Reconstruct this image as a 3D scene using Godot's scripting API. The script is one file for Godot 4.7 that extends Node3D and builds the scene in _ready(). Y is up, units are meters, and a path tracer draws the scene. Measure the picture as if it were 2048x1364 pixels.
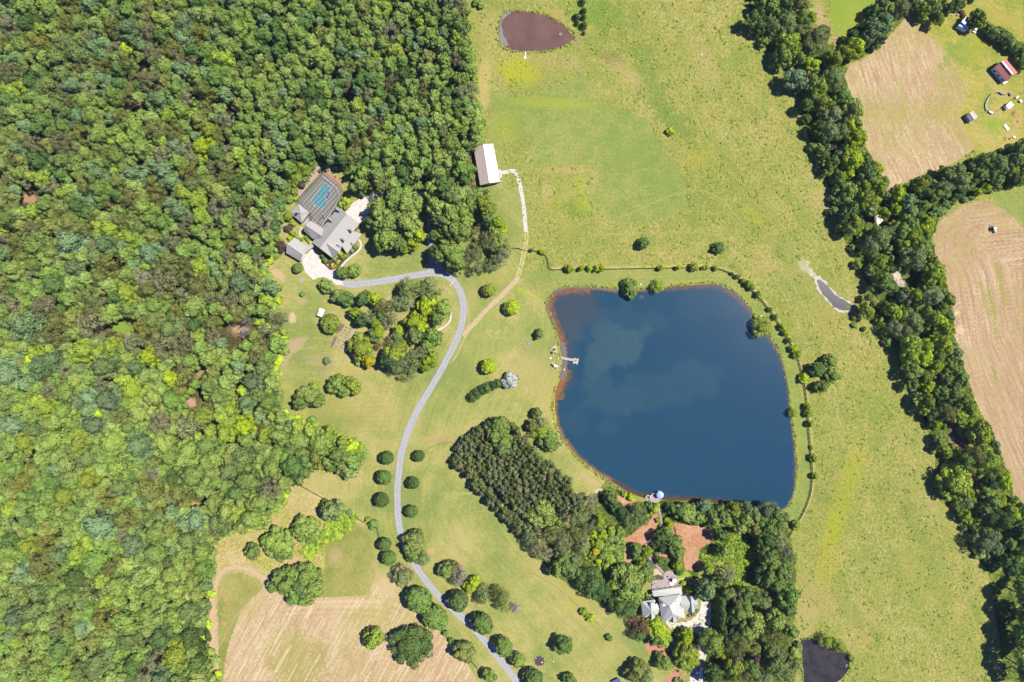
extends Node3D

const S := 0.28          # metres on the ground for one pixel of the 2048-pixel plan
const H := 382.0         # height of the drone over the ground
const GROUND_TINT := 0.62  # real ground reflectance against its sunlit look (sRGB)
const LEAF_TINT := 0.85
var rng := RandomNumberGenerator.new()
var mats := {}
var leafs := {}
var taken := {}
var landmarks := []
var waiting := []        # [node, words before, words after] to be labelled once every look-alike is known

func _ready() -> void:
	rng.seed = 20240611
	var cam := Camera3D.new()
	cam.name = "camera"
	add_child(cam)
	cam.position = Vector3(0, H, 0)
	cam.rotation_degrees = Vector3(-90, 0, 0)
	cam.fov = rad_to_deg(2.0 * atan(682.0 * S / H))
	cam.near = 1.0
	cam.far = 3000.0
	cam.current = true
	var we := WorldEnvironment.new()
	we.name = "world_environment"
	var env := Environment.new()
	env.background_mode = Environment.BG_SKY
	var sm := ProceduralSkyMaterial.new()
	sm.sky_top_color = Color(0.16, 0.30, 0.60)
	sm.sky_horizon_color = Color(0.62, 0.72, 0.84)
	sm.sky_curve = 0.12
	sm.ground_bottom_color = Color(0.16, 0.19, 0.10)
	sm.ground_horizon_color = Color(0.5, 0.56, 0.55)
	sm.sun_angle_max = 2.0
	var sky := Sky.new()
	sky.sky_material = sm
	env.sky = sky
	env.background_energy_multiplier = 0.8
	env.tonemap_mode = Environment.TONE_MAPPER_LINEAR
	env.tonemap_exposure = 2.42
	env.fog_enabled = true
	env.fog_density = 0.00003
	env.fog_light_color = Color(0.72, 0.8, 0.92)
	env.sdfgi_enabled = true
	env.ssao_enabled = true
	env.ssil_enabled = true
	we.environment = env
	add_child(we)
	var sun := DirectionalLight3D.new()
	sun.name = "sun"
	sun.light_color = Color(1.0, 0.965, 0.9)
	sun.light_energy = 1.6
	sun.light_angular_distance = 0.5
	sun.shadow_enabled = true
	add_child(sun)
	sun.look_at_from_position(Vector3(211, 382, -70), Vector3.ZERO, Vector3.UP)

	make_landmarks()
	make_materials()
	build_ground()
	build_water()
	build_roads()
	build_upper_house()
	build_lower_house()
	build_barn()
	build_farmstead()
	build_fences()
	build_lakeside()
	build_garden()
	build_tree_meshes()
	build_traced_trees()
	build_plantation()
	build_forest()
	build_weeds()
	finish_labels()

# ---------------------------------------------------------------- helpers

func at(px: float, py: float, h := 0.0) -> Vector3:   # the point at height h seen in this direction
	var k := S * (H - h) / H
	return Vector3((px - 1024.0) * k, h, (py - 682.0) * k)

func numbered(called: String) -> String:
	var n: int = taken.get(called, 0)
	taken[called] = n + 1
	return called if n == 0 else "%s_%03d" % [called, n]

func thing(called: String, label: String, category: String, pos := Vector3.ZERO, turn := 0.0, group := "") -> Node3D:
	var o := Node3D.new()
	o.name = numbered(called)
	add_child(o)
	o.position = pos
	o.rotation.y = turn
	tag(o, label, category, group)
	return o

func tag(o: Node, label: String, category: String, group := "") -> void:
	o.set_meta("label", label)
	o.set_meta("category", category)
	if group != "":
		o.set_meta("group", group)

func put(called: String, mesh: Mesh, mat: Material, parent: Node = null, pos := Vector3.ZERO) -> MeshInstance3D:
	var o := MeshInstance3D.new()
	o.name = numbered(called) if parent == null else called
	o.mesh = mesh
	o.material_override = mat
	o.position = pos
	(parent if parent else self).add_child(o, true)
	return o

func structure(called: String, mesh: Mesh, mat: Material, label: String, category: String) -> MeshInstance3D:
	var o := put(called, mesh, mat)
	o.set_meta("kind", "structure")
	tag(o, label, category)
	return o

func col(s: String, tint := GROUND_TINT) -> Color:
	var v := s.split_floats(",")
	return Color(v[0] / 255.0 * tint, v[1] / 255.0 * tint, v[2] / 255.0 * tint)

func mat(key: String, c: Color, rough := 0.9, metal := 0.0) -> StandardMaterial3D:
	if mats.has(key):
		return mats[key]
	var m := StandardMaterial3D.new()
	m.resource_name = key
	m.albedo_color = c
	m.roughness = rough
	m.metallic = metal
	mats[key] = m
	return m

func noise_tex(sd: int, freq: float, lo: Color, hi: Color, octaves := 4, size := 256) -> NoiseTexture2D:
	var n := FastNoiseLite.new()
	n.seed = sd
	n.noise_type = FastNoiseLite.TYPE_SIMPLEX_SMOOTH
	n.frequency = freq
	n.fractal_octaves = octaves
	var t := NoiseTexture2D.new()
	t.width = size
	t.height = size
	t.seamless = true
	t.noise = n
	var g := Gradient.new()
	g.set_color(0, lo)
	g.set_color(1, hi)
	t.color_ramp = g
	return t

func grained(key: String, lo: Color, hi: Color, scale: float, rough := 0.9, sd := 1) -> StandardMaterial3D:
	var m := mat(key, Color.WHITE, rough)
	m.albedo_texture = noise_tex(sd, 0.02, lo, hi, 5)
	m.uv1_triplanar = true
	m.uv1_world_triplanar = true
	m.uv1_scale = Vector3(scale, scale, scale)
	return m

func make_materials() -> void:
	grained("asphalt", col("160,164,172"), col("204,207,212"), 0.12, 0.95, 3)
	grained("asphalt_worn", col("172,175,181"), col("214,217,222"), 0.2, 0.95, 43)
	grained("concrete", col("225,214,206"), col("255,250,246"), 0.07, 0.85, 4)
	grained("gravel", col("206,204,192"), col("255,255,252"), 0.35, 0.95, 5)
	grained("dirt_road", col("196,170,126"), col("232,212,172"), 0.2, 0.95, 6)
	grained("slate_roof", col("184,187,184"), col("222,216,214"), 0.5, 0.85, 7)
	grained("white_roof", col("205,210,206"), col("226,230,226"), 0.2, 0.55, 8)
	grained("barn_roof", col("205,178,168"), col("250,240,234"), 0.22, 0.6, 9)
	grained("red_roof", col("206,122,116"), col("232,148,140"), 0.3, 0.7, 10)
	grained("tin_roof", col("190,170,160"), col("236,236,234"), 0.5, 0.55, 11)
	grained("paver", col("178,176,170"), col("212,204,198"), 0.5, 0.9, 12)
	grained("deck_board", col("176,158,160"), col("212,196,198"), 0.5, 0.85, 13)
	grained("grey_wood", col("196,192,190"), col("232,230,228"), 0.6, 0.85, 14)
	grained("red_mulch", col("200,128,110"), col("226,160,142"), 0.4, 1.0, 15)
	grained("dark_mulch", col("66,56,54"), col("100,88,84"), 0.6, 1.0, 16)
	grained("soil", col("122,92,82"), col("160,128,116"), 0.5, 1.0, 17)
	grained("pink_gravel", col("180,156,148"), col("214,194,188"), 0.6, 0.95, 18)
	grained("tan_earth", col("214,186,150"), col("240,220,190"), 0.4, 1.0, 19)
	grained("rock", col("60,54,58"), col("196,182,172"), 1.4, 0.9, 20)
	grained("bark", col("70,58,48"), col("110,96,84"), 0.8, 1.0, 21)
	grained("dead_wood", col("150,142,142"), col("214,206,206"), 0.8, 0.9, 22)
	mat("ridge_tile", col("150,150,148"), 0.9)
	mat("white_paint", col("238,236,232", 0.8), 0.6)
	mat("cream_paint", col("226,214,196"), 0.7)
	mat("brick_red", col("176,116,98"), 0.9)
	mat("dark_glass", Color(0.03, 0.04, 0.05), 0.15)
	mat("fence_black", Color(0.07, 0.065, 0.06), 0.8)
	mat("bronze", Color(0.13, 0.14, 0.135), 0.5, 0.1)
	mat("galvanised", Color(0.5, 0.51, 0.52), 0.5, 0.3)
	mat("iron", Color(0.06, 0.06, 0.065), 0.6, 0.3)
	mat("rubber", Color(0.03, 0.03, 0.03), 0.9)
	mat("tractor_green", Color(0.34, 0.52, 0.40), 0.5)
	mat("pale_blue_roof", Color(0.48, 0.57, 0.74), 0.5)
	mat("pool_blue", Color(0.24, 0.27, 0.62), 0.5)
	var scr := mat("screen", Color(0.16, 0.18, 0.17, 0.17), 0.9)
	scr.transparency = BaseMaterial3D.TRANSPARENCY_ALPHA
	scr.cull_mode = BaseMaterial3D.CULL_DISABLED

func flat_normals(st: SurfaceTool) -> ArrayMesh:
	st.set_smooth_group(-1)
	st.generate_normals()
	return st.commit()

func begin() -> SurfaceTool:
	var st := SurfaceTool.new()
	st.begin(Mesh.PRIMITIVE_TRIANGLES)
	st.set_smooth_group(-1)
	return st

func tri(st: SurfaceTool, a: Vector3, b: Vector3, c: Vector3) -> void:   # clockwise from outside
	st.add_vertex(a)
	st.add_vertex(b)
	st.add_vertex(c)

func quad(st: SurfaceTool, a: Vector3, b: Vector3, c: Vector3, d: Vector3) -> void:
	tri(st, a, b, c)
	tri(st, a, c, d)

func box(st: SurfaceTool, c: Vector3, sz: Vector3, bas := Basis.IDENTITY) -> void:
	var p := []
	for i in 8:
		p.append(c + bas * Vector3((-0.5 if i & 1 == 0 else 0.5) * sz.x, (-0.5 if i & 2 == 0 else 0.5) * sz.y, (-0.5 if i & 4 == 0 else 0.5) * sz.z))
	quad(st, p[2], p[6], p[7], p[3])
	quad(st, p[0], p[1], p[5], p[4])
	quad(st, p[0], p[2], p[3], p[1])
	quad(st, p[5], p[7], p[6], p[4])
	quad(st, p[4], p[6], p[2], p[0])
	quad(st, p[1], p[3], p[7], p[5])

func bar(st: SurfaceTool, a: Vector3, b: Vector3, w: float, t: float) -> void:
	var d := b - a
	if d.length() < 0.001:
		return
	var z := d.normalized()
	var up := Vector3.UP if absf(z.y) < 0.95 else Vector3.RIGHT
	var x := up.cross(z).normalized()
	var y := z.cross(x)
	box(st, (a + b) * 0.5, Vector3(w, t, d.length()), Basis(x, y, z))

func tube(st: SurfaceTool, a: Vector3, b: Vector3, ra: float, rb: float, n := 6, caps := true) -> void:
	var z := (b - a).normalized()
	var up := Vector3.UP if absf(z.y) < 0.95 else Vector3.RIGHT
	var x := up.cross(z).normalized()
	var y := z.cross(x)
	for i in n:
		var p := TAU * i / n
		var q := TAU * (i + 1) / n
		var u := x * cos(p) + y * sin(p)
		var v := x * cos(q) + y * sin(q)
		quad(st, a + u * ra, a + v * ra, b + v * rb, b + u * rb)
		if caps:
			tri(st, b, b + u * rb, b + v * rb)
			tri(st, a, a + v * ra, a + u * ra)

func prism(st: SurfaceTool, poly: PackedVector2Array, y0: float, y1: float) -> void:   # world x, z
	var p := poly
	if Geometry2D.is_polygon_clockwise(p):
		p = poly.duplicate()
		p.reverse()
	var ids := Geometry2D.triangulate_polygon(p)
	for i in range(0, ids.size(), 3):
		var a := Vector3(p[ids[i]].x, y1, p[ids[i]].y)
		var b := Vector3(p[ids[i + 1]].x, y1, p[ids[i + 1]].y)
		var c := Vector3(p[ids[i + 2]].x, y1, p[ids[i + 2]].y)
		if (b - a).cross(c - a).y > 0:
			tri(st, a, c, b)
		else:
			tri(st, a, b, c)
	if y1 - y0 > 0.0001:
		for i in p.size():
			var u := p[i]
			var v := p[(i + 1) % p.size()]
			side(st, Vector3(u.x, y0, u.y), Vector3(v.x, y0, v.y), y1 - y0)

func side(st: SurfaceTool, a: Vector3, b: Vector3, h: float) -> void:
	var up := Vector3(0, h, 0)
	quad(st, b, b + up, a + up, a)

func pts(s: String) -> PackedVector2Array:   # "x y, x y, ..." in plan pixels
	var out := PackedVector2Array()
	for w in s.split(","):
		var v := w.strip_edges().split_floats(" ")
		out.append(Vector2(v[0], v[1]))
	return out

func ground(p: PackedVector2Array, h := 0.0) -> PackedVector2Array:
	var out := PackedVector2Array()
	for v in p:
		var w := at(v.x, v.y, h)
		out.append(Vector2(w.x, w.z))
	return out

func smooth(p: PackedVector2Array, closed: bool, step := 4) -> PackedVector2Array:   # Catmull-Rom
	var out := PackedVector2Array()
	var n := p.size()
	for i in (n if closed else n - 1):
		var a := p[(i - 1 + n) % n] if closed or i > 0 else p[i]
		var b := p[i]
		var c := p[(i + 1) % n]
		var d := p[(i + 2) % n] if closed or i + 2 < n else c
		for k in step:
			out.append(b.cubic_interpolate(c, a, d, float(k) / step))
	if not closed:
		out.append(p[n - 1])
	return out

func rough(p: PackedVector2Array, amount: float, sd: int) -> PackedVector2Array:   # a closed outline made uneven
	var n := FastNoiseLite.new()
	n.seed = sd
	n.frequency = 0.11
	var out := PackedVector2Array()
	for v in p:
		out.append(v + Vector2(n.get_noise_2d(v.x, v.y), n.get_noise_2d(v.x + 500.0, v.y)) * amount)
	return out

func sheet(called: String, poly: PackedVector2Array, y: float, m: Material, label: String, category: String, thick := 0.0) -> MeshInstance3D:
	var st := begin()
	prism(st, ground(poly), y - thick, y)
	return structure(called, flat_normals(st), m, label, category)

func ribbon_outline(line: PackedVector2Array, w: float, jag := 0.0, sd := 1, step := 6) -> PackedVector2Array:   # plan pixels
	var l := smooth(line, false, step)
	var n := FastNoiseLite.new()
	n.seed = sd
	n.frequency = 0.09
	var left := PackedVector2Array()
	var right := PackedVector2Array()
	for i in l.size():
		var t := (l[mini(i + 1, l.size() - 1)] - l[maxi(i - 1, 0)]).normalized()
		var s := Vector2(-t.y, t.x)
		left.append(l[i] + s * (w * 0.5 + jag * n.get_noise_2d(l[i].x, l[i].y)))
		right.append(l[i] - s * (w * 0.5 + jag * n.get_noise_2d(l[i].x + 900.0, l[i].y)))
	right.reverse()
	left.append_array(right)
	return left

func ribbon(called: String, line: PackedVector2Array, w: float, y: float, m: Material, label: String, category: String, jag := 0.0, thick := 0.0, kind := "structure") -> MeshInstance3D:
	var l := smooth(line, false, 6)
	var n := FastNoiseLite.new()
	n.seed = called.hash()
	n.frequency = 0.13
	var st := begin()
	var pl := []
	var pr := []
	for i in l.size():
		var t := (l[mini(i + 1, l.size() - 1)] - l[maxi(i - 1, 0)]).normalized()
		var s := Vector2(-t.y, t.x)
		var a := l[i] + s * (w * 0.5 + jag * n.get_noise_2d(l[i].x, l[i].y))
		var b := l[i] - s * (w * 0.5 + jag * n.get_noise_2d(l[i].x + 900.0, l[i].y))
		pl.append(at(a.x, a.y) + Vector3(0, y, 0))
		pr.append(at(b.x, b.y) + Vector3(0, y, 0))
	for i in l.size() - 1:
		quad(st, pl[i], pr[i], pr[i + 1], pl[i + 1])
		if thick > 0.0:
			side(st, pl[i] - Vector3(0, thick, 0), pl[i + 1] - Vector3(0, thick, 0), thick)
			side(st, pr[i + 1] - Vector3(0, thick, 0), pr[i] - Vector3(0, thick, 0), thick)
	if thick > 0.0:
		side(st, pr[0] - Vector3(0, thick, 0), pl[0] - Vector3(0, thick, 0), thick)
		var e := l.size() - 1
		side(st, pl[e] - Vector3(0, thick, 0), pr[e] - Vector3(0, thick, 0), thick)
	var mesh := flat_normals(st)
	if kind == "structure":
		return structure(called, mesh, m, label, category)
	var o := put(called, mesh, m)
	tag(o, label, category)
	return o

# ---------------------------------------------------------------- labels

func make_landmarks() -> void:
	for s in ["the brown pond|1075 62", "the white roofed barn|972 330", "the screened pool|645 395", "the pool house|600 427", "the dormered grey roof|680 465", "the garage|590 500", "the pale parking court|635 535",
			"the white garden shed|641 625", "the vegetable plot|690 670", "the bend of the driveway|920 570", "the curved pale wall|892 645", "the white blossoming shrub|1022 762", "the small dock|1145 719", "the octagonal lake pavilion|1321 991",
			"the lake's top left corner|1100 590", "the lake's top right corner|1480 590", "the dark pond|1650 1320", "the muddy pool|1670 595", "the white roofed house|1345 1215", "the orange bare ground|1385 1085",
			"the zigzag boardwalk|1290 1105", "the red roofed house|2010 140", "the round pen|2035 243", "the tractor|1985 460", "the little tin shed|1944 233", "the farm gate|1047 497", "the dark mulch ring|1079 1322",
			"the pine plantation|1030 980", "the hay track loop|465 1131", "the left hay field|600 1270", "the orange earth heap|448 1246", "the middle of the lake|1350 800", "the upper hay field|1810 210", "the right hay field|1960 700",
			"the top left corner|40 40", "the top edge of the picture|450 10", "the left edge's middle|20 680", "the bottom left corner|40 1330", "the brown fallen trunk|118 677", "the bare woodland gap|280 215", "the bleached standing snags|490 660",
			"the grey dead crown|180 190", "the mossy clearing|240 655", "the ashen crown|287 560", "the sandy woodland hollow|380 800", "the sandy forest gap|390 1012", "the muddy creek gap|1905 865"]:
		var a: PackedStringArray = s.split("|")
		var v := a[1].split_floats(" ")
		landmarks.append([a[0], Vector2(v[0], v[1])])

func near_words(p: Vector2) -> String:
	var best = landmarks[0]
	for l in landmarks:
		if (l[1] as Vector2).distance_to(p) < (best[1] as Vector2).distance_to(p):
			best = l
	var d: Vector2 = p - best[1]
	if d.length() < 26.0:
		return "beside " + best[0]
	var ang := wrapi(int(round(d.angle() / (PI / 4.0))), 0, 8)
	return ["right of", "down right of", "below", "down left of", "left of", "up left of", "above", "up right of"][ang] + " " + best[0]

func later(o: Node, words: String, p: Vector2, where := "") -> void:
	waiting.append([o, words, p, where])

func ordinal(i: int) -> String:
	var words := ["first", "second", "third", "fourth", "fifth", "sixth", "seventh", "eighth", "ninth", "tenth", "eleventh", "twelfth"]
	if i < 12:
		return words[i]
	var n := i + 1
	return "%d%s" % [n, "st" if n % 10 == 1 and n != 11 else "nd" if n % 10 == 2 and n != 12 else "rd" if n % 10 == 3 and n != 13 else "th"]

func finish_labels() -> void:
	var short := {}
	for w in waiting:
		var key: String = w[1] + w[3]
		short[key] = short.get(key, 0) + 1
	var same := {}
	for w in waiting:
		var key: String = w[1] + w[3]
		if short[key] == 1 and w[3] != "":
			w[0].set_meta("label", key)
			continue
		key = w[1] + " " + near_words(w[2])
		if not same.has(key):
			same[key] = []
		same[key].append(w)
	for key in same:
		var l: Array = same[key]
		if l.size() == 1:
			l[0][0].set_meta("label", key)
			continue
		l.sort_custom(func(a, b): return a[2].x < b[2].x)
		for i in l.size():
			var o: Node = l[i][0]
			var w := "leftmost" if i == 0 else "rightmost" if i == l.size() - 1 else ordinal(i) + " from left"
			o.set_meta("label", key + ", " + w)
# ---------------------------------------------------------------- the ground, one sheet with a computed texture

const GW := 1638
const GH := 1091
var zone := PackedByteArray()
var pix := PackedByteArray()
var nA := PackedByteArray()
var nB := PackedByteArray()
var nC := PackedByteArray()
var nD := PackedByteArray()
var zcol := []
var guides := {}

func fill_zone(poly: PackedVector2Array, id: int) -> void:
	var k := float(GW) / 2048.0
	var lo := 1e9
	var hi := -1e9
	for v in poly:
		lo = minf(lo, v.y)
		hi = maxf(hi, v.y)
	for y in range(maxi(0, int(lo * k)), mini(GH, int(hi * k) + 1)):
		var py := (y + 0.5) / k
		var xs := []
		for i in poly.size():
			var a := poly[i]
			var b := poly[(i + 1) % poly.size()]
			if (a.y <= py) != (b.y <= py):
				xs.append(a.x + (py - a.y) / (b.y - a.y) * (b.x - a.x))
		xs.sort()
		for i in range(0, xs.size() - 1, 2):
			for x in range(maxi(0, int(xs[i] * k)), mini(GW, int(xs[i + 1] * k) + 1)):
				zone[y * GW + x] = id

func noise_bytes(sd: int, freq: float, octaves: int) -> PackedByteArray:
	var n := FastNoiseLite.new()
	n.seed = sd
	n.noise_type = FastNoiseLite.TYPE_SIMPLEX_SMOOTH
	n.frequency = freq
	n.fractal_octaves = octaves
	return n.get_image(GW, GH).get_data()

func zone_at(px: float, py: float) -> int:
	var k := float(GW) / 2048.0
	var x := int(px * k)
	var y := int(py * k)
	if x < 0 or y < 0 or x >= GW or y >= GH:
		return 255
	return zone[y * GW + x]

func guide_uv(g: PackedVector2Array, p: Vector2) -> Vector2:   # distance from a guide line, and how far along it
	var best := 1e9
	var along := 0.0
	var run := 0.0
	for i in g.size() - 1:
		var a := g[i]
		var d := g[i + 1] - a
		var l := d.length()
		var t := clampf((p - a).dot(d) / (l * l), 0.0, 1.0)
		if i == 0:
			t = minf((p - a).dot(d) / (l * l), 1.0)
		if i == g.size() - 2:
			t = maxf((p - a).dot(d) / (l * l), 0.0)
		var r := (a + d * t).distance_to(p)
		if r < best:
			best = r
			along = run + t * l
		run += l
	return Vector2(best, along)

func paint_row(y: int) -> void:
	var inv := 2048.0 / GW
	var stripe := FastNoiseLite.new()
	stripe.seed = 77
	stripe.noise_type = FastNoiseLite.TYPE_SIMPLEX
	stripe.frequency = 1.0
	stripe.fractal_octaves = 3
	for x in GW:
		var green := 0.0
		var i := y * GW + x
		var a := nA[i] / 255.0
		var b := nB[i] / 255.0
		var c := nC[i] / 255.0
		var d := nD[i] / 255.0
		var zx := clampi(x + int((b - 0.5) * 5.0 + (c - 0.5) * 4.0), 0, GW - 1)
		var zy := clampi(y + int((a - 0.5) * 4.0 + (d - 0.5) * 4.0), 0, GH - 1)
		var z := zone[zy * GW + zx]
		var cl: Array = zcol[z]
		var t := clampf((a - 0.5) * cl[4] + (b - 0.5) * cl[5] + (c - 0.5) * cl[6] + 0.5, 0.0, 1.0)
		if guides.has(z):
			var g: Array = guides[z]
			var uv := guide_uv(g[0], Vector2(x, y) * inv)
			var s := stripe.get_noise_2d(uv.x * g[1], uv.y * g[2])
			var s2 := stripe.get_noise_2d(uv.x * g[1] * 0.35 + 50.0, uv.y * g[2] * 0.5)
			t = clampf(t + s * g[3] + s2 * g[3] * 0.7, 0.0, 1.0)
			if cl.size() > 7:
				green = clampf((a - 0.46) * 2.2 + s2 * 1.1 + s * 0.4, 0.0, 0.8)
		var q: Color = cl[0].lerp(cl[1], t * 2.0) if t < 0.5 else cl[1].lerp(cl[2], t * 2.0 - 1.0)
		if green > 0.0:
			q = q.lerp(cl[7], green)
		var f: float = 1.0 + (d - 0.5) * cl[3] + (c - 0.5) * cl[3] * 0.5
		var o := i * 3
		pix[o] = clampi(int(q.r * f * 255.0), 0, 255)
		pix[o + 1] = clampi(int(q.g * f * 255.0), 0, 255)
		pix[o + 2] = clampi(int(q.b * f * 255.0), 0, 255)

func splat(p: Vector2, r: Vector2, turn: float, c: Color, strength: float, ragged := 1.0) -> void:   # a patch with ragged edges
	var k := float(GW) / 2048.0
	var m := maxf(r.x, r.y) * 1.4
	for y in range(maxi(0, int((p.y - m) * k)), mini(GH, int((p.y + m) * k) + 1)):
		for x in range(maxi(0, int((p.x - m) * k)), mini(GW, int((p.x + m) * k) + 1)):
			var v := (Vector2(x, y) / k - p).rotated(-turn)
			var e := (v / r).length()
			if e > 1.4:
				continue
			var i := y * GW + x
			e += ragged * ((nB[i] - 128) / 255.0 * 0.9 + (nC[i] - 128) / 255.0 * 0.9)
			var s := strength * clampf((1.0 - e) * 2.2, 0.0, 1.0)
			if s > 0.0:
				blend(i, c, s)

func blend(i: int, c: Color, s: float) -> void:
	var o := i * 3
	var f := 1.0 + (nD[i] - 128) / 255.0 * 0.22
	pix[o] = clampi(int(lerpf(pix[o], c.r * 255.0 * f, s)), 0, 255)
	pix[o + 1] = clampi(int(lerpf(pix[o + 1], c.g * 255.0 * f, s)), 0, 255)
	pix[o + 2] = clampi(int(lerpf(pix[o + 2], c.b * 255.0 * f, s)), 0, 255)

func streak(line: String, w: float, c: Color, strength: float, ragged := 1.0, offset := 0.0) -> void:   # a worn line on the ground
	var k := float(GW) / 2048.0
	var l := smooth(pts(line), false, 8)
	var done := {}
	for j in l.size():
		var t := (l[mini(j + 1, l.size() - 1)] - l[maxi(j - 1, 0)]).normalized()
		var p := l[j] + Vector2(-t.y, t.x) * offset
		var steps := 1
		if j + 1 < l.size():
			steps = maxi(1, int(l[j].distance_to(l[j + 1]) / maxf(1.0, w * 0.3)))
		for q in steps:
			var pp := p + (l[mini(j + 1, l.size() - 1)] - l[j]) * (float(q) / steps)
			for y in range(maxi(0, int((pp.y - w) * k)), mini(GH, int((pp.y + w) * k) + 1)):
				for x in range(maxi(0, int((pp.x - w) * k)), mini(GW, int((pp.x + w) * k) + 1)):
					var e := (Vector2(x, y) / k - pp).length() / (w * 0.5)
					var i := y * GW + x
					if e < 2.0:
						e += ragged * ((nB[i] - 128) / 255.0 + (nC[i] - 128) / 255.0 * 1.2)
						var s := strength * clampf((1.0 - e) * 2.0, 0.0, 1.0)
						if s > done.get(i, 0.0):
							done[i] = s
	for i in done:
		blend(i, c, done[i])

const FOREST := "-60 -60, 922 -60, 925 40, 938 110, 946 200, 955 262, 948 300, 945 345, 955 385, 890 395, 850 372, 790 376, 752 372, 740 385, 705 375, 700 360, 690 340, 655 330, 640 312, 600 318, 565 350, 560 400, 546 470, 546 508, 522 528, 530 556, 552 585, 548 612, 526 636, 540 660, 566 684, 556 716, 548 752, 536 792, 560 832, 604 846, 655 866, 692 884, 722 905, 700 935, 640 925, 590 945, 575 962, 556 1002, 500 1050, 440 1066, 416 1090, 412 1180, 404 1280, 408 1420, -60 1420"
const EAST := "1492 -60, 1620 -60, 1618 20, 1640 62, 1655 90, 1690 82, 1715 60, 1735 30, 1752 -60, 1830 -60, 1822 25, 1790 70, 1762 92, 1740 95, 1725 115, 1690 130, 1700 165, 1712 200, 1726 240, 1728 290, 1745 320, 1765 345, 1778 378, 1850 352, 1920 330, 1960 308, 2000 305, 2020 290, 2110 260, 2110 372, 2000 372, 1970 388, 1910 402, 1880 430, 1862 480, 1875 520, 1895 560, 1905 620, 1912 690, 1935 755, 1955 820, 1985 860, 2000 900, 2020 945, 2025 990, 2110 1040, 2110 1420, 2010 1420, 2005 1320, 1992 1240, 1985 1190, 1975 1140, 1940 1105, 1925 1050, 1890 1010, 1870 950, 1872 900, 1850 850, 1838 800, 1815 750, 1790 700, 1755 660, 1735 640, 1745 590, 1715 530, 1690 480, 1655 430, 1665 390, 1640 330, 1615 270, 1600 200, 1585 170, 1552 120, 1520 80, 1500 40"
const SOUTH := "1215 960, 1260 1000, 1300 1005, 1345 998, 1400 1003, 1480 1010, 1545 1018, 1570 1040, 1584 1090, 1590 1130, 1592 1200, 1588 1260, 1590 1300, 1586 1420, 1404 1420, 1412 1320, 1420 1260, 1418 1190, 1395 1150, 1400 1110, 1440 1090, 1470 1120, 1450 1160, 1420 1160, 1300 1150, 1250 1230, 1180 1195, 1110 1150, 1070 1110, 1130 1060, 1180 1000"

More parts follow.
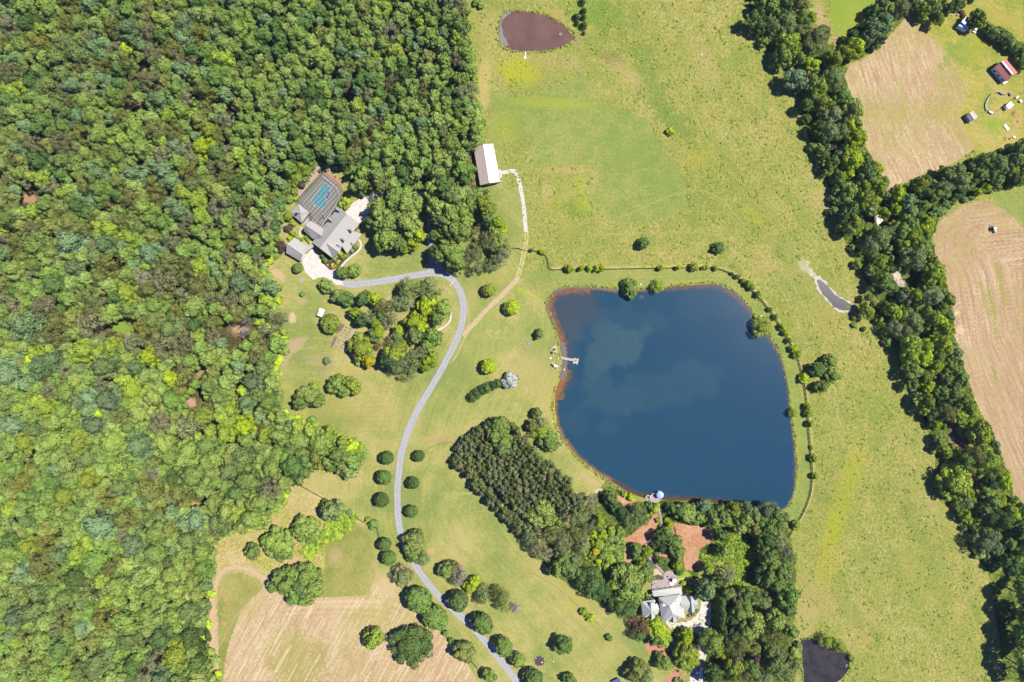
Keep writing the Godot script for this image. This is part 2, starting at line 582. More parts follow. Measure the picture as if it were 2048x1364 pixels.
func build_ground() -> void:
	zone.resize(GW * GH)
	zone.fill(0)
	pix.resize(GW * GH * 3)
	nA = noise_bytes(11, 0.0055, 4)
	nB = noise_bytes(12, 0.03, 4)
	nC = noise_bytes(13, 0.16, 2)
	nD = noise_bytes(14, 0.45, 1)
	# zone: three colours, grain, share of the broad, middle and fine noise
	zcol = [
		[col("146,160,76"), col("169,172,87"), col("190,182,108"), 0.34, 0.8, 0.8, 0.7],   # 0 rough pasture
		[col("148,164,86"), col("176,180,100"), col("200,190,122"), 0.16, 1.3, 0.7, 0.3],   # 1 mown lawn
		[col("139,162,80"), col("157,172,88"), col("176,179,97"), 0.26, 0.8, 0.9, 0.4],   # 2 mown green meadow
		[col("194,162,126"), col("212,186,144"), col("238,220,182"), 0.2, 0.3, 0.4, 0.4, col("178,174,92")],  # 3 upper hay field
		[col("186,152,120"), col("208,178,142"), col("236,214,178"), 0.16, 0.3, 0.3, 0.3, col("190,172,112")],  # 4 right hay field
		[col("200,168,130"), col("218,192,152"), col("236,218,180"), 0.16, 0.4, 0.4, 0.4, col("188,180,104")],  # 5 left hay field
		[col("64,74,36"), col("94,92,54"), col("150,130,98"), 0.4, 0.5, 1.0, 0.8],          # 6 woodland floor
		[col("202,146,112"), col("218,166,130"), col("230,188,150"), 0.16, 0.6, 0.9, 0.6],   # 7 orange bare ground
		[col("140,170,50"), col("182,190,66"), col("206,196,104"), 0.45, 0.6, 1.4, 1.2],    # 8 bright brush
		[col("140,166,66"), col("152,176,66"), col("170,184,76"), 0.1, 0.8, 0.4, 0.2],      # 9 bright lawn
		[col("150,166,70"), col("182,180,84"), col("202,188,110"), 0.2, 1.0, 0.9, 0.5],     # 10 farm lawn
		[col("164,172,78"), col("196,184,112"), col("216,198,144"), 0.28, 0.8, 1.2, 0.8],   # 11 dry rough grass
		[col("146,156,76"), col("168,170,92"), col("188,182,108"), 0.2, 0.9, 0.8, 0.3],     # 12 olive mown patch
		[col("196,176,110"), col("212,190,128"), col("222,206,150"), 0.3, 0.6, 1.2, 0.8],   # 13 pale dry strip
		[col("66,84,34"), col("100,120,48"), col("146,156,72"), 0.4, 0.6, 1.2, 1.0],        # 14 shady undergrowth
	]
	fill_zone(pts("300 -10, 995 -10, 990 200, 1000 260, 1040 560, 1090 610, 1118 680, 1120 780, 1112 850, 1150 920, 1220 970, 1300 1130, 1330 1380, 540 1380, 420 1100, 540 900, 560 780"), 1)   # lawns round the drive
	fill_zone(pts("1040 545, 1098 540, 1430 536, 1500 578, 1585 695, 1612 800, 1624 940, 1617 1000, 1577 1072, 1560 1020, 1590 960, 1575 760, 1510 640, 1440 575, 1120 580, 1092 600"), 2)   # mown bank round the lake
	fill_zone(pts("925 -10, 1180 -10, 1160 60, 1150 105, 1050 112, 990 125, 985 210, 975 270, 960 285, 946 230, 938 110"), 0)
	fill_zone(pts("985 180, 1060 200, 1160 150, 1192 165, 1198 205, 1265 225, 1300 245, 1320 290, 1355 330, 1372 380, 1380 420, 1300 440, 1215 445, 1190 400, 1195 340, 1170 330, 1070 335, 1062 280, 1000 250"), 2)
	fill_zone(pts("950 390, 1000 370, 1038 375, 1050 460, 1040 500, 1028 500, 1010 440"), 1)
	fill_zone(pts(FOREST), 6)
	fill_zone(pts(EAST), 14)
	fill_zone(pts(SOUTH), 14)
	fill_zone(pts("1090 610, 1118 690, 1112 690, 1085 640"), 1)
	fill_zone(pts("1690 150, 1700 130, 1740 110, 1790 60, 1815 32, 1832 40, 1870 70, 1900 110, 1920 150, 1940 185, 1928 210, 1915 225, 1930 260, 1950 298, 1900 330, 1840 350, 1790 372, 1775 372, 1760 340, 1735 300, 1722 250, 1705 200"), 3)
	fill_zone(pts("1815 32, 1830 5, 1900 -10, 2060 -10, 2060 275, 2010 300, 1955 308, 1930 260, 1915 225, 1940 185, 1900 110"), 10)
	fill_zone(pts("1660 -10, 1752 -10, 1745 30, 1720 55, 1700 72, 1690 92, 1675 70, 1660 30"), 9)
	fill_zone(pts("1868 470, 1885 440, 1915 415, 1960 402, 2000 415, 2030 430, 2060 460, 2060 1050, 2038 1010, 2010 930, 1985 860, 1955 810, 1935 755, 1915 690, 1905 610, 1893 560, 1872 510"), 4)
	fill_zone(pts("1985 385, 2060 370, 2060 470, 2025 430, 1990 410"), 2)
	fill_zone(pts("410 1380, 415 1220, 430 1150, 470 1130, 520 1150, 560 1190, 640 1195, 740 1192, 755 1170, 790 1190, 835 1225, 880 1262, 905 1300, 935 1330, 962 1380"), 5)
	fill_zone(pts("436 1175, 450 1150, 480 1145, 510 1155, 528 1172, 500 1200, 480 1225, 452 1300, 445 1364, 438 1364"), 12)
	fill_zone(pts("650 1130, 660 1060, 690 1040, 720 1050, 742 1075, 748 1115, 752 1150, 735 1192, 655 1193"), 12)
	fill_zone(pts("416 1090, 470 1055, 560 1005, 575 965, 625 985, 665 1000, 740 1045, 720 1050, 690 1040, 655 1060, 648 1130, 640 1190, 560 1185, 520 1148, 470 1128, 432 1148, 418 1200"), 11)
	fill_zone(pts("640 1000, 680 1005, 715 1030, 700 1060, 680 1075, 650 1085, 620 1120, 600 1100, 640 1070, 655 1040"), 8)
	fill_zone(pts("408 1090, 428 1075, 420 1150, 414 1220, 404 1290, 402 1200"), 8)
	fill_zone(pts("1345 1045, 1400 1052, 1428 1062, 1424 1082, 1398 1098, 1404 1125, 1395 1142, 1372 1140, 1366 1110, 1360 1085"), 7)
	fill_zone(pts("1248 1075, 1262 1068, 1300 1040, 1316 1012, 1322 1030, 1312 1062, 1345 1050, 1350 1075, 1330 1100, 1345 1120, 1320 1128, 1300 1118, 1272 1090, 1262 1128, 1250 1122"), 7)
	fill_zone(pts("1215 985, 1250 995, 1270 1002, 1268 1012, 1235 1010"), 7)
	fill_zone(pts("1180 1062, 1200 1050, 1245 1060, 1250 1090, 1246 1130, 1210 1145, 1170 1112, 1165 1095"), 8)
	fill_zone(pts("1400 1110, 1455 1065, 1490 1080, 1506 1105, 1495 1140, 1488 1180, 1462 1175, 1440 1120, 1410 1130"), 8)
	fill_zone(pts("1420 1180, 1420 1262, 1414 1320, 1404 1364, 1450 1364, 1450 1180"), 14)
	fill_zone(pts("530 520, 552 512, 575 515, 600 540, 640 560, 650 600, 640 640, 600 700, 560 720, 556 640, 572 600, 560 570"), 1)
	guides = {
		3: [pts("1690 130, 1712 200, 1742 300, 1775 375"), 0.55, 0.012, 0.95],
		4: [pts("2000 405, 1930 412, 1880 455, 1876 520, 1896 570, 1914 690, 1945 775, 1985 860, 2015 935, 2040 1010, 2080 1120"), 0.65, 0.008, 1.0],
		5: [pts("300 1620, 640 1014"), 0.42, 0.008, 0.75],
		1: [pts("1040 1364, 935 1240, 840 1140, 800 1050, 800 950, 850 800, 925 650, 925 590, 900 560, 700 570"), 0.22, 0.01, 0.22],
		2: [pts("1098 545, 1430 540, 1500 585, 1585 700, 1612 800, 1624 940, 1580 1060"), 0.35, 0.012, 0.2],
		10: [pts("1900 0, 2060 40"), 0.25, 0.01, 0.25],
		12: [pts("400 1440, 470 1290, 530 1200"), 0.3, 0.012, 0.15],
	}
	var task := WorkerThreadPool.add_group_task(paint_row, GH, 4)
	WorkerThreadPool.wait_for_group_task_completion(task)
	ground_marks()
	var im := Image.create_from_data(GW, GH, false, Image.FORMAT_RGB8, pix)
	im.generate_mipmaps()
	var m := mat("ground_cover", Color.WHITE, 1.0)
	m.albedo_texture = ImageTexture.create_from_image(im)
	m.metallic_specular = 0.1
	# one sheet to the horizon
	var sx := 2048.0 * S
	var sz := 1364.0 * S
	var st := SurfaceTool.new()
	st.begin(Mesh.PRIMITIVE_TRIANGLES)
	var reach := 3
	for gx in range(-reach, reach + 1):
		for gz in range(-reach, reach + 1):
			var o := Vector3(gx * sx, 0, gz * sz)
			var c := [Vector3(-sx / 2, 0, -sz / 2), Vector3(sx / 2, 0, -sz / 2), Vector3(sx / 2, 0, sz / 2), Vector3(-sx / 2, 0, sz / 2)]
			var w := [Vector2(0, 0), Vector2(1, 0), Vector2(1, 1), Vector2(0, 1)]
			for i in [0, 1, 2, 0, 2, 3]:
				st.set_normal(Vector3.UP)
				st.set_uv(w[i])
				st.add_vertex(o + c[i])
	structure("ground", st.commit(), m, "wide sheet of lawns, rough pasture, hay fields and woodland floor", "ground")

func ground_marks() -> void:
	# patches of other growth, bare soil and dry grass: centre, radii, turn, colour, strength
	for s in ["1035 140 42 34 0.2|190,196,50|0.85", "1060 150 30 26 0|184,190,60|0.5", "1100 205 90 12 0.05|176,190,66|0.6", "1010 255 30 34 0|170,184,66|0.5", "1125 400 50 44 0.2|170,176,76|0.5", "1095 385 16 22 0|206,186,128|0.7",
			"1185 355 12 14 0|196,186,110|0.6", "1150 420 32 22 0|120,152,62|0.6", "1160 370 12 24 0.1|176,192,56|0.7", "1165 410 18 16 0|176,192,60|0.6", "1130 340 60 8 0|206,180,116|0.6", "1500 430 44 14 0.5|178,182,64|0.5", "1400 320 44 30 0.4|178,176,70|0.5", "1310 180 70 26 1.0|118,152,66|0.5",
			"1345 240 60 24 0.7|120,152,62|0.55", "1290 120 60 20 0.8|122,152,64|0.5", "1220 115 30 14 0.4|150,126,92|0.35", "1250 145 40 10 0.6|196,172,110|0.5", "1200 20 60 34 0.4|124,160,62|0.7", "1150 28 50 24 0.6|130,164,62|0.6", "985 60 50 36 0.8|196,182,116|0.6", "968 170 16 70 0.1|214,194,126|0.75",
			"1110 30 40 14 0.3|190,172,104|0.5", "1150 82 14 10 0|176,152,122|0.8", "1180 55 9 6 0|188,192,60|0.8", "1120 125 70 14 0.2|200,178,120|0.5", "1250 330 50 60 0.1|140,166,82|0.35", "1320 370 40 40 0.1|140,166,80|0.35", "1240 300 60 30 0.3|150,172,88|0.4",
			"1560 880 40 120 0.1|176,180,80|0.25", "1690 980 22 120 0.25|178,186,52|0.5", "1665 1060 22 60 0.3|184,188,50|0.6", "1655 1140 34 60 0.2|190,184,62|0.45", "1720 930 16 50 0.2|180,184,60|0.4", "1740 1130 60 70 0.3|140,162,74|0.35", "1840 1180 60 90 0.3|150,166,78|0.4", "1760 820 40 50 0.2|148,168,74|0.35",
			"1640 1190 60 50 0.5|200,178,118|0.45", "1610 1240 26 60 0.1|206,186,126|0.6", "1720 1250 40 70 0.3|196,178,110|0.4", "1655 640 40 30 0.2|190,178,100|0.35", "1560 560 50 30 0.4|150,168,84|0.4", "1520 530 70 20 0.3|196,178,110|0.35", "1580 505 24 50 -0.3|146,168,82|0.4",
			"1610 530 9 14 0.6|226,222,214|0.95", "1618 540 9 7 0.4|226,222,214|0.95", "1602 522 8 9 0.2|224,218,206|0.85", "1604 532 12 8 0.9|220,216,206|0.8", "1624 548 7 6 0.7|226,222,216|0.95",
			"550 545 22 12 0.6|228,196,158|0.8", "538 530 12 12 0|226,194,160|0.8", "585 635 8 13 0|230,204,170|0.9", "590 690 30 14 -0.5|214,186,154|0.7", "570 715 24 12 -0.9|206,180,150|0.7", "562 735 16 26 0.3|200,176,146|0.6", "600 600 14 9 0.3|222,196,150|0.5", "640 590 14 40 0.4|150,176,90|0.5", "648 555 24 20 0|152,176,90|0.5",
			"645 596 6 5 0|200,150,120|0.8", "640 720 40 14 0.1|180,166,128|0.5", "650 740 30 20 0|178,168,120|0.35", "690 740 40 10 -0.2|196,188,96|0.4", "780 630 30 18 0|196,170,136|0.6", "790 595 18 8 0|224,200,168|0.6", "735 820 80 30 0|200,186,112|0.3", "660 800 70 40 0.1|196,184,104|0.35",
			"870 876 26 6 0|222,170,136|0.6", "905 882 14 5 0.2|216,164,124|0.6", "690 880 20 8 0.6|220,176,140|0.5", "600 945 22 10 0.5|222,186,156|0.8", "615 950 40 14 0.5|206,186,130|0.4", "590 860 20 8 0.3|214,190,130|0.4", "860 620 14 40 0|190,180,96|0.3", "890 580 24 10 0.3|214,190,140|0.5", "870 590 10 5 0|222,176,140|0.5",
			"940 600 16 40 0.2|204,188,124|0.45", "1000 560 30 10 0|192,184,96|0.4", "1110 790 30 60 0|196,190,96|0.4", "1080 740 50 60 0.2|192,186,110|0.4", "1050 730 40 40 0|204,188,128|0.35", "1190 960 26 14 0.6|214,190,132|0.6", "1165 925 20 40 -0.7|206,188,116|0.5", "1195 982 12 6 0|236,216,184|0.9", "1180 945 8 3 0.6|226,206,160|0.7",
			"1150 1195 34 10 0.6|204,184,86|0.7", "1140 1210 22 12 0.5|206,186,84|0.6", "1100 1160 60 20 0.6|200,186,110|0.4", "1160 1228 10 5 0|222,186,150|0.5", "1220 1300 60 40 0.6|196,186,110|0.35", "1030 1215 12 7 0.4|226,186,160|0.7", "860 1103 10 8 0|226,180,150|0.8", "925 1128 8 5 0|214,160,130|0.7", "812 1136 14 6 0|214,166,136|0.7",
			"765 1175 30 34 0.2|226,200,156|0.75", "700 1205 90 12 0|232,208,166|0.6", "748 1130 8 16 -0.3|216,180,146|0.5", "740 1160 12 8 0|210,176,142|0.4", "600 1330 60 70 0.4|170,164,86|0.5", "560 1300 40 60 0.5|186,174,104|0.5", "700 1330 60 50 0.5|190,172,112|0.4", "800 1340 80 40 0|206,176,128|0.4", "860 1270 30 20 0.6|204,170,128|0.6",
			"448 1246 7 6 0|226,160,120|0.95", "452 1197 4 6 0|228,170,134|0.9", "456 1215 3 14 0|206,160,126|0.7", "440 1220 8 20 0|140,150,84|0.6", "660 1128 3 4 0|214,166,130|0.7", "520 1060 50 20 -0.4|216,196,140|0.5", "600 1000 40 20 -0.4|216,194,150|0.5", "590 1125 18 14 0|224,192,160|0.7", "670 1110 16 20 0|214,186,150|0.5",
			"1640 30 10 28 -0.25|212,176,146|0.95", "1652 55 9 26 -0.3|206,166,138|0.95", "1668 80 5 16 -0.3|206,166,138|0.9", "1640 10 10 8 0|196,180,110|0.7", "1965 220 12 50 0.3|160,176,86|0.4", "1990 170 26 10 0.8|210,190,126|0.5", "1975 150 16 10 0.4|206,186,120|0.4", "2040 300 20 10 0|214,190,140|0.5", "1985 285 8 24 -0.2|204,186,126|0.5", "2035 243 8.5 8.5 0|222,176,144|0.95", "2035 243 4 4 0|170,124,100|0.9", "2016 218 8 4 -0.5|214,160,128|0.85",
			"2026 226 5 5 0|150,116,96|0.8", "2010 277 4 6 0|158,124,104|0.85", "1990 250 24 20 0|150,184,60|0.5", "1930 100 30 40 0.5|150,172,72|0.5", "1960 90 20 40 0.5|172,180,54|0.5", "1975 30 60 20 0.2|200,182,88|0.5", "2020 40 40 14 0.4|206,182,106|0.4", "1896 110 12 34 0.3|138,166,72|0.5", "1905 20 7 6 0|214,160,140|0.6", "1870 30 6 6 0|226,180,160|0.8", "1912 860 16 10 0.6|214,166,140|0.95", "1918 893 14 8 0.3|196,150,100|0.95", "1905 875 8 14 0.3|216,180,160|0.9", "1786 375 22 9 -0.6|222,184,170|0.8",
			"1913 625 6 5 0|240,216,170|0.9", "1920 660 9 9 0|238,214,176|0.8", "2000 560 7 60 -0.25|170,172,84|0.7", "1966 590 5 40 -0.2|176,174,96|0.6", "1985 620 6 50 -0.2|168,172,84|0.6", "1988 740 7 24 -0.2|160,170,84|0.5", "1990 440 40 14 0.4|206,182,130|0.4", "2030 420 30 20 0.5|150,170,88|0.5",
			"55 395 22 12 0.3|206,162,130|0.9", "278 215 7 14 0|206,160,136|0.9", "262 92 6 9 0.5|206,166,136|0.9", "288 130 5 16 0|200,166,126|0.8", "702 190 5 26 0.1|206,170,146|0.8", "625 128 10 7 0.4|206,160,144|0.9", "100 478 12 14 0.6|206,166,136|0.9", "480 660 26 14 0.3|224,186,160|0.95", "470 635 30 14 0|196,196,80|0.7", "240 655 26 18 0.2|150,184,72|0.9", "255 670 8 6 0|206,190,120|0.8", "380 805 16 14 0.4|214,176,150|0.95", "400 740 12 24 0.4|206,170,130|0.8", "410 810 14 24 0.2|160,184,66|0.8", "388 1012 14 12 0.2|222,180,156|0.95",
			"310 940 12 8 0|214,190,170|0.8", "375 1010 26 18 0.4|190,190,96|0.6", "545 360 16 40 0.3|206,176,130|0.5", "560 460 6 30 0.2|214,190,166|0.6", "875 390 6 8 0|222,190,180|0.9", "945 315 4 8 0|206,150,120|0.8", "955 388 14 8 0.4|190,170,140|0.6", "1060 660 60 50 0.4|156,176,88|0.35", "960 690 60 50 0.6|160,178,90|0.4", "985 640 40 30 0.6|150,174,84|0.4", "1130 770 8 16 0|190,196,74|0.6"]:
		var a: PackedStringArray = s.split("|")
		var v := a[0].split_floats(" ")
		splat(Vector2(v[0], v[1]), Vector2(v[2], v[3]), v[4], col(a[1]), float(a[2]))
	# broad drifts of greener and drier growth over the pasture
	var r := RandomNumberGenerator.new()
	r.seed = 501
	for i in 130:
		var p := Vector2(r.randf_range(1120, 2010), r.randf_range(0, 1364))
		if zone_at(p.x, p.y) != 0:
			continue
		var c: String = ["150,166,76", "190,180,112", "182,184,86", "198,184,124", "142,160,74", "176,176,84"][r.randi() % 6]
		splat(p, Vector2(r.randf_range(14, 60), r.randf_range(8, 26)), r.randf_range(0.6, 1.3), col(c), r.randf_range(0.3, 0.65), 1.3)
	for l in ["1250 430, 1400 380, 1500 470, 1620 700, 1700 900, 1760 1100, 1800 1364", "1180 470, 1300 465, 1430 470, 1560 540, 1640 680, 1680 850", "1560 30, 1520 200, 1560 330, 1640 470, 1700 640, 1800 860, 1880 1060, 1950 1250", "1640 1060, 1700 1180, 1690 1364", "1400 60, 1380 200, 1450 330, 1560 430", "1625 1010, 1660 1100, 1650 1240"]:
		streak(l, 2.6, col("206,192,132"), 0.5, 1.0)
	for q in 26:   # mowing lines on the big lower lawn and round the drive
		streak("%d %d, %d %d, %d %d" % [870 + q * 5, 905 + q * 3, 980 + q * 6, 1010 + q * 7, 1090 + q * 8, 1130 + q * 9], 1.8, col("160,168,84") if q % 2 else col("206,198,126"), 0.42, 0.5)
	for q in 12:
		streak("%d %d, %d %d, %d %d" % [930 + q * 7, 700 - q * 3, 905 + q * 8, 790 + q * 2, 880 + q * 8, 860 + q * 2], 1.8, col("158,168,84") if q % 2 else col("206,198,122"), 0.38, 0.5)
	for q in 8:
		streak("%d %d, %d %d, %d %d" % [1104, 547 + q * 4, 1280, 546 + q * 4, 1430, 543 + q * 4], 1.5, col("142,164,80") if q % 2 else col("192,192,110"), 0.35, 0.4)
	# windrows of cut hay
	swaths(pts("1690 130, 1712 200, 1742 300, 1775 375"), 3, 46, 5.2, col("250,236,202"), 31)
	swaths(pts("2000 405, 1930 412, 1880 455, 1876 520, 1896 570, 1914 690, 1945 775, 1985 860, 2015 935, 2040 1010, 2080 1120"), 4, 34, 5.0, col("246,230,196"), 32)
	swaths(pts("300 1620, 470 1317, 640 1014"), 5, 90, 6.0, col("248,234,198"), 33)
	swaths(pts("1690 130, 1712 200, 1742 300, 1775 375"), 3, 46, 5.2, col("176,146,116"), 34)
	swaths(pts("2000 405, 1930 412, 1880 455, 1876 520, 1896 570, 1914 690, 1945 775, 1985 860, 2015 935, 2040 1010, 2080 1120"), 4, 34, 5.0, col("176,144,114"), 35)
	for q in 7:
		streak("560 %d, 640 %d, 740 %d, 800 %d, 850 %d" % [1204 + q * 5, 1199 + q * 5, 1196 + q * 6, 1204 + q * 8, 1236 + q * 9], 1.6, col("246,230,194") if q % 2 else col("190,160,124"), 0.4, 0.7)
	for q in 5:
		streak("410 1330, 455 %d, 500 %d, 545 %d, 600 %d" % [1240 + q * 8, 1190 + q * 7, 1172 + q * 7, 1172 + q * 7], 1.6, col("236,218,176"), 0.3, 0.7)
	# tracks and worn lines
	var tan := col("226,206,160")
	streak("1052 455, 1052 480, 1048 500, 1042 530, 1034 556", 4.0, col("222,212,158"), 0.95, 0.8, 2.6)
	streak("1052 455, 1052 480, 1048 500, 1042 530, 1034 556", 4.0, col("222,212,158"), 0.95, 0.8, -2.6)
	for o in [-9.0, -4.5, 8.0]:
		streak("430 1364, 426 1300, 422 1240, 424 1190, 432 1155, 447 1135, 468 1129, 494 1131, 520 1143, 542 1160", 1.8, tan, 0.8, 0.6, o)
	streak("400 1380, 440 1290, 480 1220, 520 1190", 3.0, col("206,186,140"), 0.6, 0.6)
	streak("940 560, 1000 575, 1030 590", 3.0, col("200,190,110"), 0.3)
	streak("1038 575, 1060 590, 1082 600", 2.6, col("216,196,116"), 0.9)
	streak("1032 575, 1060 592, 1090 602", 9.0, col("176,196,60"), 0.6)
	streak("845 905, 870 890, 900 885, 925 895, 945 905", 3.0, col("140,156,72"), 0.7, 0.5)
	for q in 6:
		streak("%d 1140, %d 1010, %d 985, %d 1000, %d 1040" % [850 + q * 4, 880 + q * 5, 915 + q * 7, 960 + q * 7, 1010 + q * 8], 2.2, col("206,198,124"), 0.45, 0.5)
	streak("1062 1145, 1110 1172, 1160 1215, 1210 1262", 2.2, col("132,148,72"), 0.6, 0.4)
	streak("1080 1178, 1058 1208", 2.2, col("138,150,74"), 0.5, 0.4)
	streak("1048 1125, 1120 1178, 1200 1240", 3.0, col("212,194,120"), 0.35, 0.4)
	streak("765 770, 772 815, 770 855, 745 890", 3.0, col("202,192,104"), 0.5, 0.5)
	streak("700 740, 740 738, 752 742", 2.2, col("216,170,120"), 0.7, 0.5)
	for q in 9:
		streak("%d %d, %d %d" % [655, 790 + q * 9, 780, 782 + q * 10], 2.0, col("162,158,84"), 0.4, 0.4)
	for q in 14:
		streak("%d %d, %d %d" % [1010 + q * 12, 1180 + q * 14, 1080 + q * 14, 1060 + q * 22], 2.4, col("198,190,112"), 0.22, 0.5)
	# drive edges, the fence strip, the lake's rim
	streak("1105 536, 1200 534, 1320 532, 1400 531, 1440 535, 1470 546, 1500 570, 1545 620, 1580 676, 1603 735, 1616 800, 1624 880, 1628 945, 1620 1000, 1596 1048", 4.0, col("220,204,140"), 0.75, 0.7)
	streak("1124 572, 1170 570, 1230 577", 6.0, col("160,178,60"), 0.7)
	streak("1096 606, 1112 655, 1120 690, 1120 755, 1110 800, 1112 850, 1135 895, 1180 940, 1230 975", 8.0, col("176,196,64"), 0.6)
	streak("1135 905, 1165 935, 1200 965, 1225 985", 2.4, col("150,164,84"), 0.6, 0.4)
	streak("1345 566, 1420 562, 1470 580, 1500 612, 1545 680, 1578 770, 1592 880, 1596 960, 1580 1012", 5.0, col("180,190,74"), 0.55)
	streak("930 655, 938 640, 933 600, 925 575", 3.0, col("214,196,140"), 0.6, 0.7)
	streak("905 722, 920 695, 934 664", 4.0, col("222,200,156"), 0.8, 0.7)
	streak("900 350, 905 350", 2.0, tan, 0.1)
	streak("1060 1095, 1075 1105, 1092 1120", 4.0, col("206,200,110"), 0.4)
	streak("1168 1108, 1190 1126, 1216 1146", 5.0, col("200,196,90"), 0.8, 0.5)
	streak("1205 1138, 1218 1147", 4.0, col("220,166,126"), 0.9, 0.5)

func swaths(guide: PackedVector2Array, id: int, count: int, gap: float, c: Color, sd: int) -> void:
	var r := RandomNumberGenerator.new()
	r.seed = sd
	var k := float(GW) / 2048.0
	var l := smooth(guide, false, 10)
	for q in count:
		var off := (q + r.randf_range(0.1, 0.9)) * gap
		var on := r.randf() < 0.6
		var left := r.randf_range(10, 90)
		var w := r.randf_range(0.6, 1.5)
		for i in l.size() - 1:
			var t := (l[i + 1] - l[i]).normalized()
			var s := Vector2(t.y, -t.x)
			var n := maxi(1, int(l[i].distance_to(l[i + 1]) * 1.2))
			for j in n:
				left -= 0.9
				if left < 0.0:
					on = not on
					left = r.randf_range(8, 80)
				if not on:
					continue
				for side_sign in [1.0]:
					var p := l[i].lerp(l[i + 1], float(j) / n) - s * off
					p += Vector2(r.randfn(), r.randfn()) * 0.35
					if zone_at(p.x, p.y) != id:
						continue
					for y in range(int((p.y - w) * k), int((p.y + w) * k) + 1):
						for x in range(int((p.x - w) * k), int((p.x + w) * k) + 1):
							if x >= 0 and y >= 0 and x < GW and y < GH and (Vector2(x, y) / k - p).length() < w:
								blend(y * GW + x, c, 0.3)

# ---------------------------------------------------------------- water

const LAKE := "1093 608, 1098 592, 1110 582, 1125 577, 1160 574, 1200 577, 1240 582, 1280 580, 1330 575, 1370 571, 1420 568, 1442 572, 1465 584, 1485 601, 1500 619, 1510 634, 1521 651, 1535 670, 1548 689, 1559 712, 1567 735, 1575 765, 1579 800, 1581 830, 1586 860, 1589 900, 1591 950, 1588 985, 1578 1008, 1566 1019, 1545 1019, 1480 1011, 1400 1003, 1340 1000, 1300 998, 1270 990, 1245 978, 1215 957, 1190 941, 1170 925, 1150 908, 1131 884, 1121 864, 1114 845, 1110 815, 1110 792, 1114 772, 1121 757, 1126 745, 1128 720, 1126 700, 1121 688, 1113 664, 1101 641, 1095 625"
var lake_line := PackedVector2Array()
var lpix := PackedByteArray()
const LW := 540
const LH := 490

func shore_distance(p: Vector2) -> float:
	var best := 1e9
	for i in lake_line.size():
		var q := Geometry2D.get_closest_point_to_segment(p, lake_line[i], lake_line[(i + 1) % lake_line.size()])
		best = minf(best, q.distance_squared_to(p))
	return sqrt(best)

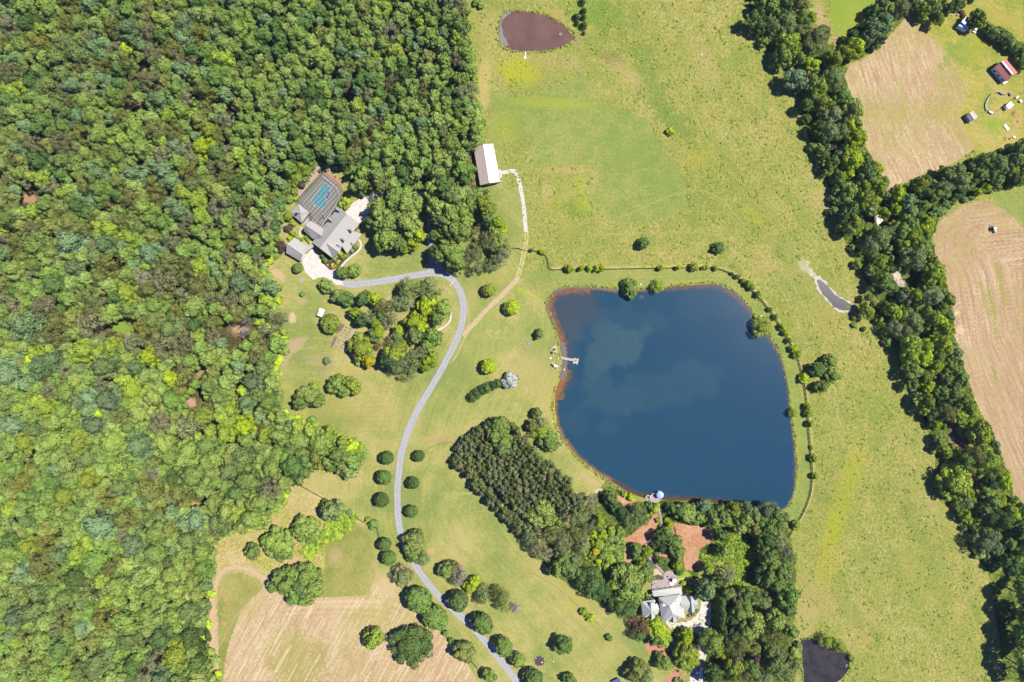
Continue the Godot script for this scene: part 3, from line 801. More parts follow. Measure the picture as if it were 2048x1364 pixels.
func lake_row(y: int) -> void:
	var n := FastNoiseLite.new()
	n.seed = 5
	n.frequency = 0.012
	n.fractal_octaves = 4
	var f := FastNoiseLite.new()
	f.seed = 9
	f.frequency = 0.09
	f.fractal_octaves = 3
	var deep := Color(0.145, 0.31, 0.415)
	var deeper := Color(0.128, 0.295, 0.41)
	var silt := Color(0.29, 0.41, 0.44)
	var clay := Color(0.62, 0.42, 0.25)
	var mud := Color(0.275, 0.33, 0.365)
	for x in LW:
		var p := Vector2(1085.0 + x, 560.0 + y * 0.96)
		var d := shore_distance(p)
		var a := n.get_noise_2d(p.x, p.y)
		var b := f.get_noise_2d(p.x, p.y)
		var c := deep.lerp(deeper, clampf((p.x - 1200.0) / 400.0 + a * 0.3, 0.0, 1.0))
		# pale clouds of silt hanging in the left half of the lake
		var cloud := 0.0
		for s in [[1230.0, 690.0, 62.0, 40.0, 0.85], [1215.0, 670.0, 40.0, 30.0, 0.7], [1185.0, 725.0, 18.0, 26.0, 0.7], [1225.0, 800.0, 60.0, 34.0, 0.5], [1200.0, 790.0, 30.0, 40.0, 0.5], [1290.0, 780.0, 70.0, 34.0, 0.4], [1395.0, 760.0, 40.0, 40.0, 0.4], [1220.0, 850.0, 26.0, 16.0, 0.3], [1230.0, 645.0, 90.0, 34.0, 0.3], [1410.0, 610.0, 60.0, 30.0, 0.2], [1150.0, 840.0, 20.0, 30.0, 0.25]]:
			var e := Vector2((p.x - s[0]) / s[2], (p.y - s[1]) / s[3]).length() + a * 0.8 + b * 0.25
			cloud = maxf(cloud, minf(1.0, s[4] * 0.75) * clampf((1.25 - e) * 3.0, 0.0, 1.0))
		c = c.lerp(silt, cloud)
		var m := clampf(1.3 - (Vector2((p.x - 1120.0) / 85.0, (p.y - 605.0) / 55.0).length() + a * 0.5 + b * 0.5), 0.0, 1.0)
		c = c.lerp(mud, clampf(m * 1.6, 0.0, 0.85))
		m = clampf(1.2 - (Vector2((p.x - 1125.0) / 26.0, (p.y - 700.0) / 80.0).length() + a * 0.4 + b * 0.4), 0.0, 1.0)
		c = c.lerp(mud, clampf(m * 1.6, 0.0, 0.8))
		# clay showing through the shallows; how far out differs along the shore
		var w := 5.0
		if p.x < 1180.0 and p.y < 690.0:
			w = 17.0
		elif p.x < 1150.0 and p.y > 740.0 and p.y < 800.0:
			w = 20.0
		elif p.y < 640.0 and p.x > 1330.0:
			w = 11.0
		elif p.y > 960.0 and p.x > 1230.0 and p.x < 1460.0:
			w = 12.0
		elif p.x > 1500.0:
			w = 6.5
		elif p.x < 1260.0 and p.y > 600.0:
			w = 7.5
		var tint := clay
		if p.x > 1320.0 and p.y < 700.0:
			tint = Color(0.49, 0.36, 0.32)
		elif p.x > 1500.0:
			tint = Color(0.37, 0.34, 0.36)
		elif p.y > 960.0:
			tint = Color(0.42, 0.31, 0.18)
		elif p.x < 1150.0 and p.y > 740.0 and p.y < 800.0:
			tint = Color(0.66, 0.44, 0.18)
		var s := clampf((1.0 - d / (w * 1.05)) * 1.5 + b * 0.5 + a * 0.3, 0.0, 1.0)
		c = c.lerp(tint, s * 0.94)
		if Vector2((p.x - 1548.0) / 9.0, (p.y - 1007.0) / 6.0).length() + b < 1.0 or Vector2((p.x - 1283.0) / 5.0, (p.y - 593.0) / 5.0).length() + b < 1.0:
			c = c.lerp(Color(0.5, 0.45, 0.24), 0.6)
		var g := 1.0 + b * 0.05
		var o := (y * LW + x) * 3
		lpix[o] = clampi(int(c.r * g * GROUND_TINT * 255.0), 0, 255)
		lpix[o + 1] = clampi(int(c.g * g * GROUND_TINT * 255.0), 0, 255)
		lpix[o + 2] = clampi(int(c.b * g * GROUND_TINT * 255.0), 0, 255)

func water_sheet(called: String, poly: PackedVector2Array, y: float, m: Material, label: String) -> void:
	var st := SurfaceTool.new()
	st.begin(Mesh.PRIMITIVE_TRIANGLES)
	var ids := Geometry2D.triangulate_polygon(poly)
	for i in range(0, ids.size(), 3):
		var t := [poly[ids[i]], poly[ids[i + 1]], poly[ids[i + 2]]]
		if (t[1] - t[0]).cross(t[2] - t[0]) < 0:
			t = [t[0], t[2], t[1]]
		for v in t:
			st.set_normal(Vector3.UP)
			st.set_uv(Vector2((v.x - 1085.0) / LW, (v.y - 560.0) / (LH * 0.96)))
			var w := at(v.x, v.y)
			st.add_vertex(Vector3(w.x, y, w.z))
	structure(called, st.commit(), m, label, "water")

func ripple(m: StandardMaterial3D) -> void:
	var n := FastNoiseLite.new()
	n.seed = 31
	n.frequency = 0.03
	n.fractal_octaves = 3
	var t := NoiseTexture2D.new()
	t.width = 256
	t.height = 256
	t.seamless = true
	t.as_normal_map = true
	t.bump_strength = 0.6
	t.noise = n
	m.normal_enabled = true
	m.normal_texture = t
	m.normal_scale = 0.12

func build_water() -> void:
	lake_line = rough(smooth(pts(LAKE), true, 3), 1.6, 3)
	lpix.resize(LW * LH * 3)
	var task := WorkerThreadPool.add_group_task(lake_row, LH, 4)
	WorkerThreadPool.wait_for_group_task_completion(task)
	var im := Image.create_from_data(LW, LH, false, Image.FORMAT_RGB8, lpix)
	var m := mat("lake_water", Color.WHITE, 0.12)
	m.albedo_texture = ImageTexture.create_from_image(im)
	m.texture_repeat = false
	water_sheet("lake_water", lake_line, 0.012, m, "deep blue lake with clay showing through its shallow rim")
	var b := grained("brown_water", col("114,86,78"), col("146,112,100"), 0.014, 0.14, 33)
	b.metallic_specular = 0.4
	var pond := rough(smooth(pts("1008 26, 1023 22, 1040 22, 1055 25, 1075 28, 1095 33, 1115 43, 1130 52, 1138 62, 1146 72, 1147 77, 1138 85, 1125 92, 1105 99, 1080 101, 1050 103, 1030 100, 1015 96, 1003 88, 998 78, 997 60, 999 45, 1003 33"), true, 3), 2.0, 8)
	water_sheet("brown_pond", pond, 0.012, b, "oval muddy brown pond in the rough pasture at the top")
	var scum := rough(smooth(pts("1006 28, 1018 24, 1022 25, 1012 33, 1005 41, 1003 52, 1006 60, 1007 68, 1012 78, 1016 90, 1011 92, 1004 87, 999 77, 998 62, 1000 47"), true, 3), 2.4, 12)
	water_sheet("pond_scum", scum, 0.018, grained("scum", col("118,120,118"), col("166,170,170"), 0.12, 0.35, 34), "pale grey scum floating along the brown pond's left shore")
	var dark := rough(smooth(pts("1602 1278, 1626 1277, 1640 1285, 1665 1293, 1697 1307, 1699 1330, 1696 1341, 1685 1356, 1672 1366, 1660 1390, 1612 1390, 1607 1342, 1604 1310"), true, 3), 1.6, 18)
	water_sheet("dark_pond", dark, 0.012, grained("dark_water", col("46,41,44"), col("80,76,66"), 0.025, 0.14, 35), "near black pond with a straight left bank at the bottom")
	var mud := rough(smooth(pts("1626 548, 1634 550, 1647 560, 1672 586, 1691 600, 1710 611, 1702 622, 1687 624, 1671 619, 1651 598, 1635 578"), true, 8), 5.0, 21)
	sheet("mud_flat", mud, 0.008, grained("pale_mud", col("186,182,178"), col("246,242,236"), 1.4, 0.9, 36), "pale dried mud rimming the narrow pool in the pasture", "mud")
	var pool := rough(smooth(pts("1634 560, 1646 563, 1670 588, 1688 601, 1706 612, 1698 620, 1686 621, 1672 616, 1654 597, 1639 577"), true, 4), 3.0, 22)
	water_sheet("muddy_pool", pool, 0.016, grained("grey_water", col("74,68,72"), col("96,88,90"), 0.1, 0.09, 37), "narrow dark grey pool in the right pasture")
	var cw := grained("creek_water", col("120,90,72"), col("160,126,104"), 0.15, 0.14, 38)
	ripple(cw)
	cw.normal_scale = 1.6
	cw.metallic_specular = 0.14
	ribbon("creek", pts("1528 -30, 1545 30, 1600 135, 1660 240, 1705 330, 1735 400, 1762 450, 1788 540, 1812 580, 1840 640, 1870 760, 1895 830, 1912 872, 1935 905, 1945 950, 1950 985"), 13.0, 0.012, cw, "muddy creek running under the strip of trees on the right", "creek", 6.0)

# ---------------------------------------------------------------- roads and paved ground

func build_roads() -> void:
	var drive := pts("1064 1404, 1030 1358, 1003 1322, 977 1291, 950 1259, 920 1231, 890 1205, 868 1181, 850 1159, 834 1136, 820 1114, 808 1088, 800 1060, 796 1030, 795 1000, 795 975, 798 945, 802 912, 811 878, 823 845, 840 812, 859 780, 877 750, 894 718, 908 690, 920 662, 926 635, 927 612, 922 588, 912 568, 897 554, 872 546, 840 549, 800 556, 760 563, 725 567, 700 569, 676 564")
	ribbon("driveway", drive, 13.4, 0.012, mats["asphalt"], "long worn grey asphalt driveway winding between the lawns", "driveway", 1.3)
	for o in [-3.1, 3.1]:
		var side_line := PackedVector2Array()
		for i in drive.size():
			var t := (drive[mini(i + 1, drive.size() - 1)] - drive[maxi(i - 1, 0)]).normalized()
			side_line.append(drive[i] + Vector2(-t.y, t.x) * o)
		ribbon("wheel_track", side_line, 2.6, 0.017, mats["asphalt_worn"], "%s worn pale wheel track along the winding driveway" % ("left" if o > 0 else "right"), "wheel track", 1.2)
	ribbon("driveway_spur", pts("868 552, 866 535, 862 515, 860 480, 858 440, 854 405, 846 388, 815 382, 780 384, 750 392, 738 402"), 11.0, 0.008, mats["asphalt"], "shaded driveway spur leading up between the groves", "driveway", 0.7)
	sheet("driveway_flare", pts("853 541, 859 533, 864 522, 880 522, 884 534, 893 545, 908 560, 870 548"), 0.016, mats["asphalt"], "widened asphalt junction at the bend of the driveway", "driveway")
	# two slightly darker tyre lines and the pale drain across the bend
	ribbon("drain_channel", pts("900 572, 909 559"), 1.6, 0.022, mats["concrete"], "thin pale drain crossing the driveway bend", "drain")
	ribbon("gravel_track", pts("1003 345, 1013 344, 1022 341, 1031 345, 1037 358, 1043 385, 1047 410, 1050 440, 1052 464"), 7.6, 0.012, mats["gravel"], "white gravel track running down from the barn door", "track", 1.3)
	ribbon("dirt_track", pts("1036 557, 1024 570, 1008 586, 985 608, 958 636, 938 658, 926 672"), 9.0, 0.012, mats["dirt_road"], "sandy track joining the driveway above the lake lawn", "track", 2.6)
	ribbon("hay_track", pts("432 1400, 430 1330, 426 1280, 425 1230, 427 1190, 434 1160, 446 1142, 466 1134, 490 1136, 514 1147, 538 1165"), 8.0, 0.012, mats["dirt_road"], "sandy track curling round the top of the left hay field", "track", 3.0)
	sheet("parking_court", pts("625 493, 613 510, 604 524, 610 544, 627 560, 637 555, 648 554, 659 559, 672 570, 688 570, 683 556, 672 540, 660 541, 646 527, 637 515"), 0.02, mats["concrete"], "pale concrete parking court in front of the garage", "parking court")
	sheet("concrete_pad", pts("690 425, 706 405, 720 398, 735 391, 748 396, 760 410, 740 445, 714 446"), 0.02, mats["concrete"], "pale concrete pad right of the pool screen", "parking pad")
	ribbon("front_walk", pts("714 474, 721 484, 722 494, 714 504, 702 513, 691 523, 682 533, 669 541"), 3.6, 0.03, mats["concrete"], "curved pale walk along the upper house front", "path")
	ribbon("side_walk", pts("604 455, 600 462, 600 470, 606 476, 610 481, 614 487"), 2.6, 0.02, mats["concrete"], "pale walk curving beside the garage bed", "path")
	ribbon("woodland_path", pts("560 420, 562 438, 570 450, 585 458, 594 465"), 3.2, 0.012, mats["pink_gravel"], "pinkish path along the woods left of the pool house", "path", 2.0)
	sheet("front_bed", pts("646 527, 640 514, 652 508, 664 520, 684 508, 694 508, 708 494, 716 492, 718 499, 704 510, 691 520, 681 531, 670 538, 660 540"), 0.012, mats["dark_mulch"], "dark mulched flower bed before the upper house", "flower bed")
	sheet("gravel_bed", smooth(pts("634 332, 644 340, 632 352, 618 368, 604 388, 598 392, 597 382, 606 372, 614 356, 622 344"), true, 3), 0.012, mats["pink_gravel"], "pink gravel bed left of the pool screen", "flower bed")
	sheet("brick_bed", pts("652 342, 660 346, 676 358, 690 366, 684 370, 668 362, 650 346"), 0.012, mats["red_mulch"], "red mulch bed above the pool screen", "flower bed")
	sheet("side_bed", pts("682 398, 690 394, 703 406, 690 422, 680 414, 676 408"), 0.012, mats["dark_mulch"], "mulched shrub bed between pool and concrete pad", "flower bed")
	ribbon("brick_edge", pts("706 403, 698 413, 690 424"), 2.2, 0.09, mats["brick_red"], "red brick edge beside the concrete pad", "edging", 0.0, 0.08)
	ribbon("red_bank", pts("706 406, 716 399, 726 394, 734 391"), 3.0, 0.016, mats["red_mulch"], "red mulch along the concrete pad's upper edge", "flower bed", 1.5)
	# lower house
	sheet("house_court", smooth(pts("1331 1240, 1350 1246, 1368 1243, 1384 1238, 1396 1226, 1402 1210, 1400 1196, 1394 1188, 1412 1188, 1420 1204, 1422 1232, 1420 1262, 1414 1290, 1412 1314, 1406 1340, 1404 1390, 1386 1390, 1380 1346, 1392 1322, 1398 1300, 1400 1284, 1394 1268, 1380 1257, 1362 1255, 1344 1258, 1336 1252"), true, 3), 0.02, mats["concrete"], "pale paved court and drive of the white roofed house", "driveway")
	ribbon("entry_path", pts("1330 1258, 1338 1272, 1346 1284, 1352 1292"), 6.0, 0.016, mats["concrete"], "pale path between the trees below the white house", "path", 1.0)
	sheet("red_bed", smooth(pts("1257 1238, 1268 1236, 1276 1248, 1272 1260, 1262 1262, 1260 1248"), true, 3), 0.012, mats["red_mulch"], "red mulch bed beside the lawn left of the white house", "flower bed")
	sheet("red_bed", smooth(pts("1290 1283, 1300 1290, 1320 1290, 1330 1300, 1336 1310, 1322 1308, 1296 1306"), true, 3), 0.012, mats["red_mulch"], "red mulch bed on the lawn edge under the lime trees", "flower bed")
	sheet("red_bed", smooth(pts("1350 1332, 1362 1336, 1368 1364, 1366 1390, 1338 1390, 1330 1354, 1346 1348"), true, 3), 0.012, mats["red_mulch"], "red mulch bed at the bottom edge left of the drive", "flower bed")
	sheet("red_bed", smooth(pts("1364 1240, 1372 1236, 1374 1226, 1380 1224, 1392 1216, 1396 1216, 1393 1226, 1384 1236, 1372 1241"), true, 3), 0.026, mats["red_mulch"], "red mulch bed against the white house inside the court", "flower bed")
	sheet("clipped_lawn", smooth(pts("1354 1152, 1362 1144, 1374 1143, 1382 1150, 1385 1158, 1378 1162, 1368 1158, 1356 1160"), true, 3), 0.02, mat("bright_turf", col("156,190,40"), 1.0), "small bright green lawn right of the patio", "lawn")
	sheet("clipped_lawn", smooth(pts("1300 1306, 1314 1306, 1316 1316, 1308 1326, 1304 1324"), true, 3), 0.02, mats["bright_turf"], "small bright green lawn beside the lower red bed", "lawn")
	ribbon("sand_path", pts("1355 1161, 1366 1157, 1376 1162, 1384 1170"), 3.0, 0.024, mats["tan_earth"], "tan curved path from the patio round the small lawn", "path", 0.6)
# ---------------------------------------------------------------- buildings

func part(called: String, mesh: Mesh, m: Material, parent: Node) -> MeshInstance3D:   # a mesh in world coordinates under its thing
	var off := Vector3.ZERO
	var n: Node = parent
	while n != self:
		off += (n as Node3D).position
		n = n.get_parent()
	var o := MeshInstance3D.new()
	o.name = called
	o.mesh = mesh
	o.material_override = m
	parent.add_child(o, true)
	o.position = -off
	return o

func faces(s: String) -> Array:   # "x y h, x y h, x y h; ..." in plan pixels and metres
	var out := []
	for f in s.split(";"):
		var p := PackedVector3Array()
		for w in f.split(","):
			var v := w.strip_edges().split_floats(" ")
			p.append(at(v[0], v[1], v[2]))
		var nrm := Vector3.ZERO
		for i in p.size():
			var a := p[i]
			var b := p[(i + 1) % p.size()]
			nrm += a.cross(b)
		if nrm.y > 0:
			p.reverse()
		out.append(p)
	return out

func edge_key(a: Vector3, b: Vector3) -> String:
	var ka := "%d_%d_%d" % [roundi(a.x * 20), roundi(a.y * 20), roundi(a.z * 20)]
	var kb := "%d_%d_%d" % [roundi(b.x * 20), roundi(b.y * 20), roundi(b.z * 20)]
	return ka + kb if ka < kb else kb + ka

func rim(fs: Array) -> Array:   # edges that belong to one face only
	var n := {}
	for f in fs:
		for i in f.size():
			var k := edge_key(f[i], f[(i + 1) % f.size()])
			n[k] = n.get(k, 0) + 1
	var out := []
	for f in fs:
		for i in f.size():
			if n[edge_key(f[i], f[(i + 1) % f.size()])] == 1:
				out.append([f[i], f[(i + 1) % f.size()]])
	return out

func middle(fs: Array) -> Vector3:
	var c := Vector3.ZERO
	var n := 0
	for f in fs:
		for v in f:
			c += v
			n += 1
	return c / n

func roof_mesh(fs: Array, thick := 0.22) -> ArrayMesh:
	var st := begin()
	var dn := Vector3(0, -thick, 0)
	for f in fs:
		for i in range(1, f.size() - 1):
			tri(st, f[0], f[i], f[i + 1])
			tri(st, f[0] + dn, f[i + 1] + dn, f[i] + dn)
	for e in rim(fs):
		quad(st, e[1], e[0], e[0] + dn, e[1] + dn)
	return flat_normals(st)

func walls_of(fs: Array, y0: float, inset: float) -> Array:   # [mesh, list of level wall edges]
	var c := middle(fs)
	var st := begin()
	var level := []
	for e in rim(fs):
		var q := []
		for v in e:
			var d: Vector3 = v - c
			var flat := Vector3(d.x, 0, d.z)
			var k := maxf(0.0, 1.0 - inset / maxf(flat.length(), 0.1))
			q.append(Vector3(c.x + d.x * k, v.y - 0.3, c.z + d.z * k))
		var a: Vector3 = q[0]
		var b: Vector3 = q[1]
		quad(st, b, a, Vector3(a.x, y0, a.z), Vector3(b.x, y0, b.z))
		if absf(a.y - b.y) < 0.3 and a.distance_to(b) > 3.4:
			level.append([a, b])
	return [flat_normals(st), level]

func house_part(parent: Node, s: String, roof: Material, wall: Material, y0 := 0.0, windows := true, inset := 0.55) -> void:
	var fs := faces(s)
	part("roof", roof_mesh(fs), roof, parent)
	var w := walls_of(fs, y0, inset)
	part("wall", w[0], wall, parent)
	var seen_edges := {}
	for f in fs:
		for i in f.size():
			var k := edge_key(f[i], f[(i + 1) % f.size()])
			if seen_edges.has(k):
				var cst := begin()
				bar(cst, f[i] + Vector3(0, 0.05, 0), f[(i + 1) % f.size()] + Vector3(0, 0.05, 0), 0.28, 0.08)
				part("ridge_cap", flat_normals(cst), mats["ridge_tile"] if roof == mats["slate_roof"] else roof, parent)
			seen_edges[k] = true
	if not windows:
		return
	for e in w[1]:
		var a: Vector3 = e[0]
		var b: Vector3 = e[1]
		var along := (b - a).normalized()
		var out := along.cross(Vector3.UP)
		if out.dot((a + b) * 0.5 - middle(fs)) < 0:
			out = -out
		var n := int(a.distance_to(b) / 3.0)
		for i in n:
			var p := a.lerp(b, (i + 0.5) / n)
			p.y = minf(a.y - 1.1, 1.7)
			if p.y < y0 + 0.6:
				continue
			var bas := Basis(along, Vector3.UP, out)
			var st := begin()
			box(st, p + out * 0.02, Vector3(1.25, 1.45, 0.12), bas)
			var f := part("window", flat_normals(st), mats["white_paint"], parent)
			st = begin()
			box(st, p + out * 0.07, Vector3(1.05, 1.25, 0.06), bas)
			part("pane", flat_normals(st), mats["dark_glass"], f)

func dormer(parent: Node, p: Vector2, d: Vector2, half: float, back: float, hr: float, he: float, y0: float, roof: Material) -> void:
	var s := Vector2(-d.y, d.x) * half
	var b := p - d * back
	var t := "%f %f %f, %f %f %f, %f %f %f; %f %f %f, %f %f %f, %f %f %f" % [p.x, p.y, hr, b.x, b.y, hr, p.x + s.x, p.y + s.y, he, p.x, p.y, hr, p.x - s.x, p.y - s.y, he, b.x, b.y, hr]
	var fs := faces(t)
	var o := part("dormer", roof_mesh(fs, 0.12), roof, parent)
	var st := begin()
	var f := at(p.x - d.x * 0.4, p.y - d.y * 0.4, hr - 0.15)
	var l := at(p.x + s.x * 0.85 - d.x * 0.4, p.y + s.y * 0.85 - d.y * 0.4, he)
	var r := at(p.x - s.x * 0.85 - d.x * 0.4, p.y - s.y * 0.85 - d.y * 0.4, he)
	tri(st, f, r, l)
	quad(st, l, r, Vector3(r.x, y0, r.z), Vector3(l.x, y0, l.z))
	var bl := at(p.x + s.x * 0.85 - d.x * back * 0.6, p.y + s.y * 0.85 - d.y * back * 0.6, he)
	var br := at(p.x - s.x * 0.85 - d.x * back * 0.6, p.y - s.y * 0.85 - d.y * back * 0.6, he)
	quad(st, bl, l, Vector3(l.x, y0, l.z), Vector3(bl.x, y0, bl.z))
	quad(st, r, br, Vector3(br.x, y0, br.z), Vector3(r.x, y0, r.z))
	part("dormer_wall", flat_normals(st), mats["white_paint"], o)

func chimney(parent: Node, p: Vector2, h0: float, h1: float, w: float, m: Material) -> void:
	var st := begin()
	var c := at(p.x, p.y, h1)
	box(st, Vector3(c.x, (h0 + h1) / 2, c.z), Vector3(w, h1 - h0, w * 0.8))
	box(st, Vector3(c.x, h1 + 0.08, c.z), Vector3(w + 0.2, 0.16, w * 0.8 + 0.2))
	part("chimney", flat_normals(st), m, parent)

func vents(parent: Node, spots: String, h: float) -> void:
	for v in pts(spots):
		var st := begin()
		var c := at(v.x, v.y, h)
		tube(st, c - Vector3(0, 0.6, 0), c + Vector3(0, 0.35, 0), 0.14, 0.14, 8)
		part("roof_vent", flat_normals(st), mats["iron"], parent)

func build_upper_house() -> void:
	var slate: Material = mats["slate_roof"]
	var white: Material = mats["white_paint"]
	var hs := thing("house", "large house with dormered grey shingle roofs below the screened pool", "house", at(665, 470))
	house_part(hs, "693 427 9.5, 639 496 9.5, 624 485 4.5, 676 414 4.5; 693 427 9.5, 719 447 4.5, 665 516 4.5, 639 496 9.5", slate, mats["brick_red"])
	house_part(hs, "649 484.5 8.7, 676 504 8.7, 665.3 516.6 4.4, 641 497 6.0; 649 484.5 8.7, 660 473 7.4, 684 490 5.6, 676 504 8.7", slate, white, 3.5, false)
	house_part(hs, "683 491 5.2, 707 462 5.2, 724 468 3.1, 694 507 3.1", slate, white, 2.6, false, 0.3)
	dormer(hs, Vector2(704, 463), Vector2(0.79, 0.61), 3.4, 11, 8.3, 6.6, 5.0, slate)
	dormer(hs, Vector2(689, 482), Vector2(0.79, 0.61), 3.4, 11, 8.3, 6.6, 5.0, slate)
	dormer(hs, Vector2(680, 494), Vector2(0.79, 0.61), 3.4, 11, 8.3, 6.6, 5.0, slate)
	dormer(hs, Vector2(671, 417), Vector2(-0.79, -0.61), 5.0, 12, 8.2, 5.4, 4.0, slate)
	dormer(hs, Vector2(656, 437), Vector2(-0.79, -0.61), 5.0, 12, 8.2, 5.4, 4.0, slate)
	dormer(hs, Vector2(707, 489), Vector2(0.79, 0.61), 4.0, 8, 5.0, 3.6, 2.9, slate)
	house_part(hs, "610.4 450.5 8.0, 644 473 8.0, 625.3 478 4.5, 607 461 4.5; 610.4 450.5 8.0, 622 441.6 4.5, 648 458 4.5, 644 473 8.0", slate, mats["brick_red"])
	vents(hs, "646 464, 637 470, 655 450", 8.4)
	for i in 5:
		var st := begin()
		var v := Vector2(695, 507).lerp(Vector2(724, 469), i / 4.0)
		var c := at(v.x - 1.2, v.y - 1.0, 1.5)
		tube(st, Vector3(c.x, 0, c.z), Vector3(c.x, 3.0, c.z), 0.16, 0.14, 8)
		part("porch_column", flat_normals(st), white, hs)
	var ps := begin()
	prism(ps, ground(pts("690 494, 712 464, 724 470, 696 508")), 0.0, 0.35)
	part("porch_floor", flat_normals(ps), mats["brick_red"], hs)
	# garage with its link
	var g := thing("garage", "garage with a grey shingle gable roof beside the pale parking court", "garage", at(590, 500))
	house_part(g, "573.5 488 6.6, 605 510 6.6, 613.7 493 3.4, 590 475 3.4; 573.5 488 6.6, 572 506 3.4, 601 522.5 3.4, 605 510 6.6", slate, white, 0.0, false)
	house_part(g, "613 492 3.3, 625 484 4.2, 630 491 3.6, 607 509 3.2", slate, white, 2.8, false, 0.2)
	for i in 3:
		var st := begin()
		var v := Vector2(603, 520).lerp(Vector2(615, 500), (i + 0.5) / 3.0)
		var c := at(v.x, v.y)
		var d := (at(615, 500) - at(603, 520)).normalized()
		var bas := Basis(d, Vector3.UP, d.cross(Vector3.UP))
		box(st, c + Vector3(0, 1.2, 0), Vector3(2.0, 2.4, 0.12), bas)
		var gd := part("garage_door", flat_normals(st), white, g)
		for k in 3:
			st = begin()
			box(st, c + Vector3(0, 0.55 + k * 0.6, 0), Vector3(1.9, 0.04, 0.16), bas)
			part("door_panel_line", flat_normals(st), mats["galvanised"], gd)
	# pool house
	var p := thing("pool_house", "square pool house with a hipped grey roof beside the screened pool", "pool house", at(600, 427))
	house_part(p, "596 407 3.4, 600 426.6 6.2, 581 427 3.4; 596 407 3.4, 619 425.5 3.4, 600 426.6 6.2; 619 425.5 3.4, 603 446 3.4, 600 426.6 6.2; 603 446 3.4, 581 427 3.4, 600 426.6 6.2", slate, mats["brick_red"])
	chimney(p, Vector2(593, 427), 4.0, 6.4, 0.9, mats["iron"])
	# pool, deck and its screen cage
	var outer := pts("646 342, 678 367, 686 384, 675 409, 662 428, 643 455, 622 441, 619 426, 596 407, 594 399, 611 381")
	sheet("pool_deck", pts("647 344, 677 368, 684 385, 674 409, 664 430, 646 458, 622 443, 606 450, 598 440, 618 426, 597 408, 596 400, 613 382"), 0.05, mats["paver"], "greyish pink paved deck round the swimming pool", "pool deck")
	var pool := ground(pts("648 366, 662.6 376, 656.5 384.5, 648 396, 654 402, 643 418.5, 623 402"))
	var sp := thing("swimming_pool", "L shaped turquoise swimming pool under the screen cage", "swimming pool", at(643, 392))
	var st2 := begin()
	var coping := Geometry2D.offset_polygon(pool, 0.35)[0]
	prism(st2, coping, 0.0, 0.09)
	part("coping", flat_normals(st2), mats["concrete"], sp)
	st2 = begin()
	prism(st2, pool, 0.1, 0.1)
	var pw := grained("pool_water", col("120,206,232"), col("152,232,246"), 0.12, 0.1, 41)
	part("water", flat_normals(st2), pw, sp)
	for k in 3:
		st2 = begin()
		prism(st2, ground(PackedVector2Array([Vector2(648 + k * 0.9, 411 + k * 0.5), Vector2(650.6 + k * 0.5, 406.5 + k * 0.4), Vector2(653 - k * 0.2, 407.5 + k), Vector2(647 + k * 0.4, 415.5 - k * 0.6)])), 0.1, 0.108 + 0.004 * k)
		part("step", flat_normals(st2), mat("pool_step", col("130,176,186"), 0.5), sp)
	var fl := thing("pool_float", "curved blue inflatable float at the pool's right edge", "pool float", at(656, 389))
	st2 = begin()
	var fp := [Vector2(656.5, 384), Vector2(658, 388), Vector2(656, 391), Vector2(655, 394)]
	for i in 3:
		tube(st2, at(fp[i].x, fp[i].y) + Vector3(0, 0.35, 0), at(fp[i + 1].x, fp[i + 1].y) + Vector3(0, 0.35, 0), 0.42, 0.42, 8)
	part("tube", flat_normals(st2), mats["pool_blue"], fl)
	st2 = begin()
	box(st2, at(655, 394) + Vector3(0, 0.25, 0), Vector3(0.9, 0.3, 0.9))
	part("seat", flat_normals(st2), mat("float_dark", Color(0.16, 0.17, 0.32), 0.5), fl)
	var cage := thing("pool_screen", "dark framed screen cage over the swimming pool and deck", "pool enclosure", at(640, 395))
	var frame := begin()
	var lo := 3.3
	var hi := 4.6
	var inner: PackedVector2Array = Geometry2D.offset_polygon(outer, -4.0)[0]
	for i in outer.size():
		var a := outer[i]
		var b := outer[(i + 1) % outer.size()]
		bar(frame, at(a.x, a.y, lo), at(b.x, b.y, lo), 0.13, 0.13)
		var n := maxi(1, int(a.distance_to(b) / 5.0))
		for k in n:
			var v := a.lerp(b, float(k) / n)
			var top := at(v.x, v.y, lo)
			bar(frame, top, Vector3(top.x, 0, top.z), 0.09, 0.09)
			var q := Vector2.ZERO
			var best := 1e9
			for j in inner.size():
				var w := Geometry2D.get_closest_point_to_segment(v, inner[j], inner[(j + 1) % inner.size()])
				if w.distance_to(v) < best:
					best = w.distance_to(v)
					q = w
			bar(frame, top, at(q.x, q.y, hi), 0.09, 0.09)
	for i in inner.size():
		bar(frame, at(inner[i].x, inner[i].y, hi), at(inner[(i + 1) % inner.size()].x, inner[(i + 1) % inner.size()].y, hi), 0.16, 0.16)
	var u := Vector2(-0.67, 0.742)
	var w2 := Vector2(0.742, 0.67)
	for k in 30:
		for pair in [[u, w2, 5.6], [w2, u, 7.4]]:
			var c: Vector2 = Vector2(640, 395) + pair[0] * (k - 15) * pair[2]
			var l := PackedVector2Array([c - pair[1] * 90.0, c + pair[1] * 90.0])
			for seg in Geometry2D.intersect_polyline_with_polygon(l, inner):
				bar(frame, at(seg[0].x, seg[0].y, hi), at(seg[1].x, seg[1].y, hi), 0.12, 0.1)
	part("frame", flat_normals(frame), mats["bronze"], cage)
	var scr := begin()
	for i in outer.size():
		var a := outer[i]
		var b := outer[(i + 1) % outer.size()]
		quad(scr, at(a.x, a.y, lo), at(b.x, b.y, lo), Vector3(at(b.x, b.y, lo).x, 0.1, at(b.x, b.y, lo).z), Vector3(at(a.x, a.y, lo).x, 0.1, at(a.x, a.y, lo).z))
	var top_p := ground(inner, hi)
	prism(scr, top_p, hi + 0.08, hi + 0.08)
	part("screen", flat_normals(scr), mats["screen"], cage)
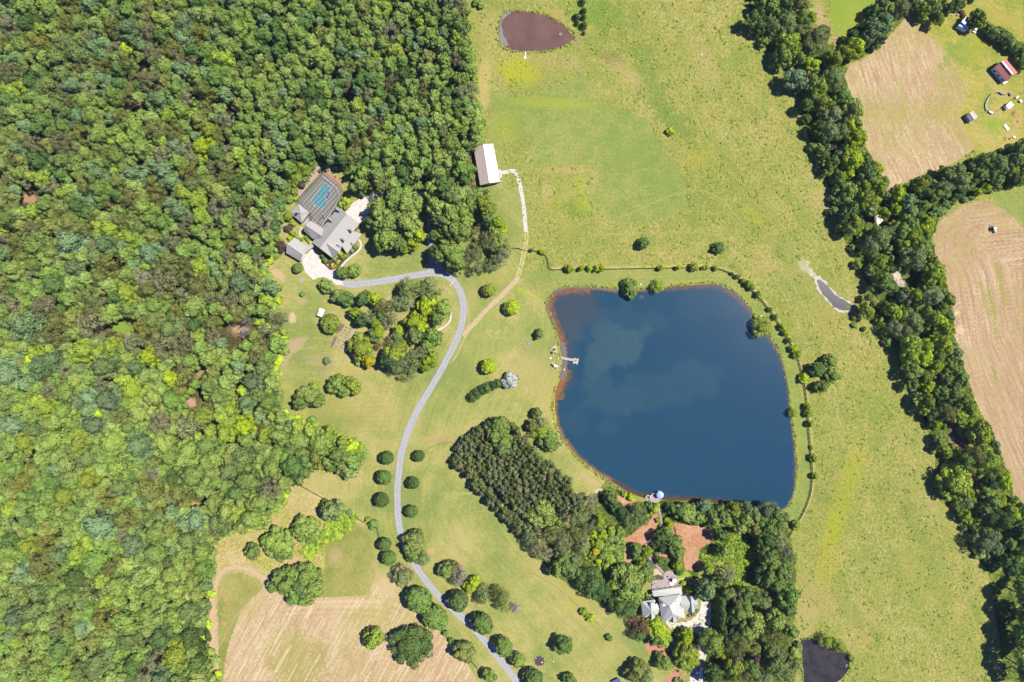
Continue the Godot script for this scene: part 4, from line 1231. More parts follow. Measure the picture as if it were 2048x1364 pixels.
	# chairs on the deck
	for s in ["629 412", "645 432", "648 436", "641 437"]:
		var v := (s as String).split_floats(" ")
		patio_chair(at(v[0], v[1]) + Vector3(0, 0.05, 0), v[0] * 0.7, "white_paint" if v[0] < 640 else "iron", ("white" if v[0] < 640 else "dark metal") + " deck chair")
	for s in ["641 332", "666 346", "671 354", "681 357"]:
		var v := (s as String).split_floats(" ")
		planter(at(v[0], v[1]), 0.45, "dark planter pot")
	wooden("utility_pad", at(602.5, 560), Vector3(2.6, 0.12, 2.2), -0.7, "pink_gravel", "pinkish square pad on the lawn left of the parking court", "pad")
	wooden("garden_pad", at(666.5, 626.5), Vector3(1.6, 0.1, 1.6), -0.6, "pink_gravel", "small pinkish square pad right of the white garden shed", "pad")
	wooden("timber_edge", at(580.5, 530), Vector3(0.35, 0.25, 4.6), 0.72, "tan_earth", "pale timber edging on the lawn below the garage", "edging")

func wooden(called: String, pos: Vector3, sz: Vector3, turn: float, m: String, label: String, category: String) -> void:
	var st := begin()
	box(st, Vector3(0, sz.y / 2, 0), sz)
	var o := put(called, flat_normals(st), mats[m], null, pos)
	o.rotation.y = turn
	tag(o, label, category)

func patio_chair(pos: Vector3, turn: float, m: String, label: String) -> void:
	var t := thing("patio_chair", "", "chair", pos, turn, "patio chairs")
	later(t, label, Vector2(pos.x / S + 1024.0, pos.z / S + 682.0))
	var st := begin()
	box(st, Vector3(0, 0.42, 0), Vector3(0.55, 0.06, 0.55))
	put("seat", flat_normals(st), mats[m], t)
	st = begin()
	box(st, Vector3(0, 0.7, -0.26), Vector3(0.55, 0.55, 0.06))
	put("backrest", flat_normals(st), mats[m], t)
	for i in 4:
		st = begin()
		box(st, Vector3(-0.24 if i % 2 else 0.24, 0.2, -0.24 if i < 2 else 0.24), Vector3(0.05, 0.4, 0.05))
		put("leg", flat_normals(st), mats[m], t)

func planter(pos: Vector3, r: float, label: String) -> void:
	var t := thing("planter", "", "planter", pos, 0.0, "round planters")
	later(t, label, Vector2(pos.x / S + 1024.0, pos.z / S + 682.0))
	var st := begin()
	tube(st, Vector3.ZERO, Vector3(0, r * 1.3, 0), r * 0.75, r, 10)
	put("pot", flat_normals(st), mats["iron"], t)
	st = begin()
	tube(st, Vector3(0, r * 1.2, 0), Vector3(0, r * 1.34, 0), r * 0.9, r * 0.85, 10)
	put("soil", flat_normals(st), mats["dark_mulch"], t)

func build_lower_house() -> void:
	var roof: Material = mats["white_roof"]
	var white: Material = mats["white_paint"]
	var hs := thing("house", "white roofed house with many hips and gables at its paved court", "house", at(1345, 1215))
	house_part(hs, "1317.5 1195 6.0, 1361 1188 6.0, 1339 1213 10.2; 1361 1188 6.0, 1371.5 1237 6.0, 1346 1228 10.2, 1339 1213 10.2; 1371.5 1237 6.0, 1323.6 1242.6 6.0, 1346 1228 10.2; 1323.6 1242.6 6.0, 1317.5 1195 6.0, 1339 1213 10.2, 1346 1228 10.2", roof, white)
	house_part(hs, "1304 1182 3.5, 1363 1173.4 3.5, 1364 1190 5.2, 1307 1193 5.2", roof, white, 0.0, true, 0.3)
	house_part(hs, "1362 1210 7.6, 1380 1209 7.6, 1380 1191 4.6, 1361 1192 4.6; 1362 1210 7.6, 1365 1222 4.6, 1378 1222 4.6, 1380 1209 7.6", roof, white)
	house_part(hs, "1382 1193 7.8, 1385 1226 7.8, 1376 1225 4.6, 1373 1194 4.6; 1382 1193 7.8, 1388.5 1192 4.6, 1390 1223.5 4.6, 1385 1226 7.8", roof, white)
	house_part(hs, "1384 1208 7.0, 1396 1209 7.0, 1394 1191 4.3, 1386 1192 4.3; 1384 1208 7.0, 1388 1218 4.3, 1397 1217 4.3, 1396 1209 7.0", roof, white)
	house_part(hs, "1282 1203.6 4.8, 1309 1199 4.8, 1302.6 1222 8.4; 1309 1199 4.8, 1321 1217.5 4.8, 1302.6 1222 8.4; 1321 1217.5 4.8, 1315 1229 4.8, 1302.6 1222 8.4; 1315 1229 4.8, 1286 1236.5 4.8, 1302.6 1222 8.4; 1286 1236.5 4.8, 1282 1203.6 4.8, 1302.6 1222 8.4", roof, white)
	house_part(hs, "1302.6 1221 7.6, 1304 1238.5 7.6, 1297 1237.5 5.0, 1294 1224 5.4; 1302.6 1221 7.6, 1310 1223 5.0, 1311 1236 4.6, 1304 1238.5 7.6", roof, white, 0.0, false)
	house_part(hs, "1301.6 1206 8.0, 1302.6 1220 8.0, 1294 1218 6.0, 1295 1207 5.6; 1301.6 1206 8.0, 1307 1205.5 6.0, 1308 1214 6.0, 1302.6 1220 8.0", roof, white, 4.0, false)
	house_part(hs, "1346.5 1229 8.6, 1347.5 1246 8.2, 1339 1243 5.4, 1342 1234 7.4; 1346.5 1229 8.6, 1351 1234 7.4, 1354 1243.5 5.4, 1347.5 1246 8.2", roof, white, 3.0, false)
	dormer(hs, Vector2(1333, 1241), Vector2(0.1, 1.0), 2.6, 7, 7.6, 6.3, 5.6, roof)
	dormer(hs, Vector2(1356.5, 1238), Vector2(0.1, 1.0), 2.6, 7, 7.6, 6.3, 5.6, roof)
	chimney(hs, Vector2(1328, 1210), 6.0, 11.2, 1.1, white)
	vents(hs, "1352 1203, 1335 1226, 1363 1215", 8.6)
	# glazed sunroom front
	for i in 7:
		var st := begin()
		var v := Vector2(1305.5, 1182.6).lerp(Vector2(1362, 1174.4), (i + 0.5) / 7.0)
		var c := at(v.x, v.y, 3.5)
		box(st, Vector3(c.x, 1.6, c.z), Vector3(1.9, 2.6, 0.14), Basis(Vector3.UP, 0.14))
		var f := part("glass_door", flat_normals(st), mats["bronze"], hs)
		st = begin()
		box(st, Vector3(c.x, 1.6, c.z), Vector3(1.7, 2.4, 0.2), Basis(Vector3.UP, 0.14))
		part("pane", flat_normals(st), mats["dark_glass"], f)
	var deck := sheet("patio", pts("1303 1178, 1303 1168, 1305 1161, 1314 1159, 1323 1160, 1327 1157, 1326 1149, 1332 1142, 1339 1140.5, 1346 1144, 1352 1151, 1356 1160, 1353 1168, 1362 1174"), 0.4, mats["deck_board"], "greyish pink raised patio above the white house", "patio", 0.4)
	deck.set_meta("kind", "structure")
	sheet("patio_bed", pts("1306 1160, 1307 1152, 1318 1150, 1325 1154, 1326 1158, 1322 1159"), 0.05, mats["dark_mulch"], "dark mulch bed in the patio's left bend", "flower bed")
	sheet("patio_soil", pts("1307 1150, 1308 1138, 1316 1136, 1324 1146, 1325 1152, 1316 1149"), 0.016, mats["tan_earth"], "tan bare soil in the bend of the boardwalk", "soil")
	for i in 9:   # the pale joints in the patio
		var st := begin()
		var a: Vector2 = [Vector2(1314, 1159), Vector2(1328, 1158), Vector2(1340, 1141), Vector2(1305, 1168), Vector2(1334, 1143), Vector2(1344, 1150), Vector2(1310, 1160), Vector2(1322, 1160), Vector2(1350, 1152)][i]
		var b: Vector2 = [Vector2(1316, 1176), Vector2(1331, 1175), Vector2(1327, 1150), Vector2(1327, 1164), Vector2(1352, 1156), Vector2(1352, 1166), Vector2(1311, 1177), Vector2(1324, 1175), Vector2(1334, 1160)][i]
		bar(st, at(a.x, a.y) + Vector3(0, 0.405, 0), at(b.x, b.y) + Vector3(0, 0.405, 0), 0.12, 0.02)
		part("joint_strip", flat_normals(st), mats["pink_gravel"], deck)
	# patio furniture
	var tb := thing("patio_table", "large round white table on the patio", "table", at(1342.5, 1165) + Vector3(0, 0.4, 0))
	var s2 := begin()
	tube(s2, Vector3(0, 0.7, 0), Vector3(0, 0.76, 0), 1.25, 1.25, 20)
	put("tabletop", flat_normals(s2), mats["white_paint"], tb)
	s2 = begin()
	tube(s2, Vector3.ZERO, Vector3(0, 0.7, 0), 0.25, 0.1, 8)
	put("pedestal", flat_normals(s2), mats["white_paint"], tb)
	var um := thing("umbrella", "white patio umbrella above the chairs right of the round table", "umbrella", at(1346.5, 1159) + Vector3(0, 0.4, 0))
	s2 = begin()
	for k in 8:
		var p := TAU * k / 8.0
		var q := TAU * (k + 1) / 8.0
		tri(s2, Vector3(0, 2.7, 0), Vector3(cos(p) * 1.3, 2.15, sin(p) * 1.3), Vector3(cos(q) * 1.3, 2.15, sin(q) * 1.3))
	put("canopy", flat_normals(s2), mats["white_paint"], um)
	s2 = begin()
	tube(s2, Vector3.ZERO, Vector3(0, 2.7, 0), 0.04, 0.03, 6)
	put("pole", flat_normals(s2), mats["galvanised"], um)
	for s in ["1335.5 1152", "1337 1157", "1343 1154", "1350 1155", "1351 1161", "1346 1153", "1341 1159", "1351 1165", "1306 1169", "1309 1167", "1316 1173"]:
		var v := (s as String).split_floats(" ")
		patio_chair(at(v[0], v[1]) + Vector3(0, 0.4, 0), v[0] * 1.3, "galvanised" if v[0] > 1340 or v[0] < 1320 else "iron", ("pale metal" if v[0] > 1340 or v[0] < 1320 else "dark metal") + " patio chair")
	for s in ["1267 1247|1.0", "1269 1255|0.9", "1264 1255|0.6", "1325 1302|0.6", "1356 1341|0.7", "1363 1360|0.9"]:
		var a := (s as String).split("|")
		var v := a[0].split_floats(" ")
		planter(at(v[0], v[1]), float(a[1]), "dark planter pot")
	# boardwalk to the lake, board by board
	var bw := thing("boardwalk", "narrow greyish pink boardwalk zigzagging from the patio to the lake", "boardwalk", at(1300, 1085))
	var lines := [pts("1327 1146, 1312 1130, 1297 1114, 1280.5 1103"), pts("1280.5 1103, 1295 1086, 1309 1070, 1320 1060"), pts("1320 1060, 1323 1047, 1322 1036, 1318 1024, 1317 1008")]
	var count := 0
	for l in lines:
		for i in l.size() - 1:
			var a: Vector3 = at(l[i].x, l[i].y)
			var b: Vector3 = at(l[i + 1].x, l[i + 1].y)
			var n := int(a.distance_to(b) / 0.36)
			var d := (b - a).normalized()
			var bas := Basis(d.cross(Vector3.UP), Vector3.UP, -d)
			for k in n:
				var st := begin()
				box(st, a.lerp(b, (k + 0.5) / n) + Vector3(0, 0.5 + 0.004 * (count % 3), 0), Vector3(1.25, 0.06, 0.32), bas)
				part("plank", flat_normals(st), mats["deck_board"], bw)
				count += 1
			var rs := begin()
			for sx in [-0.5, 0.5]:
				bar(rs, a + bas.x * sx + Vector3(0, 0.4, 0), b + bas.x * sx + Vector3(0, 0.4, 0), 0.1, 0.14)
				for k in range(0, n, 5):
					var q: Vector3 = a.lerp(b, float(k) / n) + bas.x * sx
					tube(rs, Vector3(q.x, 0, q.z), Vector3(q.x, 0.4, q.z), 0.07, 0.07, 6)
			part("joist", flat_normals(rs), mats["bark"], bw)

func build_barn() -> void:
	var b := thing("barn", "long barn with a white and rusty pink gable roof beside the woods", "barn", at(972, 330))
	var fs1 := faces("966 289.3 6.6, 978.4 365.9 6.6, 960.3 370.3 4.0, 947 294 4.0")
	var fs2 := faces("966 289.3 6.6, 986 287.6 4.0, 1000.4 363.2 4.0, 978.4 365.9 6.6")
	part("roof", roof_mesh(fs1, 0.12), mats["barn_roof"], b).set_meta("label", "rusty pink roof slope")
	part("roof", roof_mesh(fs2, 0.12), mat("bright_roof", Color(0.74, 0.70, 0.68), 0.5), b).set_meta("label", "white roof slope")
	part("wall", walls_of(fs1 + fs2, 0.0, 0.3)[0], mats["galvanised"], b)
	for q in [[fs1[0], 26], [fs2[0], 26]]:   # standing seams
		var f: PackedVector3Array = q[0]
		var hi := [f[0], f[1]] if f[0].y > 6.0 and f[1].y > 6.0 else [f[1], f[2]] if f[1].y > 6.0 and f[2].y > 6.0 else [f[2], f[3]] if f[2].y > 6.0 else [f[3], f[0]]
		var lo := []
		for v in f:
			if v.y < 6.0:
				lo.append(v)
		if (hi[0] as Vector3).distance_to(lo[0]) > (hi[0] as Vector3).distance_to(lo[1]):
			lo.reverse()
		for k in 27:
			var st := begin()
			bar(st, (hi[0] as Vector3).lerp(hi[1], k / 26.0) + Vector3(0, 0.02, 0), (lo[0] as Vector3).lerp(lo[1], k / 26.0) + Vector3(0, 0.02, 0), 0.05, 0.06)
			part("roof_seam", flat_normals(st), mats["barn_roof"] if q[0] == fs1[0] else mats["bright_roof"], b)
	var st := begin()
	bar(st, at(966, 289.3, 6.66), at(978.4, 365.9, 6.66), 0.5, 0.06)
	part("ridge_cap", flat_normals(st), mats["barn_roof"], b)
	st = begin()
	box(st, at(998.6, 348) + Vector3(0, 1.6, 0), Vector3(0.15, 3.2, 4.2), Basis(Vector3.UP, 0.19))
	part("sliding_door", flat_normals(st), mats["galvanised"], b)
	st = begin()
	box(st, at(966, 367) + Vector3(0, 1.6, 0.35), Vector3(3.0, 3.2, 0.12), Basis(Vector3.UP, 0.19))
	part("end_door", flat_normals(st), mats["grey_wood"], b)
	sheet("barn_apron", pts("996 339, 1001.5 339, 1004 355, 998 356"), 0.05, mats["concrete"], "small grey concrete apron before the barn's right door", "apron", 0.05)

func wheel(parent: Node, pos: Vector3, r: float, w: float) -> void:
	var st := begin()
	tube(st, pos - Vector3(w / 2, 0, 0), pos + Vector3(w / 2, 0, 0), r, r, 14)
	var t := put("wheel", flat_normals(st), mats["rubber"], parent)
	st = begin()
	tube(st, pos - Vector3(w / 2 + 0.01, 0, 0), pos + Vector3(w / 2 + 0.01, 0, 0), r * 0.5, r * 0.5, 10)
	put("rim", flat_normals(st), mats["galvanised"], t)

func shed(called: String, label: String, category: String, s: String, roof: Material, wall: Material, base: Vector2, windows := false) -> Node3D:
	var t := thing(called, label, category, at(base.x, base.y))
	house_part(t, s, roof, wall, 0.0, windows, 0.25)
	return t

func build_farmstead() -> void:
	# house with the red roof and its porch
	var r := thing("farm_house", "small house with a dusty red gable roof and shaded white porch", "house", at(2010, 140))
	house_part(r, "2004 122.5 6.4, 2026 149 6.4, 2014 163.4 3.8, 1989 134.4 3.8; 2004 122.5 6.4, 2011 116.6 4.2, 2036 145.6 4.2, 2026 149 6.4", mats["red_roof"], mats["white_paint"])
	var st := begin()
	bar(st, at(2004.4, 123, 6.55), at(2025.4, 148.3, 6.55), 0.75, 0.08)
	part("ridge_cap", flat_normals(st), mats["white_paint"], r)
	st = begin()
	prism(st, ground(pts("1984 143, 1990 135, 2015 163, 2007 170")), 0.0, 0.5)
	part("porch_floor", flat_normals(st), mats["white_paint"], r)
	for k in 6:
		st = begin()
		var v := Vector2(1984.5, 143).lerp(Vector2(2007, 169.5), k / 5.0)
		var c := at(v.x, v.y)
		box(st, c + Vector3(0, 0.95, 0), Vector3(0.12, 0.9, 0.12))
		part("porch_post", flat_normals(st), mats["white_paint"], r)
	st = begin()
	bar(st, at(1984.5, 143) + Vector3(0, 1.4, 0), at(2007, 169.5) + Vector3(0, 1.4, 0), 0.1, 0.08)
	part("handrail", flat_normals(st), mats["white_paint"], r)
	# cottage by the big tree
	var c := thing("cottage", "cottage with a pale bluish metal roof half shaded by a tree", "house", at(1934, 48))
	house_part(c, "1924 44.7 4.6, 1931.5 38 4.6, 1945 50 4.4, 1939.5 57.5 4.4", mats["pale_blue_roof"], mats["white_paint"])
	house_part(c, "1917 51 3.2, 1922.5 45 3.6, 1938.5 58 3.6, 1934.5 61 3.0", mats["pale_blue_roof"], mats["white_paint"], 0.0, false, 0.2)
	st = begin()
	bar(st, at(1923.5, 44, 4.75), at(1934, 33, 4.75), 0.5, 0.1)
	part("roof_edge", flat_normals(st), mats["white_paint"], c)
	house_part(c, "1931 37 4.4, 1934.5 32.5 4.4, 1938 35 3.8, 1934.5 40 3.8", mats["red_roof"], mats["white_paint"], 0.0, false, 0.15)
	shed("tin_shed", "little shed with a patchy rusted and white tin roof", "shed", "1939.3 226 4.0, 1948.5 239.5 4.0, 1942 244 2.8, 1933 230.7 2.8; 1939.3 226 4.0, 1946 221.5 2.8, 1955.4 234 2.8, 1948.5 239.5 4.0", mats["tin_roof"], mats["grey_wood"], Vector2(1944, 233))
	wooden("water_barrel", at(1938, 245.5), Vector3(0.9, 0.9, 0.9), 0.3, "grey_wood", "pale box at the tin shed's lower corner", "box")
	shed("garden_shed", "little white shed on the lawn left of the vegetable plot", "shed", "640 616 3.0, 650 620 2.6, 643.5 634.5 2.6, 638 632 3.6; 640 616 3.0, 638 632 3.6, 633 631 2.6, 638 617 2.6", mat("bright_roof", Color(0.9, 0.9, 0.92), 0.4), mats["galvanised"], Vector2(641, 625))
	shed("animal_shelter", "shelter with a glaring white roof at the wire pen's fence", "shelter", "2012 211 2.6, 2021.5 202.5 2.6, 2028 210 2.2, 2018.5 218 2.2; 2012 211 2.6, 2018.5 218 2.2, 2012.5 219 1.6, 2007 213 1.6", mats["bright_roof"], mats["grey_wood"], Vector2(2017, 211))
	shed("dog_house", "tiny white roofed kennel right of the glaring shelter", "kennel", "2039 200.5 1.3, 2042 198.8 1.3, 2045.5 203 1.0, 2042.5 205.3 1.0", mats["bright_roof"], mats["grey_wood"], Vector2(2042, 202))
	# small car by the cottage
	var car := thing("parked_car", "small white car parked below the cottage's tree", "car", at(1949, 60), -0.5)
	st = begin()
	box(st, Vector3(0, 0.55, 0), Vector3(1.65, 0.55, 3.6))
	box(st, Vector3(0, 0.84, 0), Vector3(1.5, 0.06, 3.3))
	put("body", flat_normals(st), mats["white_paint"], car)
	st = begin()
	box(st, Vector3(0, 1.1, 0.2), Vector3(1.4, 0.5, 1.7))
	var cab := put("cabin", flat_normals(st), mats["dark_glass"], car)
	st = begin()
	box(st, Vector3(0, 1.38, 0.2), Vector3(1.3, 0.07, 1.4))
	put("car_roof", flat_normals(st), mats["white_paint"], cab)
	for i in 4:
		wheel(car, Vector3(-0.75 if i % 2 else 0.75, 0.32, -1.15 if i < 2 else 1.15), 0.32, 0.2)
	for i in 2:
		st = begin()
		box(st, Vector3(-0.55 if i else 0.55, 0.6, 1.82), Vector3(0.35, 0.18, 0.06))
		put("tail_light", flat_normals(st), mat("red_lens", Color(0.6, 0.06, 0.05), 0.3), car)
	# tractor in the right hay field
	var t := thing("tractor", "pale green tractor standing in the right hay field", "tractor", at(1985.5, 460), 0.65)
	st = begin()
	box(st, Vector3(0, 1.15, 0.9), Vector3(0.75, 0.7, 1.7))
	box(st, Vector3(0, 1.52, 0.85), Vector3(0.6, 0.1, 1.5))
	put("hood", flat_normals(st), mats["tractor_green"], t)
	st = begin()
	box(st, Vector3(0, 0.9, -0.6), Vector3(0.9, 0.5, 1.5))
	put("chassis", flat_normals(st), mats["iron"], t)
	st = begin()
	box(st, Vector3(0, 2.5, -0.7), Vector3(1.5, 0.1, 1.6))
	var can := put("canopy", flat_normals(st), mats["tractor_green"], t)
	for i in 4:
		st = begin()
		box(st, Vector3(-0.6 if i % 2 else 0.6, 1.8, -1.3 if i < 2 else -0.1), Vector3(0.07, 1.4, 0.07))
		put("canopy_post", flat_normals(st), mats["iron"], can)
	st = begin()
	box(st, Vector3(0, 1.35, -0.9), Vector3(0.6, 0.12, 0.55))
	box(st, Vector3(0, 1.6, -1.15), Vector3(0.6, 0.5, 0.1))
	put("seat", flat_normals(st), mats["rubber"], t)
	for i in 2:
		var sx := -1.0 if i else 1.0
		wheel(t, Vector3(sx * 0.85, 0.8, -0.9), 0.8, 0.45)
		wheel(t, Vector3(sx * 0.7, 0.45, 1.35), 0.45, 0.28)
	st = begin()
	box(st, Vector3(0, 0.5, -2.1), Vector3(1.8, 0.25, 0.9))
	put("mower_deck", flat_normals(st), mats["iron"], t)
	# solar panel on the lower lawn
	var sp := thing("solar_panel", "tilted bluish solar panel at the bottom edge of the lawn", "solar panel", at(1232, 1361), 0.45)
	for i in 3:
		for k in 2:
			st = begin()
			box(st, Basis(Vector3.RIGHT, 0.35) * Vector3((i - 1) * 1.55, 0, (k - 0.5) * 1.75) + Vector3(0, 1.3, 0), Vector3(1.5, 0.06, 1.7), Basis(Vector3.RIGHT, 0.35))
			put("solar_cell", flat_normals(st), mat("solar_blue", Color(0.25, 0.28, 0.42), 0.2), sp)
	for i in 2:
		st = begin()
		tube(st, Vector3(-1.3 + 2.6 * i, 0, 0), Vector3(-1.3 + 2.6 * i, 1.3, 0), 0.08, 0.08, 6)
		put("post", flat_normals(st), mats["galvanised"], sp)
	# things lying about the wire pen
	wooden("feeding_trough", at(2012, 255), Vector3(1.5, 0.5, 3.6), 0.62, "galvanised", "pale grey slatted trough lying on the farm lawn", "trough")
	wooden("feed_box", at(2019, 277.5), Vector3(1.1, 0.5, 0.7), 0.4, "fence_black", "small black box on the farm lawn's bottom edge", "box")
	wooden("cooler", at(2027.5, 274.5), Vector3(1.3, 0.6, 0.9), -0.5, "galvanised", "small pale box right of the black one", "box")
	wooden("chair_pile", at(1916, 29.5), Vector3(1.6, 0.7, 1.2), 0.5, "cream_paint", "pale cushioned seat beside the cottage's brown shrub", "seat")
	wooden("red_bench", at(1906, 30), Vector3(1.8, 0.4, 0.6), 0.6, "red_roof", "reddish bench on the farm lawn near the tree line", "bench")
	wooden("hive_box", at(895, 616.6), Vector3(1.0, 0.9, 1.0), 0.1, "white_paint", "largest white box beside the curved pale wall", "box")
	wooden("hive_box", at(897.4, 612.8), Vector3(0.5, 0.7, 0.5), 0.1, "white_paint", "uppermost small white box beside the curved pale wall", "box")
	wooden("hive_box", at(896.4, 620.6), Vector3(0.7, 0.6, 0.7), 0.3, "white_paint", "lowermost small white box beside the curved pale wall", "box")
	var st3 := begin()
	tube(st3, Vector3.ZERO, Vector3(0, 0.6, 0), 0.35, 0.3, 8)
	tag(put("tree_stump", flat_normals(st3), mats["dead_wood"], null, at(895.5, 582.5)), "small tree stump on the lawn inside the driveway bend", "stump")

# ---------------------------------------------------------------- fences

func rail_fence(called: String, label: String, line: PackedVector2Array, gap: float, h: float, rails: int, m: Material) -> void:
	var l := smooth(line, false, 4)
	var o := thing(called, label, "fence", at(l[0].x, l[0].y))
	var rs := begin()
	var last := at(l[0].x, l[0].y)
	var post := begin()
	box(post, Vector3(0, h * 0.5 + 0.06, 0), Vector3(0.2, h + 0.12, 0.2))
	var pm := flat_normals(post)
	put("post", pm, m, o)
	var run := 0.0
	var spots := [last]
	for i in range(1, l.size()):
		var p := at(l[i].x, l[i].y)
		var q := at(l[i - 1].x, l[i - 1].y)
		var d := q.distance_to(p)
		while run + d >= gap:
			var t := (gap - run) / d
			q = q.lerp(p, t)
			spots.append(q)
			d = q.distance_to(p)
			run = 0.0
		run += d
	spots.append(at(l[l.size() - 1].x, l[l.size() - 1].y))
	for i in range(1, spots.size()):
		put("post", pm, m, o, spots[i] - o.position)
	for k in rails:
		rs = begin()
		for i in spots.size() - 1:
			bar(rs, spots[i] + Vector3(0, h * (k + 0.7) / rails, 0), spots[i + 1] + Vector3(0, h * (k + 0.7) / rails, 0), 0.07, 0.2)
		part("rail", flat_normals(rs), m, o)

func build_fences() -> void:
	rail_fence("lake_fence", "long black board fence curving round the lake's mown bank", pts("1058 500.5, 1070 502, 1083 506, 1092 512, 1096 521, 1098 538.5, 1102 539.3, 1130 539.2, 1200 538.5, 1260 537.5, 1320 536.5, 1400 535, 1430 536, 1447 541, 1462 548, 1480 560, 1500 578, 1520 598, 1540 623, 1555 646, 1570 669, 1585 695, 1594 715, 1600 735, 1607 765, 1612 800, 1615 840, 1618 880, 1621 915, 1623.5 945, 1622 975, 1616 1000, 1604 1028, 1590 1050, 1577 1073"), 2.44, 1.45, 3, mats["fence_black"])
	rail_fence("gate_fence", "short black board fence between the grove and the farm gate", pts("1027 496, 1034 496.5, 1040 497.5"), 2.0, 1.45, 3, mats["fence_black"])
	var g := thing("farm_gate", "closed pale metal gate across the grass track", "gate", at(1047, 499.5))
	for k in 5:
		var st := begin()
		tube(st, at(1040.5, 497.5) + Vector3(0, 0.4 + 0.25 * k, 0), at(1052.5, 501) + Vector3(0, 0.4 + 0.25 * k, 0), 0.06, 0.06, 6)
		part("gate_bar", flat_normals(st), mats["white_paint"], g)
	for k in 3:
		var st := begin()
		var v := Vector2(1040.5, 497.5).lerp(Vector2(1052.5, 501), k / 2.0)
		tube(st, at(v.x, v.y) + Vector3(0, 0.3, 0), at(v.x, v.y) + Vector3(0, 1.5, 0), 0.06, 0.06, 6)
		part("gate_upright", flat_normals(st), mats["white_paint"], g)
	rail_fence("field_fence", "weathered rail fence along the brushy edge below the lawn", pts("577 958, 600 970, 640 992, 690 1022, 730 1045, 754 1055, 758 1075"), 3.0, 1.2, 2, mats["bark"])
	rail_fence("roadside_fence", "weathered rail fence beside the hay field's right corner", pts("885 1262, 905 1285, 940 1318, 965 1348, 985 1378"), 3.0, 1.2, 2, mats["bark"])
	# the wire pen at the farm
	var pen := pts("2009.5 189, 1995 185, 1983 188, 1975 197, 1970 210, 1972.6 222")
	rail_fence("wire_pen", "round wire pen fence with pale panels on the farm lawn", pen, 1.6, 1.3, 4, mats["galvanised"])
	rail_fence("pen_wire", "thin pale rail running from the pen past the shelter", pts("1987 228, 2004 216, 2012 210"), 3.0, 1.0, 1, mats["grey_wood"])
	rail_fence("pen_wire", "thin pale rail running right of the glaring shelter", pts("2024 200, 2036 192, 2060 174"), 3.0, 1.0, 1, mats["grey_wood"])
	for s in ["1980 225 8.4 0.52|white panel leaning at the pen's lower left end", "2002 187 7.4 0.46|pale panel at the top of the round pen", "2019.5 189 6.4 1.2|pale panel standing apart right of the round pen", "2032 195 5.6 -0.62|white panel on the rail right of the shelter"]:
		var a := (s as String).split("|")
		var v := a[0].split_floats(" ")
		var st := begin()
		box(st, Vector3(0, 0.75, 0), Vector3(v[2] * S * 1.1, 1.0, 0.9), Basis(Vector3.RIGHT, 0.5))
		var o := put("fence_panel", flat_normals(st), mats["white_paint"] if "white" in a[1] else mats["galvanised"], null, at(v[0], v[1]))
		o.rotation.y = -v[3]
		tag(o, a[1], "panel")

# ---------------------------------------------------------------- lakeside

